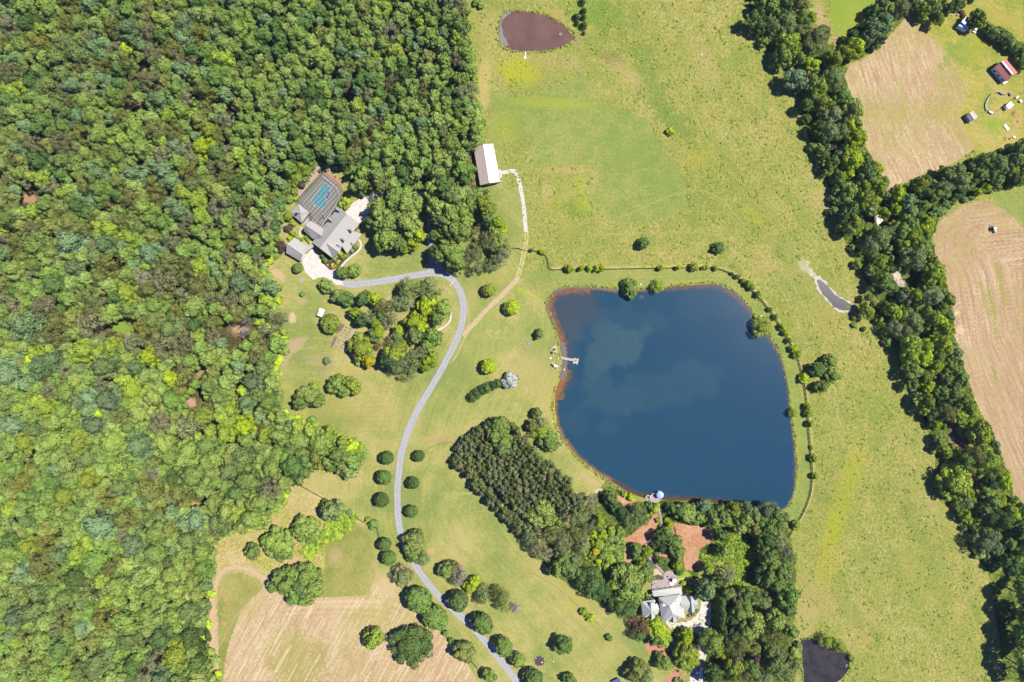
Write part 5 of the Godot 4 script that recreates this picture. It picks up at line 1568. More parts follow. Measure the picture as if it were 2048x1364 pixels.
func build_lakeside() -> void:
	var d := thing("dock", "small white wooden dock reaching into the lake's left side", "dock", at(1140, 719))
	var a := at(1121, 715.5)
	var b := at(1146.5, 720)
	var dir := (b - a).normalized()
	var bas := Basis(dir.cross(Vector3.UP), Vector3.UP, -dir)
	var n := 36
	for k in n:
		var st := begin()
		box(st, a.lerp(b, (k + 0.5) / n) + Vector3(0, 0.75, 0), Vector3(1.35, 0.06, 0.17), bas)
		part("plank", flat_normals(st), mats["grey_wood"], d)
	for k in 15:
		var st := begin()
		var c := b + dir * (0.1 + 0.19 * k) + bas.x * 0.35
		box(st, c + Vector3(0, 0.78, 0), Vector3(3.3 if k > 9 or k < 5 else 2.6, 0.06, 0.175), bas)
		part("plank", flat_normals(st), mats["grey_wood"], d)
	for k in 8:
		var st := begin()
		var q := a.lerp(b, 0.25 + 0.25 * (k / 2)) if k < 6 else b + dir * 2.6
		q += bas.x * (0.6 if k % 2 else -0.6) * (1.0 if k < 6 else 2.2)
		tube(st, Vector3(q.x, -0.2, q.z), Vector3(q.x, 0.72, q.z), 0.1, 0.1, 8)
		part("pile", flat_normals(st), mats["grey_wood"], d)
	patio_chair(b + dir * 1.4 + Vector3(0, 0.81, 0), 2.2, "iron", "dark chair at the end of the dock")
	# pavilion over the water
	sheet("lake_terrace", PackedVector2Array(range(24).map(func(i): return Vector2(1309.5 + cos(TAU * i / 24.0) * 11.0, 996.0 + sin(TAU * i / 24.0) * 11.0))), 0.6, mats["deck_board"], "round greyish pink terrace at the lake's lower shore", "terrace", 0.6)
	sheet("small_terrace", PackedVector2Array(range(16).map(func(i): return Vector2(1295.0 + cos(TAU * i / 16.0) * 5.2, 994.5 + sin(TAU * i / 16.0) * 5.2))), 0.55, mats["paver"], "small round terrace with a fire bowl beside the pavilion", "terrace", 0.55)
	for s in [[1309.5, 996.0, 10.6, "wall_ring", "curved pale parapet round the lakeside terrace", 0.62, 15], [1295.0, 994.5, 5.0, "wall_ring", "curved pale parapet round the fire bowl terrace", 0.56, 10]]:
		var st := begin()
		for i in s[6]:
			var p: float = PI * 0.95 + (PI * 1.05) * i / s[6]
			var q: float = PI * 0.95 + (PI * 1.05) * (i + 1) / s[6]
			bar(st, at(s[0] + cos(p) * s[2], s[1] + sin(p) * s[2]) + Vector3(0, s[5] + 0.45, 0), at(s[0] + cos(q) * s[2], s[1] + sin(q) * s[2]) + Vector3(0, s[5] + 0.45, 0), 0.3, 0.9)
		tag(put(s[3], flat_normals(st), mats["concrete"]), s[4], "wall")
	var pv := thing("pavilion", "octagonal pavilion with a pale blue roof at the lake's lower shore", "pavilion", at(1321, 991) + Vector3(0, 0.0, 0))
	var c := at(1321, 990.5, 4.0)
	var rp := []
	for i in 8:
		var p := TAU * (i + 0.5) / 8.0
		rp.append(Vector3(c.x + cos(p) * 2.05, 3.4, c.z + sin(p) * 2.05))
	for i in 8:
		var st := begin()
		tri(st, Vector3(c.x, 4.4, c.z), rp[(i + 1) % 8], rp[i])
		tri(st, Vector3(c.x, 4.3, c.z), rp[i] - Vector3(0, 0.1, 0), rp[(i + 1) % 8] - Vector3(0, 0.1, 0))
		quad(st, rp[i], rp[(i + 1) % 8], rp[(i + 1) % 8] - Vector3(0, 0.12, 0), rp[i] - Vector3(0, 0.12, 0))
		part("roof_panel", flat_normals(st), mats["pale_blue_roof"], pv)
		st = begin()
		var q: Vector3 = rp[i].lerp(Vector3(c.x, 3.4, c.z), 0.1)
		tube(st, Vector3(q.x, 0.5, q.z), q, 0.1, 0.1, 6)
		part("post", flat_normals(st), mats["white_paint"], pv)
	var s8 := begin()
	tube(s8, Vector3(c.x, 0.1, c.z), Vector3(c.x, 0.62, c.z), 2.0, 2.0, 8)
	part("floor", flat_normals(s8), mats["deck_board"], pv)
	var fb := thing("fire_bowl", "small dark fire bowl on the round terrace", "fire bowl", at(1295, 993.5) + Vector3(0, 0.55, 0))
	s8 = begin()
	tube(s8, Vector3.ZERO, Vector3(0, 0.4, 0), 0.3, 0.55, 12, false)
	put("bowl", flat_normals(s8), mats["iron"], fb)
	s8 = begin()
	tube(s8, Vector3(0, 0.02, 0), Vector3(0, 0.2, 0), 0.3, 0.4, 10)
	put("ash", flat_normals(s8), mats["dead_wood"], fb)
	# fire ring and benches on the lawn
	var fr := thing("fire_ring", "ring of pale stones on the lawn left of the dock", "fire pit", at(1059, 687))
	for i in 12:
		s8 = begin()
		var p := TAU * i / 12.0
		box(s8, Vector3(cos(p) * 0.95, 0.16, sin(p) * 0.95), Vector3(0.42, 0.34, 0.4), Basis(Vector3.UP, -p + 0.2 * sin(i * 7.0)))
		put("stone", flat_normals(s8), mats["pink_gravel"], fr)
	s8 = begin()
	tube(s8, Vector3(0, 0.0, 0), Vector3(0, 0.04, 0), 0.8, 0.8, 14)
	put("ash", flat_normals(s8), mats["dead_wood"], fr)
	for s in ["1050.5 677.5 0.72|upper curved bench round the stone fire ring", "1047 687 1.55|middle bench left of the stone fire ring", "1051 696.5 -0.72|lower bench round the stone fire ring"]:
		var t := (s as String).split("|")
		var v := t[0].split_floats(" ")
		var o := thing("bench", t[1], "bench", at(v[0], v[1]), v[2])
		s8 = begin()
		box(s8, Vector3(0, 0.42, 0), Vector3(1.7, 0.1, 0.45))
		put("seat", flat_normals(s8), mats["pink_gravel"], o)
		for k in 2:
			s8 = begin()
			box(s8, Vector3(-0.6 + 1.2 * k, 0.18, 0), Vector3(0.15, 0.36, 0.4))
			put("leg", flat_normals(s8), mats["bark"], o)
	for s in [["1105 694, 1113 692, 1114 708, 1104 708, 1102 704", "uppermost tan planting bed beside the dock lawn"], ["1103 726, 1112 725, 1115 738, 1108 738, 1102 734", "lower tan planting bed beside the dock lawn"]]:
		sheet("sand_bed", smooth(pts(s[0]), true, 3), 0.012, mats["tan_earth"], s[1], "planting bed")
	var um := thing("umbrella", "white umbrella among the shrubs below the dock", "umbrella", at(1110, 731.5))
	s8 = begin()
	for k in 8:
		var p := TAU * k / 8.0
		var q := TAU * (k + 1) / 8.0
		tri(s8, Vector3(0, 2.5, 0), Vector3(cos(p) * 0.75, 2.15, sin(p) * 0.75), Vector3(cos(q) * 0.75, 2.15, sin(q) * 0.75))
	put("canopy", flat_normals(s8), mats["white_paint"], um)
	s8 = begin()
	tube(s8, Vector3.ZERO, Vector3(0, 2.4, 0), 0.04, 0.03, 6)
	put("pole", flat_normals(s8), mats["galvanised"], um)
	patio_chair(at(1115, 732.2), 1.0, "white_paint", "white chair right of the white umbrella")
	for s in ["1100.5 716.5|1.2|white boulder left of the dock path", "1117 717|0.6|small white stone at the dock's landing", "1102 694|1.0|pale boulder above the upper planting bed", "1103 736|1.0|pale boulder below the lower planting bed", "1093 573|0.8|pale stone at the lake's top left corner", "1098 571|0.9|rightmost pale stone at the lake's top left corner", "1281.5 569|0.9|white box behind the two shore trees on top", "1522 632|0.9|white box on the bank above the lime shore tree", "1105.5 843|0.8|white box on the bank beside the left shore trees", "936 977|0.7|white post box on the big lower lawn", "1107 1323|0.6|white stone on the lawn right of the mulch ring", "1095 598|1.2|reddish pale rock at the lake's top left cove", "1403 110|0.8|single white stone in the upper pasture", "1128.5 739|0.9|white rock at the shoreline below the dock"]:
		var t := (s as String).split("|")
		var v := t[0].split_floats(" ")
		boulder(at(v[0], v[1]), float(t[1]) * 0.55, "white_paint" if "white" in t[2] else "pink_gravel", t[2])
	# concrete risers and the spillway pipe of the small ponds
	for s in ["1121.3 69|round concrete riser standing in the brown pond", "1693.3 1331|round concrete riser at the dark pond's right bank"]:
		var t := (s as String).split("|")
		var v := t[0].split_floats(" ")
		var o := thing("pond_riser", t[1], "riser", at(v[0], v[1]))
		s8 = begin()
		for k in 16:
			var p := TAU * k / 16.0
			var q := TAU * (k + 1) / 16.0
			bar(s8, Vector3(cos(p) * 0.62, 0.2, sin(p) * 0.62), Vector3(cos(q) * 0.62, 0.2, sin(q) * 0.62), 0.24, 0.5)
		put("rim", flat_normals(s8), mats["concrete"], o)
		s8 = begin()
		tube(s8, Vector3(0, 0.02, 0), Vector3(0, 0.06, 0), 0.5, 0.5, 12)
		put("shaft", flat_normals(s8), mats["iron"], o)
	var sw := thing("spillway_pipe", "white spillway pipe below the brown pond", "pipe", at(1050, 112))
	s8 = begin()
	tube(s8, at(1050.5, 104.5) + Vector3(0, 0.25, 0), at(1050.2, 112) + Vector3(0, 0.25, 0), 0.28, 0.28, 8)
	part("pipe", flat_normals(s8), mats["white_paint"], sw)
	s8 = begin()
	prism(s8, ground(pts("1049 111, 1051.4 111, 1052.4 118, 1048.2 118")), 0.0, 0.2)
	part("apron", flat_normals(s8), mats["white_paint"], sw)
	# stone walls, rings and beds
	ribbon("curved_wall", pts("902 615.5, 902 630, 900 641, 893 650, 884 656.5, 874.5 661"), 3.6, 0.45, mats["concrete"], "curved pale stone walk and wall inside the driveway bend", "wall", 0.3, 0.45, "thing")
	var mr := thing("mulch_ring", "round dark mulch mound with boulders on the lower lawn", "mound", at(1079, 1322))
	s8 = begin()
	tube(s8, Vector3(0, 0.0, 0), Vector3(0, 0.25, 0), 2.9, 2.6, 22)
	tube(s8, Vector3(0, 0.25, 0), Vector3(0, 0.6, 0), 2.6, 1.0, 22)
	put("mulch", flat_normals(s8), mats["dark_mulch"], mr)
	for i in 9:
		var p := TAU * i / 9.0 + 0.3
		var bm := boulder_mesh(0.35 + 0.15 * (i % 3), i)
		put("edge_stone", bm, mats["pink_gravel"], mr, Vector3(cos(p) * 2.9, 0.15, sin(p) * 2.9))
	boulder(at(1084, 1324), 0.55, "white_paint", "pale boulder on the dark mulch ring's right side")
	boulder(at(1088, 1331), 0.5, "pink_gravel", "pinkish boulder below the dark mulch ring")
	# riprap along the shore
	var spots := []
	var r2 := RandomNumberGenerator.new()
	r2.seed = 88
	for l in [["1108 583, 1125 577.5, 1160 575, 1200 577, 1238 581", 300, 1.6], ["1122 688, 1125 700, 1127 720, 1125 742, 1121 757", 520, 4.2], ["1440 572, 1465 584, 1485 601, 1510 634, 1521 651", 220, 1.2], ["1535 669, 1559 711, 1575 765, 1580 830, 1589 900, 1591 950, 1586 988, 1575 1010", 420, 1.2], ["1096 600, 1095 622, 1110 655", 60, 2.0], ["1112 846, 1130 884, 1170 926, 1215 958, 1260 987", 120, 1.2]]:
		var line := smooth(pts(l[0]), false, 6)
		for k in l[1]:
			var f := r2.randf() * (line.size() - 1.001)
			var p := line[int(f)].lerp(line[int(f) + 1], f - int(f)) + Vector2(r2.randfn() * l[2] * 0.6 + (l[2] * 0.5 if l[1] == 520 else 0.0), r2.randfn() * l[2] * 0.6)
			spots.append(p)
	var mm := MultiMesh.new()
	mm.transform_format = MultiMesh.TRANSFORM_3D
	mm.mesh = boulder_mesh(1.0, 4)
	mm.instance_count = spots.size()
	for i in spots.size():
		var w := at(spots[i].x, spots[i].y)
		var sc := r2.randf_range(0.18, 0.5)
		mm.set_instance_transform(i, Transform3D(Basis(Vector3.UP, r2.randf() * TAU).scaled(Vector3(sc, sc * 0.7, sc)), w + Vector3(0, sc * 0.2, 0)))
	var mi := MultiMeshInstance3D.new()
	mi.name = "shore_rocks"
	mi.multimesh = mm
	mi.material_override = mats["rock"]
	mi.set_meta("kind", "stuff")
	tag(mi, "dark and pale rocks lining the lake shore", "rocks")
	add_child(mi)

func boulder_mesh(r: float, sd: int) -> ArrayMesh:
	var sp := SphereMesh.new()
	sp.radius = r
	sp.height = r * 1.6
	sp.radial_segments = 8
	sp.rings = 4
	var st := SurfaceTool.new()
	st.create_from(sp, 0)
	var arr := st.commit().surface_get_arrays(0)
	var v: PackedVector3Array = arr[Mesh.ARRAY_VERTEX]
	var n := FastNoiseLite.new()
	n.seed = sd
	n.frequency = 0.9 / r
	for i in v.size():
		v[i] *= 1.0 + 0.45 * n.get_noise_3d(v[i].x, v[i].y, v[i].z)
	arr[Mesh.ARRAY_VERTEX] = v
	var m := ArrayMesh.new()
	m.add_surface_from_arrays(Mesh.PRIMITIVE_TRIANGLES, arr)
	return m

func boulder(pos: Vector3, r: float, m: String, label: String) -> void:
	tag(put("boulder", boulder_mesh(r, int(pos.x * 10)), mats[m], null, pos + Vector3(0, r * 0.3, 0)), label, "boulder")

# ---------------------------------------------------------------- vegetable plot

func build_garden() -> void:
	for s in ["681 647, 690 649, 682 662, 674 667, 672 665|upper dark soil strip of the vegetable plot", "669 673, 675 674, 665 695, 660 693|lower dark soil strip of the vegetable plot"]:
		var a := (s as String).split("|")
		sheet("soil_strip", pts(a[0]), 0.014, mats["soil"], a[1], "soil")
	for i in 6:
		var a := Vector2(692, 652) + Vector2(7.6, 4.4) * i * (1.0 if i < 3 else 1.1)
		var b := a + Vector2(-10.6, 21.0)
		for h in 2:
			var p := a if h == 0 else b + Vector2(-1.4, 3.0)
			var q := b if h == 0 else b + Vector2(-11.0, 22.0)
			sheet("soil_row", PackedVector2Array([p - Vector2(1.9, 1.0), p + Vector2(1.9, 1.0), q + Vector2(1.9, 1.0), q - Vector2(1.9, 1.0)]), 0.013, mats["pink_gravel"] if i != 3 else mats["soil"], "%s bare soil row of the vegetable plot, %s half" % [ordinal(i), "upper" if h == 0 else "lower"], "soil")

# ---------------------------------------------------------------- trees

const LEAF := {
	"lime": ["172,196,50", "lime green"], "yg": ["148,168,66", "yellowish green"], "lg": ["138,160,86", "light green"], "mg": ["126,154,74", "mid green"], "dg": ["94,124,62", "dark green"],
	"ol": ["132,142,74", "olive green"], "bg": ["118,146,98", "bluish green"], "gg": ["138,152,100", "greyish green"], "gb": ["142,146,102", "greyish brown"], "wh": ["226,224,216", "white"], "pu": ["84,66,68", "dark purple"],
	"gy": ["150,146,136", "pale grey"], "dk": ["70,96,56", "deep green"], "ye": ["214,204,40", "yellow"], "pl": ["150,160,120", "greyish green"], "br": ["120,96,70", "brown"],
}

func leaf_mat(key: String, shade: int) -> StandardMaterial3D:
	var id := "leaf_%s_%d" % [key, shade]
	if mats.has(id):
		return mats[id]
	var c := col(LEAF[key][0], LEAF_TINT)
	var r := RandomNumberGenerator.new()
	r.seed = id.hash()
	var f := 1.0 + (shade - 2) * 0.06
	c = Color(minf(c.r * f * r.randf_range(0.96, 1.05), 1.0), minf(c.g * f, 1.0), minf(c.b * f * r.randf_range(0.92, 1.1), 1.0))
	var m := mat(id, c, 0.75)
	m.vertex_color_use_as_albedo = true
	m.metallic_specular = 0.25
	m.cull_mode = BaseMaterial3D.CULL_DISABLED
	m.backlight_enabled = true
	m.backlight = Color(c.r * 1.05, c.g * 1.1, c.b * 0.7)
	return m

func leaf_cloud(lobes: Array, count: int, size: float, sd: int, down := -0.25, ragged := 0.15, needle := 1.0) -> ArrayMesh:
	var r := RandomNumberGenerator.new()
	r.seed = sd
	var v := PackedVector3Array()
	var n := PackedVector3Array()
	var c := PackedColorArray()
	var ids := PackedInt32Array()
	var weights := []
	var total := 0.0
	for l in lobes:
		total += (l[1] as Vector3).x * (l[1] as Vector3).x
		weights.append(total)
	var tone := []
	for l in lobes:
		tone.append(r.randf_range(0.78, 1.0))
	var made := 0
	var tries := 0
	while made < count and tries < count * 5:
		tries += 1
		var w := r.randf() * total
		var k := 0
		while k < weights.size() - 1 and weights[k] < w:
			k += 1
		var d := Vector3(r.randfn(), r.randfn(), r.randfn()).normalized()
		if d.y < down:
			continue
		var ctr: Vector3 = lobes[k][0]
		var rad: Vector3 = lobes[k][1]
		var p := ctr + d * rad * (1.0 + r.randf_range(-ragged, ragged))
		var buried := false
		for j in lobes.size():
			if j != k and ((p - lobes[j][0]) / (lobes[j][1] as Vector3)).length() < 0.8:
				buried = true
				break
		if buried:
			continue
		made += 1
		var up := (d + Vector3(r.randfn(), r.randfn(), r.randfn()) * 0.38).normalized()
		var x := up.cross(Vector3(r.randfn(), r.randfn(), r.randfn())).normalized()
		var y := up.cross(x)
		var s := size * r.randf_range(0.65, 1.35)
		var shade: float = tone[k] * r.randf_range(0.8, 1.0)
		var q := Color(shade * r.randf_range(0.92, 1.0), shade, shade * r.randf_range(0.8, 1.0))
		var b := v.size()
		var nn := (up * 0.65 + d * 0.5).normalized()
		for e in 5:
			var a := TAU * e / 5.0 + r.randf_range(-0.35, 0.35)
			var o := s * r.randf_range(0.7, 1.25)
			v.append(p + x * cos(a) * o * needle + y * sin(a) * o - up * o * 0.25)
			n.append(nn)
			c.append(q)
		for e in 3:
			ids.append(b)
			ids.append(b + e + 2)
			ids.append(b + e + 1)
	var arr := []
	arr.resize(Mesh.ARRAY_MAX)
	arr[Mesh.ARRAY_VERTEX] = v
	arr[Mesh.ARRAY_NORMAL] = n
	arr[Mesh.ARRAY_COLOR] = c
	arr[Mesh.ARRAY_INDEX] = ids
	var m := ArrayMesh.new()
	m.add_surface_from_arrays(Mesh.PRIMITIVE_TRIANGLES, arr)
	return m

func dome(r: RandomNumberGenerator, ring: int, top: int, lobe: float) -> Array:
	var l := [[Vector3(0, 0.55, 0), Vector3(0.55, 0.6, 0.55)]]
	var ph := r.randf() * TAU
	for i in ring:
		var a := ph + TAU * (i + r.randf_range(-0.3, 0.3)) / ring
		var q := r.randf_range(0.65, 1.3) * lobe
		l.append([Vector3(cos(a), 0, sin(a)) * (1.0 - q * 0.95) * r.randf_range(0.72, 1.22) + Vector3(0, r.randf_range(0.3, 0.6), 0), Vector3(q, q * 0.95, q)])
	for i in top:
		var a := r.randf() * TAU
		var q := r.randf_range(0.65, 1.0) * lobe
		l.append([Vector3(cos(a), 0, sin(a)) * r.randf_range(0.1, 0.5) + Vector3(0, r.randf_range(0.8, 1.0), 0), Vector3(q, q * 0.85, q)])
	return l

func trunk_mesh(sd: int, limbs: int, spread: float) -> ArrayMesh:   # a unit tall trunk with limbs reaching into the crown
	var r := RandomNumberGenerator.new()
	r.seed = sd
	var st := begin()
	tube(st, Vector3.ZERO, Vector3(0, 0.45, 0), 0.034, 0.026, 7, false)
	tube(st, Vector3(0, 0.45, 0), Vector3(0.01, 0.95, 0.01), 0.026, 0.006, 6, false)
	for i in limbs:
		var a := TAU * i / limbs + r.randf_range(-0.4, 0.4)
		var y := r.randf_range(0.35, 0.7)
		var e := Vector3(cos(a) * spread, y + r.randf_range(0.14, 0.3), sin(a) * spread)
		tube(st, Vector3(0, y, 0), e, 0.014, 0.004, 5, false)
	return flat_normals(st)

func bare_mesh(sd: int) -> ArrayMesh:   # the bleached crown of a dead tree
	var r := RandomNumberGenerator.new()
	r.seed = sd
	var st := begin()
	tube(st, Vector3.ZERO, Vector3(0, 0.9, 0), 0.05, 0.02, 6, false)
	for i in 26:
		var a := TAU * i / 26.0 * 3.0 + r.randf()
		var y := r.randf_range(0.35, 0.85)
		var l := r.randf_range(0.6, 1.0)
		var e := Vector3(cos(a) * l, y + r.randf_range(0.0, 0.35), sin(a) * l)
		var b := Vector3(0, y, 0)
		tube(st, b, e, 0.03, 0.012, 4, false)
		for k in 5:
			var m := b.lerp(e, r.randf_range(0.35, 1.0))
			tube(st, m, m + Vector3(r.randfn(), r.randf() * 0.6, r.randfn()) * 0.22, 0.014, 0.006, 3, false)
	return flat_normals(st)

func build_tree_meshes() -> void:
	var r := RandomNumberGenerator.new()
	r.seed = 4711
	leafs = {"b": [], "r": [], "p": [], "c": [], "s": [], "w": [], "t": [], "d": [], "bb": []}
	for i in 9:
		leafs.b.append(leaf_cloud(dome(r, 10 + i % 4, 8 + i % 3, 0.3), 1900, 0.07, 100 + i, -0.25, 0.24))
	for i in 5:
		leafs.bb.append(leaf_cloud(dome(r, 15 + i, 16, 0.22), 3800, 0.046, 150 + i, -0.25, 0.26))
	for i in 4:
		var l := [[Vector3(0, 0.5, 0), Vector3(0.9, 0.72, 0.9)]]
		for k in 26:
			var d := Vector3(r.randfn(), absf(r.randfn()) * 0.9 - 0.1, r.randfn()).normalized()
			l.append([Vector3(0, 0.5, 0) + d * Vector3(0.8, 0.62, 0.8), Vector3.ONE * r.randf_range(0.17, 0.26)])
		leafs.r.append(leaf_cloud(l, 2000, 0.065, 200 + i, -0.2, 0.08))
	for i in 6:   # open, see-through pines
		var l := []
		for k in 30:
			var a := r.randf() * TAU
			var q := sqrt(r.randf())
			var y := 1.05 - q * q * 0.7 + r.randf_range(-0.2, 0.1)
			l.append([Vector3(cos(a) * q * 0.85, y, sin(a) * q * 0.85), Vector3.ONE * r.randf_range(0.15, 0.26)])
		leafs.p.append(leaf_cloud(l, 2200, 0.052, 300 + i, -0.5, 0.4, 0.45))
	for i in 3:   # columnar conifers
		var l := []
		for k in 26:
			var y := k / 26.0 * 1.25
			var q := (1.0 - y / 1.4) * 0.75
			var a := k * 2.4
			l.append([Vector3(cos(a) * q, y, sin(a) * q), Vector3.ONE * (0.2 + 0.2 * (1.0 - y / 1.4))])
		leafs.c.append(leaf_cloud(l, 1300, 0.07, 400 + i, -0.4, 0.15))
	for i in 4:
		leafs.s.append(leaf_cloud(dome(r, 5, 3, 0.45), 500, 0.13, 500 + i))
	for i in 3:   # soft, fine leaved crowns
		leafs.w.append(leaf_cloud(dome(r, 11, 9, 0.3), 2600, 0.05, 600 + i, -0.3, 0.22, 0.6))
	for i in 5:   # plantation pines: whorls of radiating branches
		var l := []
		for k in 22:
			var y := 0.3 + 0.95 * k / 22.0
			var q := (1.3 - y) * 0.85
			var a := k * 2.4 + r.randf()
			l.append([Vector3(cos(a) * q, y, sin(a) * q), Vector3(0.3, 0.14, 0.3) * (0.6 + q * 0.5)])
		leafs.t.append(leaf_cloud(l, 850, 0.11, 700 + i, -0.3, 0.3, 0.5))
	for i in 4:
		leafs.d.append(bare_mesh(800 + i))
	leafs.trunk = []
	for i in 4:
		leafs.trunk.append(trunk_mesh(900 + i, 5 + i, 0.2))

func tree(px: float, py: float, r: float, h: float, colour: String, kind: String, where: String, group: String, broad := "broadleaf_tree") -> Node3D:
	var rm := r * S
	var ch := minf(h * 0.85, rm * (1.9 if kind in ["b", "bb", "r", "w"] else 2.6 if kind in ["c", "t"] else 1.5))
	var hc := h - ch * 0.5
	var p := at(px, py, hc)
	var k := (H - hc) / H
	var called: String = {"b": broad, "bb": broad, "r": "round_tree", "p": "pine_tree", "t": "plantation_pine", "c": "conifer", "s": "shrub", "w": broad if broad != "broadleaf_tree" else "willowy_tree", "d": "dead_tree"}[kind]
	var t := Node3D.new()
	t.name = numbered(called)
	add_child(t)
	t.position = Vector3(p.x, 0, p.z)
	t.rotation.y = rng.randf() * TAU
	t.set_meta("category", "shrub" if kind == "s" else "tree")
	if group != "":
		t.set_meta("group", group)
	var size := "tiny" if r < 6 else "small" if r < 11 else "middling" if r < 17 else "large" if r < 24 else "huge"
	var noun: String = {"b": "tree", "bb": "tree", "r": "round tree", "p": "pine", "t": "pine", "c": "conifer", "s": "shrub", "w": "feathery tree", "d": "bare tree"}[kind]
	later(t, size + " " + LEAF[colour][1] + " " + noun, Vector2(px, py), where)
	var crown := MeshInstance3D.new()
	var list: Array = leafs[kind]
	crown.mesh = list[rng.randi() % list.size()]
	crown.name = "crown"
	if kind == "d":
		crown.name = "branches"
		crown.material_override = mats["dead_wood"] if colour != "br" else mats["bark"]
		crown.scale = Vector3(rm * k, h, rm * k)
		t.add_child(crown, true)
		return t
	crown.material_override = leaf_mat(colour, rng.randi() % 5)
	var vs := ch / 1.3
	var odd := 0.11 if kind in ["r", "c", "t", "s"] else 0.2
	crown.scale = Vector3(rm * k * rng.randf_range(1.0 - odd, 1.0 + odd), vs, rm * k * rng.randf_range(1.0 - odd, 1.0 + odd))
	crown.position.y = h - ch - (0.12 * vs if kind == "s" else 0.0)
	t.add_child(crown, true)
	var trunk := MeshInstance3D.new()
	trunk.mesh = leafs.trunk[rng.randi() % 4]
	trunk.name = "stem" if kind == "s" else "trunk"
	trunk.material_override = mats["bark"]
	var th := h - ch * 0.15
	trunk.scale = Vector3(minf(th, 14.0) * 0.8, th, minf(th, 14.0) * 0.8)
	t.add_child(trunk, true)
	return t

func grove(rows: String, where: String, group: String, tall: float, cap: float, called := "broadleaf_tree") -> void:   # "x y r colour kind; ..."
	for s in rows.split(";"):
		var w := s.strip_edges().split(" ")
		if w.size() < 5:
			continue
		var r := float(w[2])
		var h := minf(cap, maxf(1.0, r * S * tall)) * rng.randf_range(0.93, 1.07)
		if w[4] == "s":
			h = maxf(0.7, r * S * 1.5)
		if w.size() > 5:
			h = float(w[5])
		tree(float(w[0]), float(w[1]), r, h, w[3], w[4], where, group, called)

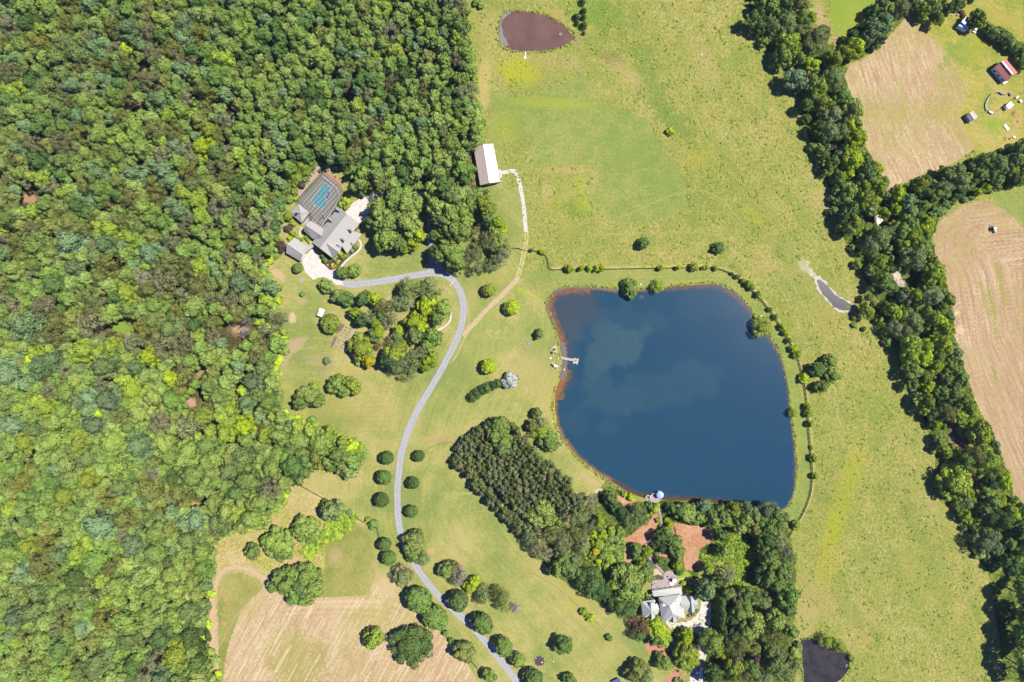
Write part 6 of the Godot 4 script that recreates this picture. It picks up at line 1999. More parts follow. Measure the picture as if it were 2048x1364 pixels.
func build_traced_trees() -> void:
	grove("774 916 15 dg r; 768 955 15 dg r; 763 1000 15 dg r; 838 912 12 dg r; 826 966 14 dg r; 823 1023 14 dg r", " by the driveway", "round trees lining the driveway", 2.1, 9)
	grove("978 580 13 yg r; 1024 615 17 lime r; 977 733 16 lime r; 1078 668 10 mg b; 1287 487 12 mg b; 1437 495 11 mg b; 1342 262 9 lime s; 1635 740 17 dg b; 1660 722 14 mg b; 1667 752 12 mg b; 1645 773 15 mg b; 604 588 6 mg s", " on the grass", "scattered lawn and pasture trees", 2.1, 8, "lawn_tree")
	grove("943 795 11 dg c; 953 787 11 dg c; 963 781 11 dk c; 974 776 11 dg c; 986 771 11 dk c; 997 767 10 dg c", " in the hedge row", "conifers in the lawn hedge row", 2.2, 5)
	grove("1022 762 18 wh s", "", "", 2, 5)
	grove("1165 3 7 dg c; 1168 20 6 dg c; 1153 33 7 dk c; 1168 33 6 dg c; 1155 45 5 dg c; 1167 50 8 dk c; 1168 65 4 dg c", " in the pasture", "small dark conifers by the brown pond", 2.6, 4)
	grove("1074 826 13 mg b; 1065 852 14 ol b; 1084 862 20 yg w; 1099 886 18 mg b; 1085 846 13 gg w; 1101 870 12 mg b", " on the lake bank", "trees on the lake's left bank", 2.1, 9, "shore_tree")
	grove("1262 577 18 lg b; 1317 573 13 yg w; 1247 586 7 gg s; 1524 654 20 yg w; 1586 826 10 yg w; 1511 633 4 lime s", " on the lake bank", "trees on the lake's upper bank", 2.0, 8, "shore_tree")
	grove("1063 500 4 mg b; 1082 503 5 lime b; 1086 506 4 lime b; 1138 537 8 lime b; 1162 537 6 lime b; 1179 536 6 lime b; 1194 536 7 lime b; 1202 536 7 lime b; 1321 536 6 lime b; 1357 535 6 lime b; 1388 534 9 yg b; 1408 535 5 lime b; 1414 534 5 lime b; 1431 536 5 lime b; 1465 547 4 mg b; 1475 553 5 mg b; 1486 561 5 mg b; 1496 567 8 lime b; 1503 575 6 mg b; 1518 588 7 lime b; 1541 619 5 mg b; 1552 634 6 mg b; 1565 654 7 lime b; 1572 666 7 lime b; 1581 681 7 lime b; 1588 698 9 lime b; 1595 709 8 lime b; 1608 756 10 lime b; 1616 813 7 lime b; 1617 827 7 lime b; 1620 848 8 lime b; 1624 895 4 lime b; 1627 917 8 lime b; 1630 952 8 lime b; 1593 1050 10 yg b", " at the fence", "saplings planted along the lake fence", 2.5, 5, "sapling")
	# about the upper house
	grove("685 545 15 mg b; 707 541 15 mg b; 595 536 11 mg r; 653 573 14 lg b; 676 590 16 gg b; 686 596 18 dg b; 660 647 20 yg r; 560 492 13 pu b; 575 456 8 pu s; 584 466 7 lime s; 556 510 6 mg s; 576 432 10 yg r; 602 370 8 pu s; 640 341 4 pu s", " near the house", "garden trees of the upper house", 1.9, 9, "garden_tree")
	grove("645 512 6 mg c; 649 521 6 mg c; 680 508 5 lime s; 685 514 5 yg s; 690 512 6 lime s; 694 510 4 mg s; 669 518 5 mg s; 677 523 4 lime s; 710 494 6 mg s; 704 501 5 lg s; 695 509 4 mg s; 660 522 3 br s; 655 530 2.6 ye s; 665 529 3.6 ye s; 666 534 3 ye s; 671 532 2.4 ye s; 675 527 2 ye s; 613 473 6 yg s; 616 479 6 yg s; 619 483 5 lime s; 604 478 5 yg s; 579 477 6 lime s; 594 473 5 yg s; 606 462 4 mg s; 628 345 2.4 lime s; 634 341 2 lime s; 618 361 2.2 lime s; 614 366 2.2 lime s; 622 351 2 br s", " in the garden bed", "shrubs in the beds round the upper house", 2, 4)
	grove("690 399 6 lime s; 695 402 6 lime s; 680 408 6 yg s; 687 406 5 mg s; 697 408 5 mg s; 691 415 6 lime s; 697 412 4 lime s; 563 402 9 yg s; 578 398 9 mg s; 588 383 9 yg s; 590 397 6 lime s; 588 368 6 lime s; 595 366 6 yg s; 610 357 8 gg s; 586 447 6 lime s; 582 440 5 yg s", " beside the pool cage", "shrubs round the pool cage", 2, 4)
	grove("586 350 20 yg w; 606 335 16 yg w; 622 328 13 lg w; 570 375 14 gg w; 556 388 12 mg b; 558 362 14 bg b; 548 405 13 bg w; 546 430 12 bg w; 550 455 12 bg w; 554 478 10 lg w; 640 322 9 mg s; 574 345 14 mg b", " beside the pool yard", "feathery trees beside the pool yard", 2.3, 10, "garden_tree")
	grove("757 418 24 lg b; 790 400 22 mg b; 815 408 26 lg b; 812 388 16 mg b; 778 448 26 mg b; 812 446 26 lg b; 770 478 22 mg b; 797 486 20 mg b; 742 440 16 mg b; 836 468 15 lime b; 825 488 13 lime b; 812 497 9 lime b; 845 418 8 lime s; 783 390 14 lime b; 788 408 9 yg b", " between house and driveway", "grove right of the upper house", 3.0, 20, "grove_tree")
	grove("866 500 12 dg b; 868 470 12 mg b; 872 440 12 dg b; 864 412 12 mg b; 868 380 18 lg b; 890 374 22 mg b; 905 392 22 lg b; 875 412 20 lg b; 900 425 22 lg b; 925 424 16 mg b; 932 440 18 lg b; 885 440 18 lg b; 908 460 22 lg b; 925 462 18 lg b; 887 464 14 yg b; 893 478 10 yg b; 914 436 7 lime b; 895 500 26 mg b; 880 508 18 mg b; 910 515 20 mg b; 940 405 15 lg b; 965 405 16 yg b; 978 418 14 yg b; 995 448 16 lime b; 1003 458 12 lime b; 975 438 14 mg b; 990 465 14 lg b; 942 410 10 gb b; 950 462 12 gg w; 978 482 18 gg p; 970 470 12 gb p; 948 505 20 gg p; 935 515 16 gb p; 962 490 14 gg p; 1010 502 18 gb p; 1002 518 16 gb p; 975 530 13 gg p; 955 535 12 gb p; 992 490 12 mg b; 1005 487 12 lg b; 930 530 14 ol p", " at the driveway bend", "grove above the driveway bend", 3.6, 21, "grove_tree")
	grove("726 596 15 dg b; 749 597 15 lime b; 817 574 22 ol p; 805 582 14 dk b; 862 580 23 gg p; 837 568 6 lime b; 793 607 16 gg p; 813 604 16 gg p; 765 614 16 ol p; 850 609 21 lime b; 866 606 14 lime b; 884 617 18 mg b; 872 636 15 mg b; 709 626 12 lime b; 734 633 17 gg p; 722 640 14 dg b; 761 628 13 mg b; 783 634 14 gg p; 829 642 22 lime b; 840 652 14 lime b; 749 646 11 lime b; 757 664 14 lime b; 748 670 14 mg b; 772 648 11 gy p; 797 662 12 lime b; 827 671 17 lg b; 864 674 21 mg b; 855 690 14 mg b; 792 678 16 gg p; 803 690 14 yg b; 721 697 23 yg b; 737 722 13 ye b; 716 726 8 gg s; 791 705 18 yg b; 820 710 18 gg p; 843 702 15 gb p; 812 735 24 gg p; 793 732 20 gg p; 828 728 16 gg p; 775 722 18 dk b; 858 722 16 lime b; 848 732 12 lime b; 866 712 11 yg b; 760 690 10 br p", " inside the driveway bend", "grove inside the driveway bend", 3.0, 14, "grove_tree")
	grove("675 768 18 mg b; 703 770 20 yg b; 690 778 14 mg b; 620 793 24 lg b; 600 802 20 mg b; 628 772 9 yg b; 606 785 14 lg b; 636 802 16 lg b; 655 893 14 lg b; 668 912 18 yg b; 690 900 18 yg b; 706 905 16 yg b; 694 938 18 gg b; 660 930 14 mg b; 660 940 7 lime s; 653 722 8 bg s; 700 926 12 ol b; 676 885 14 lg b", " on the lawn's left edge", "trees along the lawn's left edge", 2.6, 12, "lawn_tree")
	grove("664 1022 22 gg b; 650 1010 12 ol b; 697 1025 6 bg s; 745 1048 10 mg s; 736 1040 7 lime s; 612 1059 27 lg b; 555 1088 27 mg b; 540 1080 14 ol b; 563 1105 18 mg b; 504 1104 16 lg b; 575 1165 26 lg b; 610 1153 26 mg b; 625 1175 22 lg b; 590 1190 20 mg b; 615 1196 18 lg b; 557 1160 18 lg b; 598 1172 22 dg b; 546 1170 14 lg b; 630 1148 14 lg b; 585 1148 16 mg b; 570 1140 10 yg b", " near the hay track", "trees above the left hay field", 2.3, 14, "lawn_tree")
	grove("769 1089 14 dg r; 778 1116 15 dg r; 824 1089 24 ol b; 830 1074 14 ol b; 826 1108 16 mg b; 847 1117 14 gg w; 805 1155 20 gb w; 815 1150 12 gg w; 837 1200 27 mg r; 870 1236 26 mg r; 745 1279 22 yg b; 737 1270 12 ol b; 822 1292 38 dg bb; 925 1307 23 ol b; 979 1354 14 mg b; 890 1267 8 mg s; 901 1281 7 mg s; 917 1203 22 dg r; 965 1248 22 mg r; 1007 1294 20 mg r; 1037 1321 15 mg r; 1067 1357 18 dg r; 1139 1360 14 mg b; 893 1140 17 ol b; 906 1134 14 ol b; 920 1152 18 gy p; 912 1162 14 gb p; 948 1165 14 lime b; 938 1175 11 lime b; 970 1186 18 gg p; 962 1198 14 gg p; 1002 1192 20 ol p; 994 1182 13 ol p; 1003 1212 14 ol p; 1127 1291 20 mg b; 1167 1225 9 lime s; 1173 1230 6 yg s; 1181 1238 8 lime s; 1218 1276 8 mg s; 846 1290 14 dg b; 802 1300 14 dg b", " along the lower driveway", "trees along the lower driveway", 2.2, 13, "lawn_tree")
	grove("1031 1216 14 gy d; 676 768 7 gy d; 1022 762 9 gy d", " on the lawn", "", 2, 6)
	# wood behind the lower house
	grove("1000 855 22 lg r; 990 870 18 lg b; 1003 900 15 lg b; 1010 882 14 lg b; 1076 1091 20 gb p; 1060 1078 14 gg p; 1091 1107 18 gb p; 1100 1074 20 ol p; 1130 1084 20 gb p; 1121 1099 16 gb p; 1150 1070 20 ol p; 1168 1072 18 gb p; 1165 1094 14 gb p; 1085 1020 22 mg b; 1072 1040 20 lg b; 1095 1035 18 lg b; 1120 1045 12 lg b; 1140 1040 18 gb p; 1160 1030 18 gg p; 1175 1048 16 gb p; 1183 1000 14 gy p; 1182 1020 14 gb p; 1160 1010 14 gg p; 1195 1055 8 gy p; 1189 1070 10 lime s; 1190 1088 9 lime s; 1200 1040 12 lime b; 1128 1112 16 mg b; 1138 1134 25 mg b; 1114 1140 17 mg b; 1150 1120 14 gg b; 1105 1060 14 ol p; 1118 1068 14 gb p", " below the plantation", "mixed wood below the pine plantation", 3.0, 14, "grove_tree")
	grove("1182 1168 26 dg w; 1204 1182 20 dg w; 1170 1152 14 dg w; 1227 1171 12 lime b; 1256 1158 28 lg b; 1268 1172 18 mg b; 1256 1185 26 mg b; 1236 1212 20 dg w; 1253 1219 20 dg w; 1265 1219 10 mg b; 1222 1198 14 dg b; 1268 1200 12 mg b; 1275 1145 12 mg b", " left of the house", "trees left of the white roofed house", 2.6, 14, "garden_tree")
	grove("1205 1070 14 lime s; 1220 1078 14 mg s; 1236 1080 14 lg s; 1200 1090 13 yg s; 1216 1096 14 mg s; 1232 1100 14 lg s; 1192 1104 11 ye s; 1206 1112 13 lg s; 1222 1118 14 yg s; 1238 1118 12 lg s; 1212 1132 11 yg s; 1186 1112 9 yg s; 1196 1124 9 lime s; 1240 1064 12 lg s; 1224 1062 11 yg s; 1245 1098 9 mg s", " in the bright thicket", "shrubs of the bright thicket", 2, 4)
	grove("1268 1040 23 gg p; 1280 1022 16 gg p; 1288 1042 14 gg p; 1241 1022 15 dk b; 1222 998 14 dg b; 1232 1012 12 dg p; 1262 994 9 lime s; 1250 990 6 lime s; 1309 1018 11 lime b; 1300 1012 9 mg b; 1296 1029 8 lime s; 1317 1041 6 lime s; 1322 1053 5 mg s; 1339 1049 9 lime b; 1334 1040 7 lime s; 1376 1027 24 lg b; 1360 1022 15 mg b; 1388 1038 14 lg b; 1345 1018 12 dg b; 1323 1074 15 dg b; 1340 1078 15 dg b; 1334 1066 12 lg b; 1351 1086 14 mg b; 1356 1102 13 mg b; 1357 1116 12 lg b; 1355 1132 9 lime b; 1361 1146 7 mg b; 1273 1098 12 mg b; 1270 1112 9 mg b; 1296 1104 10 lime b; 1320 1122 10 mg b; 1332 1122 8 mg b; 1282 1124 11 lime b; 1290 1140 13 gg b; 1296 1155 12 mg b; 1298 1128 9 gy p; 1313 1108 7 dg s; 1307 1093 8 dk b; 1322 1098 10 dk b; 1296 1196 5 mg s; 1294 1190 4 lime s; 1367 1167 6 lime s; 1372 1170 4 mg s; 1382 1182 9 lime b; 1394 1222 5 mg s; 1386 1228 5 mg s; 1380 1232 4 mg s", " in the lower garden", "garden trees above the white roofed house", 2.3, 10, "garden_tree")
	grove("1420 1024 20 mg b; 1408 1014 13 bg b; 1444 1031 20 lg b; 1452 1042 13 yg b; 1468 1015 15 yg b; 1472 1028 12 mg b; 1488 1039 20 lg b; 1480 1056 14 lg b; 1494 1013 12 bg b; 1512 1028 15 gg b; 1532 1022 16 bg b; 1525 1034 12 lg b; 1553 1028 16 mg b; 1545 1040 13 mg b; 1538 1056 18 dg b; 1510 1060 14 ol b; 1556 1048 14 mg b; 1570 1035 10 lg b; 1498 1025 12 bg b; 1430 1042 14 mg b; 1400 1035 12 mg b", " at the lake's lower shore", "trees along the lake's lower shore", 2.8, 12, "shore_tree")
	grove("1444 1071 14 dg b; 1456 1075 11 lime b; 1447 1102 15 mg b; 1418 1138 12 yg b; 1453 1153 20 gb p; 1440 1162 14 dg b; 1534 1081 20 dg b; 1520 1074 12 dg b; 1560 1080 18 gb p; 1552 1066 12 gg p; 1569 1102 16 gy p; 1581 1116 16 gg p; 1538 1114 22 mg b; 1545 1132 14 yg b; 1535 1153 22 mg b; 1545 1166 14 lg b; 1524 1160 12 bg b; 1563 1141 20 mg b; 1553 1165 18 mg b; 1575 1150 14 gg b; 1572 1172 13 gg b; 1414 1180 20 bg b; 1404 1188 10 bg b; 1443 1202 12 dg c; 1441 1214 12 dg c; 1444 1226 12 dg c; 1442 1238 13 dg c; 1440 1250 12 dg c; 1446 1262 13 dg c; 1450 1275 11 dg c; 1459 1188 12 mg b; 1463 1184 7 lime b; 1477 1199 14 gb p; 1492 1190 14 mg b; 1498 1182 8 lime b; 1527 1200 18 gg p; 1517 1192 10 ol p; 1480 1224 16 mg b; 1492 1214 14 lg b; 1541 1222 12 gy p; 1509 1250 24 lg b; 1520 1240 14 yg b; 1492 1262 18 mg b; 1552 1240 18 mg b; 1578 1220 17 mg b; 1566 1232 14 mg b; 1580 1194 20 mg b; 1566 1186 14 dg b; 1552 1272 20 ol p; 1538 1262 12 gb p; 1424 1284 23 lg w; 1412 1270 11 mg b; 1436 1300 13 yg b; 1417 1332 8 lime b; 1447 1312 10 ye b; 1477 1291 18 ol p; 1505 1296 18 ol p; 1490 1282 12 gg p; 1477 1310 18 gb p; 1468 1335 18 yg b; 1460 1318 12 mg b; 1502 1337 18 mg b; 1512 1348 11 lg b; 1549 1322 22 mg b; 1560 1312 14 gg b; 1573 1349 22 gg p; 1590 1330 12 lg b; 1427 1351 18 dg b; 1440 1340 12 gg p; 1494 1357 18 ol p; 1530 1360 16 gb p; 1540 1300 14 mg b; 1466 1240 12 dg b; 1470 1268 14 dk b; 1555 1196 10 ol p; 1512 1318 10 pu b; 1586 1265 12 lg b; 1596 1290 8 lg s; 1590 1305 9 lg s", " right of the white house", "wood right of the white roofed house", 3.0, 15, "woodlot_tree")
	grove("1559 1200 12 gy d; 1562 1210 9 gy d; 1474 1185 9 gy d", " right of the white house", "", 2, 8)
	grove("1280 1250 17 br p; 1278 1270 16 dg w; 1292 1258 14 br b; 1316 1262 23 lime b; 1326 1280 17 yg b; 1308 1248 14 lime b; 1312 1278 14 lg b; 1373 1274 16 lime b; 1366 1292 14 yg b; 1368 1306 18 yg b; 1382 1318 16 lime b; 1367 1326 15 yg b; 1376 1334 10 lg b; 1392 1282 7 pu s; 1385 1292 6 pu s; 1330 1328 17 lg b; 1322 1318 10 lg b; 1318 1312 9 lg b; 1276 1342 23 ol b; 1290 1354 16 gg w; 1262 1350 14 ol b; 1345 1310 8 pu s; 1360 1358 4 yg s; 1352 1362 6 mg s", " below the white house", "garden trees below the white roofed house", 2.2, 10, "garden_tree")
	# the strip of trees on the right
	grove("1540 14 24 mg b; 1525 4 16 mg b; 1507 34 16 dg b; 1520 50 14 dg b; 1573 8 16 dg b; 1599 10 18 ol b; 1606 30 15 yg b; 1621 33 14 lime b; 1612 44 14 mg b; 1547 50 17 gg w; 1576 44 21 gg w; 1598 58 13 gg w; 1577 86 22 yg b; 1588 74 12 lime b; 1563 96 14 yg b; 1567 113 18 mg b; 1600 116 14 mg b; 1635 76 26 gg w; 1650 62 15 ol b; 1620 96 14 gg b; 1628 128 12 lime b; 1616 122 9 lime b; 1672 120 17 yg b; 1660 110 12 mg b; 1690 104 14 yg b; 1713 94 19 lime b; 1704 108 13 yg b; 1591 155 20 bg b; 1600 166 13 bg b; 1664 154 20 gg w; 1668 172 15 gg w; 1627 164 16 mg b; 1641 176 18 yg b; 1630 196 14 mg b; 1643 204 20 yg b; 1685 190 17 mg b; 1708 216 19 lg b; 1695 222 13 mg b; 1669 228 18 gg w; 1613 209 14 dg b; 1650 228 13 gg b; 1752 56 24 bg b; 1742 70 16 bg b; 1769 40 19 bg b; 1760 76 12 dg b; 1733 88 10 mg b; 1708 70 11 dk b; 1722 57 10 dk b; 1764 7 14 mg b; 1748 20 13 dg b; 1780 20 12 mg b; 1805 12 17 gg w; 1795 30 12 gg b; 1762 10 10 lime b; 1848 18 12 yg b; 1846 32 9 lg b; 1871 13 14 gg b; 1878 37 13 yg b; 1899 15 13 dg b; 1888 6 10 mg b; 1916 6 14 mg b; 1865 2 16 mg b; 1830 4 12 mg b; 1961 38 14 yg b; 1950 46 12 dg b; 1955 30 12 dg b; 1941 1 8 dg b; 1924 24 6 br s; 1927 30 5 br s; 1912 20 5 mg s", " in the upper right", "trees of the right strip's upper part", 3.0, 14, "hedgerow_tree")
	grove("1980 57 12 lg b; 1988 64 12 lg b; 1996 62 12 bg b; 2002 72 12 lg b; 2011 72 12 lg b; 2016 82 11 dg b; 2022 84 13 lg b; 2030 94 12 lg b; 2037 93 12 lg b; 2046 102 13 lg b; 2044 112 12 dg b; 2056 112 12 mg b; 2052 128 11 mg b; 1984 70 8 gb p; 1993 77 9 dg b", " in the farm hedge", "trees of the farm hedge", 2.4, 7, "hedge_tree")
	grove("1638 254 16 dg b; 1664 262 20 gg w; 1684 262 16 gg w; 1650 270 13 mg b; 1714 272 18 lime b; 1705 288 14 lime b; 1701 250 11 lime b; 1690 240 10 lg b; 1650 309 12 mg b; 1642 300 9 yg b; 1668 323 15 mg b; 1660 338 11 yg b; 1707 317 18 lime b; 1696 330 14 lime b; 1690 300 12 mg b; 1678 308 9 bg b; 1733 317 12 mg b; 1735 344 18 dg b; 1744 330 11 mg b; 1756 338 12 lime b; 1682 353 12 mg b; 1700 346 12 lime b; 1684 371 12 gg b; 1700 383 16 mg b; 1718 366 12 yg b; 1728 370 14 yg b; 1746 362 12 mg b; 1761 375 15 lime b; 1770 361 10 mg b; 1676 401 9 lg b; 1690 398 12 mg b; 1733 396 18 yg b; 1722 412 14 mg b; 1703 420 20 dg b; 1692 432 14 dg b; 1745 416 14 mg b; 1767 425 14 lime b; 1752 400 11 lime b; 1710 446 17 yg b; 1700 460 14 lg b; 1763 470 22 gg w; 1745 478 14 gg w; 1791 453 13 lime b; 1775 391 10 bg b; 1798 384 14 lime b; 1785 384 9 mg b; 1819 400 14 bg b; 1808 410 10 dg b; 1793 418 12 lime b; 1823 420 13 gg b; 1808 432 11 gg b; 1818 446 20 mg b; 1849 458 13 lime b; 1836 462 12 yg b; 1802 470 16 mg b; 1842 368 18 yg b; 1855 358 11 lg b; 1829 378 11 dg b", " in the right strip", "trees of the right strip's middle", 3.0, 15, "hedgerow_tree")
	grove("1668 295 8 gy d; 1694 297 10 gy d; 1752 590 8 br d; 1628 148 8 gy d", " in the right strip", "", 2, 9)
	grove("1845 376 16 dg b; 1890 377 20 gg w; 1876 388 13 mg b; 1925 362 19 gg w; 1920 382 13 dg b; 1891 345 14 mg b; 1902 346 9 bg b; 1919 338 11 gg b; 1945 332 9 gg b; 1967 321 15 mg b; 1980 332 12 mg b; 1999 324 18 gg w; 2008 336 12 gg b; 1953 340 9 lime b; 1965 350 12 lg b; 1950 360 9 mg b; 1996 360 13 gg b; 1985 348 11 dg b; 1956 383 9 lime b; 1974 375 9 lime b; 1964 382 8 yg b; 2032 321 18 mg b; 2045 340 16 yg b; 2025 342 13 yg b; 2025 363 11 dk b; 2040 362 11 mg b; 2036 297 16 dg b; 2050 290 14 yg b; 1878 420 14 mg s; 1892 410 12 mg s; 1905 402 10 lg s; 1866 432 12 mg s; 1849 411 13 lg b; 1853 441 14 lime b; 1840 430 11 mg b; 1930 398 8 lg s; 1945 394 8 mg s; 1912 390 10 mg b; 2060 330 14 mg b", " between the hay fields", "trees between the two right hay fields", 2.8, 13, "field_tree")
	grove("1759 478 25 gg w; 1742 492 16 gg w; 1775 462 15 gg w; 1806 456 16 mg b; 1794 454 10 lime b; 1852 461 14 lime b; 1860 448 10 yg b; 1824 473 17 yg b; 1840 482 12 mg b; 1812 484 12 yg b; 1759 528 14 yg b; 1768 516 10 lime b; 1740 540 10 gg b; 1769 560 18 lg b; 1755 552 12 yg b; 1778 574 12 mg b; 1831 514 23 gg w; 1815 506 13 gg b; 1847 498 15 lg b; 1838 532 12 gg w; 1869 547 21 yg b; 1880 560 14 lime b; 1862 565 12 mg b; 1832 588 13 lime b; 1840 600 9 yg b; 1868 593 18 gg w; 1898 600 14 yg b; 1888 614 11 mg b; 1804 593 12 bg b; 1815 604 9 bg b; 1737 595 9 lg b; 1736 623 13 yg b; 1726 612 8 yg b; 1783 618 16 yg b; 1796 628 12 lime b; 1770 610 11 dg b; 1824 640 22 gg w; 1810 660 16 gg w; 1792 656 15 gg w; 1835 660 13 gg w; 1868 635 18 yg b; 1882 645 13 lime b; 1855 620 11 mg b; 1894 660 16 lime b; 1898 634 10 bg b; 1709 635 7 mg s; 1710 650 7 mg s; 1728 658 6 dg s", " in the right strip", "trees of the right strip beside the pool", 3.0, 15, "streamside_tree")
	grove("1824 687 18 yg b; 1838 700 13 yg b; 1852 692 16 lime b; 1885 687 18 lime b; 1895 700 13 yg b; 1870 680 12 lime b; 1823 713 16 yg b; 1812 702 9 yg b; 1848 715 16 lime b; 1914 704 13 gg b; 1879 711 13 dg b; 1905 718 10 dg b; 1830 742 16 mg b; 1816 730 11 yg b; 1874 731 16 lime b; 1862 744 11 yg b; 1903 733 14 yg b; 1925 753 14 mg b; 1915 742 9 mg b; 1852 754 14 yg b; 1894 759 14 mg b; 1910 768 11 gg b; 1828 770 13 mg b; 1842 764 9 lime b; 1858 772 13 lime b; 1885 785 14 mg b; 1872 778 9 mg b; 1909 788 15 lg b; 1900 772 9 dg b; 1856 803 17 yg b; 1848 816 12 yg b; 1896 801 12 dg b; 1885 810 10 mg b; 1892 825 19 ol w; 1878 836 12 ol w; 1938 814 18 yg b; 1946 824 11 lime b; 1918 830 16 yg b; 1926 844 11 yg b; 1874 849 10 lime b; 1866 838 9 mg b; 1958 865 25 yg b; 1970 876 14 lime b; 1946 850 13 yg b; 1931 799 8 bg b; 1881 880 10 lg b; 1889 897 12 yg b; 1898 908 9 yg b; 1867 828 12 dg b; 1906 893 7 mg s", " in the right strip", "trees of the right strip beside the lake", 3.0, 15, "streamside_tree")
	grove("1976 922 31 yg w; 1955 912 18 ol w; 1990 940 18 yg w; 1915 967 34 yg bb; 1930 985 18 yg b; 1885 889 9 gg b; 1934 920 16 dg w; 1940 938 12 ol w; 2010 967 14 lime b; 2014 950 10 lime b; 1982 967 15 dk b; 1970 975 11 yg b; 1986 1001 18 mg b; 2003 1003 12 lime b; 1970 990 12 dk b; 1934 1007 13 gg w; 1945 998 9 yg b; 1931 1031 11 lime b; 1938 1042 8 yg b; 2003 1043 26 dg w; 1985 1032 14 dg w; 2030 1030 12 lime b; 2020 1016 10 yg b; 1970 1020 11 gg b; 1976 1081 30 bg w; 1990 1092 16 bg w; 2022 1087 12 lg b; 2041 1060 18 dg b; 2043 1104 14 mg b; 2026 1134 18 dg b; 2038 1146 9 lime b; 2042 1170 14 mg b; 2060 1140 16 mg b; 2056 1196 22 mg b 22; 2054 1230 18 dg b 21; 2038 1262 11 lg b 12; 2062 1272 22 mg b 22; 2068 1315 24 mg b 23; 2070 1362 24 mg b 23; 2054 1342 16 dg b 21; 2040 1284 9 lg b 11; 2090 1240 22 mg b 23; 2094 1300 22 mg b 23; 1960 1110 12 lg s; 1975 1115 9 lg s; 1950 1098 8 mg s; 2052 1085 14 dk b; 2050 1020 12 mg b; 2064 1060 14 mg b", " in the lower right", "trees of the right strip's lower part", 3.0, 15, "streamside_tree")
	grove("1652 1283 14 yg w; 1680 1294 15 yg w; 1666 1288 10 yg w; 1704 1318 8 mg s; 1701 1335 5 lime s", " at the dark pond", "feathery trees at the dark pond", 2.2, 8, "shore_tree")
	grove("1109 699 2.8 dk s; 1104.5 705 3.0 dk s; 1111 706.5 2.2 dg s; 1104.5 730 3 dg s; 1111.5 726.5 1.7 br s; 1111.5 736 2.4 dg s", " in the dock beds", "small shrubs in the dock beds", 2, 1.2)
	# rows of young plants in the vegetable plot
	var rows := ""
	for q in "825 620 mg,790 685 mg,755 740 lime,722 800 yg,665 910 mg,637 967 mg,595 1055 yg,575 1092 lime,910 660 mg,880 730 mg,838 790 mg,815 850 yg,763 950 mg,735 1018 mg,700 1080 yg,668 1145 lime,1045 735 mg,1022 785 mg,992 843 mg,962 890 mg,930 940 mg".split(","):
		var w := q.split(" ")
		rows += "%f %f 1.7 %s s;" % [620 + float(w[0]) / 11.37, 600 + float(w[1]) / 11.37, w[2]]
	grove(rows, " in the vegetable plot", "young plants in the vegetable plot", 2, 1)

func build_plantation() -> void:
	var area := pts("902 922, 925 885, 955 855, 985 838, 1020 842, 1040 870, 1075 905, 1110 935, 1145 968, 1165 1005, 1150 1030, 1100 1010, 1085 1050, 1060 1082, 1030 1062, 1000 1025, 960 985, 925 950")
	var d := Vector2(0.72, 0.69)
	var s := Vector2(0.69, -0.72)
	for i in range(-2, 34):
		for k in range(-2, 17):
			if k == 1 and i > 5 and i < 22 and i % 7 != 0:
				continue
			var p := Vector2(908, 922) + d * (i * 9.2) + s * (k * 10.0) + Vector2(rng.randfn(), rng.randfn()) * 2.5
			if not Geometry2D.is_point_in_polygon(p, area) or p.distance_to(Vector2(998, 868)) < 26.0:
				continue
			var c := "pl" if rng.randf() < 0.6 else "gg" if rng.randf() < 0.5 else "ol"
			tree(p.x, p.y, rng.randf_range(7.2, 10.0), rng.randf_range(8.0, 10.5), c, "t", " of the plantation", "pines of the plantation")

func forest_colour(p: Vector2, n: float) -> String:
	var w := {}
	if p.x > 470 and p.y < 420:
		w = {"mg": 34, "lg": 24, "dg": 14, "bg": 10, "yg": 8, "ol": 6, "gb": 4}
	elif p.y < 430:
		w = {"mg": 20, "ol": 32, "dg": 10, "gb": 13, "bg": 12, "lg": 18, "yg": 6}
	elif p.y < 690:
		w = {"gb": 18, "ol": 30, "mg": 22, "bg": 10, "dg": 6, "lg": 20, "yg": 6}
	elif p.y < 900:
		w = {"lg": 32, "mg": 20, "yg": 12, "bg": 14, "ol": 12, "gb": 5, "lime": 3}
	else:
		w = {"lg": 34, "mg": 26, "ol": 18, "bg": 9, "yg": 5, "dg": 4, "gb": 4}
	if n > 0.25:
		w["gb"] = w["gb"] * 2.0 + 4
	if n < -0.25:
		w["lg"] = w["lg"] * 2.0
	var total := 0.0
	for k in w:
		total += w[k]
	var v := rng.randf() * total
	for k in w:
		v -= w[k]
		if v <= 0.0:
			return k
	return "mg"

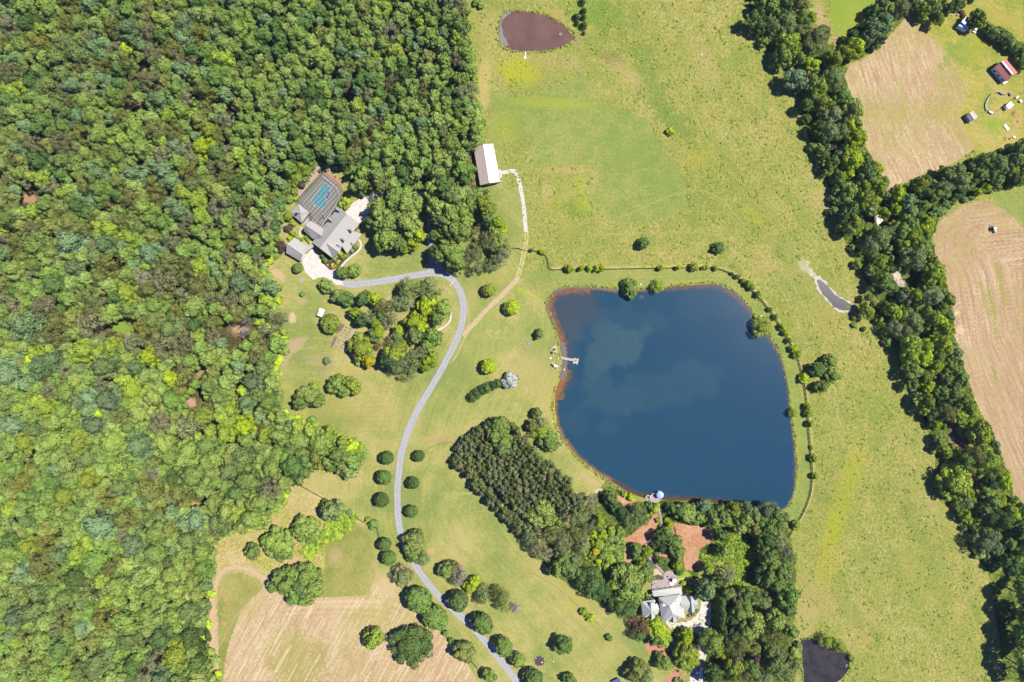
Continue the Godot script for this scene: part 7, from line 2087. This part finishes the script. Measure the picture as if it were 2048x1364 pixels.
func build_forest() -> void:
	var area := pts(FOREST)
	var gaps := []
	for s in ["55 395 17", "278 215 10", "288 130 6", "702 190 8", "625 128 9", "478 662 20", "240 655 20", "380 805 14", "400 740 9", "388 1012 12", "680 345 20", "650 345 18", "600 330 10", "575 380 30", "560 440 18", "740 395 14", "850 372 10", "948 320 9", "950 385 10", "545 535 14", "100 478 8", "262 92 6", "558 500 16", "605 340 18", "585 640 10", "500 640 10", "532 648 12", "518 600 8", "555 662 9", "470 690 8", "540 575 8", "455 655 10", "560 600 10", "534 540 14", "565 705 10"]:
		var v := (s as String).split_floats(" ")
		gaps.append(v)
	var n := FastNoiseLite.new()
	n.seed = 61
	n.frequency = 0.008
	var cell := {}
	var found := []
	# the crowns that stand out, then everything between them
	for s in ["48 92 26 lg", "160 110 30 lg", "205 155 20 bg", "320 200 24 bg", "272 245 24 mg", "345 95 20 ol", "400 65 22 ol", "448 40 24 lg", "405 295 22 lime", "475 308 18 yg", "250 95 12 lime", "20 180 16 yg", "30 225 18 lg", "78 322 26 dg", "40 350 20 lg", "235 310 26 lg", "140 485 30 bg", "70 490 28 lg", "210 490 22 bg", "285 620 16 lg", "225 622 20 mg", "60 650 36 bg", "20 745 34 bg", "110 720 26 bg", "325 690 34 gb", "170 700 26 yg", "230 695 24 yg", "265 780 26 yg", "245 760 18 yg", "220 800 34 bg", "190 850 28 bg", "30 850 30 bg", "110 880 36 mg", "280 890 40 bg", "330 880 30 lg", "450 865 20 yg", "450 722 20 lg", "450 765 18 lg", "425 670 18 gb", "460 595 24 gb", "330 560 30 gb", "300 980 36 ol", "215 1000 26 ol", "200 1050 38 bg", "270 1088 28 bg", "130 990 24 yg", "85 1130 30 ol", "120 1110 24 bg", "195 1120 34 mg", "300 1185 24 lg", "240 1170 34 lg", "255 1240 36 mg", "70 1220 34 lg", "380 1080 28 lg", "390 950 34 lg", "430 1000 26 lg", "380 900 28 lg", "500 960 32 mg", "545 930 26 lg", "600 880 28 lg", "640 885 24 lg", "560 870 24 lg", "25 1080 26 dg", "50 960 24 ol", "140 930 28 ol", "20 1020 18 yg", "420 35 26 lg", "160 45 22 lg", "255 20 20 mg", "430 470 16 mg", "385 495 18 mg", "425 530 16 bg", "372 525 14 ol", "70 530 22 lg", "50 575 24 mg", "180 585 20 ol", "265 530 18 bg", "215 570 16 lg", "530 470 14 lg", "515 700 20 ol", "535 660 20 gb", "550 690 18 mg", "525 735 20 lg", "560 640 16 gg", "530 600 16 yg", "540 575 16 bg", "545 630 14 gb", "635 885 22 yg", "700 895 16 lime", "655 870 20 yg", "620 860 18 yg", "595 852 16 yg"]:
		var w := (s as String).split(" ")
		found.append([Vector2(float(w[0]), float(w[1])), float(w[2]), w[3]])
	for i in found.size():
		put_cell(cell, found[i])
	for pass_r in [[24.0, 32.0, 500], [18.0, 24.0, 2600], [14.0, 18.0, 5200], [10.5, 14.0, 9000], [8.0, 10.5, 12000]]:
		for k in pass_r[2]:
			var p := Vector2(rng.randf_range(-45, 1010), rng.randf_range(-45, 1400))
			var r := rng.randf_range(pass_r[0], pass_r[1])
			if p.x > 440 and p.y < 420 and r > 20.0 or p.y < 500 and r > 24.0:
				continue
			if not Geometry2D.is_point_in_polygon(p, area):
				continue
			var bad := false
			for g in gaps:
				if p.distance_to(Vector2(g[0], g[1])) < g[2] + r * 0.7:
					bad = true
					break
			if bad:
				continue
			for ox in range(-1, 2):
				for oy in range(-1, 2):
					for q in cell.get(Vector2i(int(floor(p.x / 64.0)) + ox, int(floor(p.y / 64.0)) + oy), []):
						if p.distance_to(q[0]) < 0.63 * (r + q[1]):
							bad = true
							break
					if bad:
						break
				if bad:
					break
			if bad:
				continue
			var f := [p, r, forest_colour(p, n.get_noise_2d(p.x, p.y))]
			found.append(f)
			put_cell(cell, f)
	found.sort_custom(func(a, b): return a[1] > b[1])
	var broad := 0
	var pine := 0
	var rest := []
	var pine_rest := []
	for f in found:
		var p: Vector2 = f[0]
		var kind := "p" if f[2] == "gb" or (f[2] == "ol" and rng.randf() < 0.4) or f[2] == "gg" else "w" if f[2] == "ol" or rng.randf() < 0.12 else "bb" if f[1] > 20.0 else "b"
		var inside := p.x > -4 and p.y > -4 and p.y < 1368
		var h := clampf(10.0 + f[1] * 0.34 + rng.randf_range(-2.5, 4.0), 8.5, 21.0)
		if kind == "p":
			if pine < 290 and inside:
				pine += 1
				tree(p.x, p.y, f[1] * 1.06, h, f[2], kind, " in the woods", "pines of the big woodland")
			else:
				pine_rest.append([f, h])
		elif broad < 298 and inside:
			broad += 1
			tree(p.x, p.y, f[1] * 1.06, h, f[2], kind, " in the woods", "broadleaf trees of the big woodland", "woodland_tree")
		else:
			rest.append([f, h])
	for s in ["180 190 13 gy d", "222 199 9 gy d", "490 640 9 gy d", "488 662 12 gy d", "497 676 8 gy d", "287 560 20 gy p", "165 560 9 gy p", "310 948 15 gy p", "292 945 8 gy d", "345 105 8 gy p"]:
		var w := (s as String).split(" ")
		tree(float(w[0]), float(w[1]), float(w[2]), 15.0, w[3], w[4], " in the woods", "")
	filler("small_broadleaf_trees", "smaller broadleaf trees filling the woodland between the big crowns", leafs.b[2], rest)
	fill_strip("strip_thicket", "low bushy growth between the trees of the right strip", pts(EAST), [pts("1895 845, 1925 845, 1930 905, 1895 905"), pts("1785 545, 1800 545, 1812 572, 1795 572"), pts("1740 425, 1775 425, 1775 460, 1745 460"), pts("1970 1120, 2110 1120, 2110 1420, 1970 1420")], 2600, 5)
	filler("small_pines", "smaller pines filling the woodland between the big crowns", leafs.p[1], pine_rest)
	# the low growth along the woodland's edge
	var edge := []
	var l := smooth(area, true, 6)
	for i in l.size():
		if l[i].x < 0 or l[i].y < 0 or l[i].y > 1364:
			continue
		for k in 3:
			var q := l[i] + Vector2(rng.randfn(), rng.randfn()) * 5.0
			var c: String = ["lg", "yg", "mg", "lime"][rng.randi() % 4] if q.y > 500 else ["mg", "lg", "yg", "dg"][rng.randi() % 4]
			if q.distance_to(Vector2(972, 330)) > 50.0 and q.distance_to(Vector2(640, 390)) > 72.0 and q.distance_to(Vector2(850, 400)) > 26.0 and q.distance_to(Vector2(750, 400)) > 26.0:
				edge.append([[q, rng.randf_range(5.0, 10.0), c], rng.randf_range(2.0, 5.0)])
	filler("woodland_edge_shrubs", "bright low growth along the edge of the big woodland", leafs.s[1], edge)
	var log1 := begin()
	tube(log1, at(98, 676, 8.0), at(146, 675, 9.0), 0.4, 0.2, 7)
	for q in [[112, 676, 104, 682], [116, 676, 108, 670], [108, 677, 99, 683], [132, 675, 134, 684]]:
		tube(log1, at(q[0], q[1], 8.2), at(q[2], q[3], 8.0), 0.2, 0.08, 5)
	tag(put("fallen_tree", flat_normals(log1), mats["dead_wood"]), "brown fallen trunk hung up in the woodland's left crowns", "log")
	var log2 := begin()
	tube(log2, at(533, 791, 0.5), at(554, 783, 0.5), 0.3, 0.22, 7)
	tag(put("fallen_log", flat_normals(log2), mats["dead_wood"]), "pale fallen log at the woodland edge on the lawn", "log")
	for s in ["372 1042 381 1037", "221 990 233 988", "273 1144 283 1138"]:
		var v := (s as String).split_floats(" ")
		var lg := begin()
		tube(lg, at(v[0], v[1], 15.5), at(v[2], v[3], 17.5), 0.35, 0.15, 6)
		var o := put("broken_snag", flat_normals(lg), mats["dead_wood"])
		tag(o, "", "log")
		later(o, "short bleached snag", Vector2(v[0], v[1]))

func fill_strip(called: String, label: String, area: PackedVector2Array, keep_off: Array, tries: int, sd: int) -> void:
	var r := RandomNumberGenerator.new()
	r.seed = sd
	var list := []
	var cell := {}
	for w in waiting:
		put_cell(cell, [w[2], 9.0])
	var box := Rect2(area[0], Vector2.ZERO)
	for v in area:
		box = box.expand(v)
	for i in tries:
		var p := box.position + Vector2(r.randf(), r.randf()) * box.size
		var rad := r.randf_range(6.0, 10.5)
		if not Geometry2D.is_point_in_polygon(p, area):
			continue
		var bad := false
		for k in keep_off:
			if Geometry2D.is_point_in_polygon(p, k):
				bad = true
		if bad:
			continue
		for ox in range(-1, 2):
			for oy in range(-1, 2):
				for q in cell.get(Vector2i(int(floor(p.x / 64.0)) + ox, int(floor(p.y / 64.0)) + oy), []):
					if p.distance_to(q[0]) < 0.68 * (rad + q[1]):
						bad = true
		if bad:
			continue
		var f := [p, rad, ["mg", "yg", "lg", "dg", "ol", "bg"][r.randi() % 6]]
		put_cell(cell, f)
		list.append([f, r.randf_range(3.5, 7.5)])
	filler(called, label, leafs.b[4], list)

func put_cell(cell: Dictionary, f: Array) -> void:
	var k := Vector2i(int(floor(f[0].x / 64.0)), int(floor(f[0].y / 64.0)))
	if not cell.has(k):
		cell[k] = []
	cell[k].append(f)

func filler(called: String, label: String, mesh: Mesh, list: Array) -> void:
	if list.is_empty():
		return
	var mm := MultiMesh.new()
	mm.transform_format = MultiMesh.TRANSFORM_3D
	mm.use_colors = true
	mm.mesh = mesh
	mm.instance_count = list.size()
	for i in list.size():
		var f: Array = list[i][0]
		var h: float = list[i][1]
		var rm: float = f[1] * S
		var ch := minf(h * 0.85, rm * 1.9)
		var w := at(f[0].x, f[0].y, h - ch * 0.5)
		var k := (H - h) / H
		mm.set_instance_transform(i, Transform3D(Basis(Vector3.UP, rng.randf() * TAU).scaled(Vector3(rm * k, ch / 1.3, rm * k)), Vector3(w.x, maxf(0.0, h - ch), w.z)))
		var c := col(LEAF[f[2]][0], LEAF_TINT).srgb_to_linear()
		var s := rng.randf_range(0.85, 1.12)
		mm.set_instance_color(i, Color(c.r * s, c.g * s, c.b * s))
	var o := MultiMeshInstance3D.new()
	o.name = called
	o.multimesh = mm
	var m := mat("leaf_filler", Color.WHITE, 0.75)
	m.vertex_color_use_as_albedo = true
	m.metallic_specular = 0.25
	m.cull_mode = BaseMaterial3D.CULL_DISABLED
	o.material_override = m
	o.set_meta("kind", "stuff")
	tag(o, label, "trees" if "trees" in called or "pines" in called else "undergrowth")
	add_child(o)

# ---------------------------------------------------------------- weeds and rough grass

func build_weeds() -> void:
	var tuft := leaf_cloud([[Vector3(0, 0.1, 0), Vector3(0.7, 0.5, 0.7)], [Vector3(0.4, 0.1, 0.2), Vector3(0.45, 0.35, 0.45)], [Vector3(-0.3, 0.1, -0.35), Vector3(0.45, 0.4, 0.45)]], 26, 0.36, 77, 0.0)
	var n := FastNoiseLite.new()
	n.seed = 91
	n.frequency = 0.02
	n.fractal_octaves = 3
	var low := []
	var high := []
	var brush := []
	var green := ["140,164,68", "152,168,72", "132,158,66", "164,174,76"]
	var dry := ["176,178,92", "186,178,104", "160,168,84"]
	var bright := ["162,186,66", "140,172,66", "176,192,68", "122,156,62"]
	for i in 260000:
		var p := Vector2(rng.randf() * 2060.0 - 6.0, rng.randf() * 1376.0 - 6.0)
		var z := zone_at(p.x, p.y)
		if z != 0 and z != 8 and z != 11:
			continue
		if Geometry2D.is_point_in_polygon(p, lake_line):
			continue
		if Vector2((p.x - 1072) / 80.0, (p.y - 62) / 45.0).length() < 1.0 or Rect2(1600, 1272, 104, 120).has_point(p) or absf(p.x - 1660) + absf(p.y - 585) < 60.0 or absf(p.x - 1612) + absf(p.y - 535) < 26.0:
			continue
		var v := n.get_noise_2d(p.x, p.y)
		if z == 8:
			brush.append([p, rng.randf_range(0.5, 1.5), bright[rng.randi() % 4]])
		elif z == 11:
			if rng.randf() < 0.25 + v:
				low.append([p, rng.randf_range(0.3, 0.7), dry[rng.randi() % 3]])
		elif rng.randf() < 0.012 + maxf(0.0, v - 0.05) * 0.35:
			high.append([p, rng.randf_range(0.4, 0.95), green[rng.randi() % 4]])
		elif rng.randf() < 0.34 + v * 0.4:
			low.append([p, rng.randf_range(0.25, 0.55), dry[rng.randi() % 3] if rng.randf() < 0.6 else green[rng.randi() % 4]])
	for l in ["1006 26, 1023 20, 1055 23, 1096 31, 1130 50, 1149 73, 1126 95, 1080 104, 1030 103, 1000 90, 994 60, 1004 30", "1600 1280, 1626 1274, 1665 1290, 1699 1305, 1702 1330, 1698 1344, 1686 1360", "1600 1280, 1602 1310, 1606 1364", "1124 574, 1170 571, 1240 578, 1300 577", "1340 572, 1420 565, 1466 580, 1512 630, 1560 708, 1584 830, 1593 940, 1580 1014", "1106 588, 1092 606, 1110 655, 1118 690", "1112 770, 1106 815, 1118 868, 1168 928, 1244 982"]:
		var sl := smooth(pts(l), false, 6)
		for i in sl.size() - 1:
			var n2 := int(sl[i].distance_to(sl[i + 1]) * 0.45)
			for k in n2:
				brush.append([sl[i].lerp(sl[i + 1], rng.randf()) + Vector2(rng.randfn(), rng.randfn()) * 1.3, rng.randf_range(0.3, 0.85), ["150,166,66", "124,146,60", "176,184,76", "168,160,92"][rng.randi() % 4]])
	tufts("rough_grass", "short uneven tufts of rough pasture grass", tuft, low, 0.6)
	tufts("pasture_weeds", "dark green clumps of weeds dotting the pasture", tuft, high, 0.75)
	tufts("brush", "bright yellowish green brush and vines", tuft, brush, 1.1)

func tufts(called: String, label: String, mesh: Mesh, list: Array, tall: float) -> void:
	var mm := MultiMesh.new()
	mm.transform_format = MultiMesh.TRANSFORM_3D
	mm.use_colors = true
	mm.mesh = mesh
	mm.instance_count = list.size()
	for i in list.size():
		var w := at(list[i][0].x, list[i][0].y)
		var s: float = list[i][1]
		mm.set_instance_transform(i, Transform3D(Basis(Vector3.UP, rng.randf() * TAU).scaled(Vector3(s, s * tall, s)), w))
		var c := col(list[i][2], LEAF_TINT * 1.04).srgb_to_linear()
		mm.set_instance_color(i, c)
	var o := MultiMeshInstance3D.new()
	o.name = called
	o.multimesh = mm
	o.material_override = mats["leaf_filler"]
	o.set_meta("kind", "stuff")
	tag(o, label, "grass" if called == "rough_grass" else "weeds")
	add_child(o)
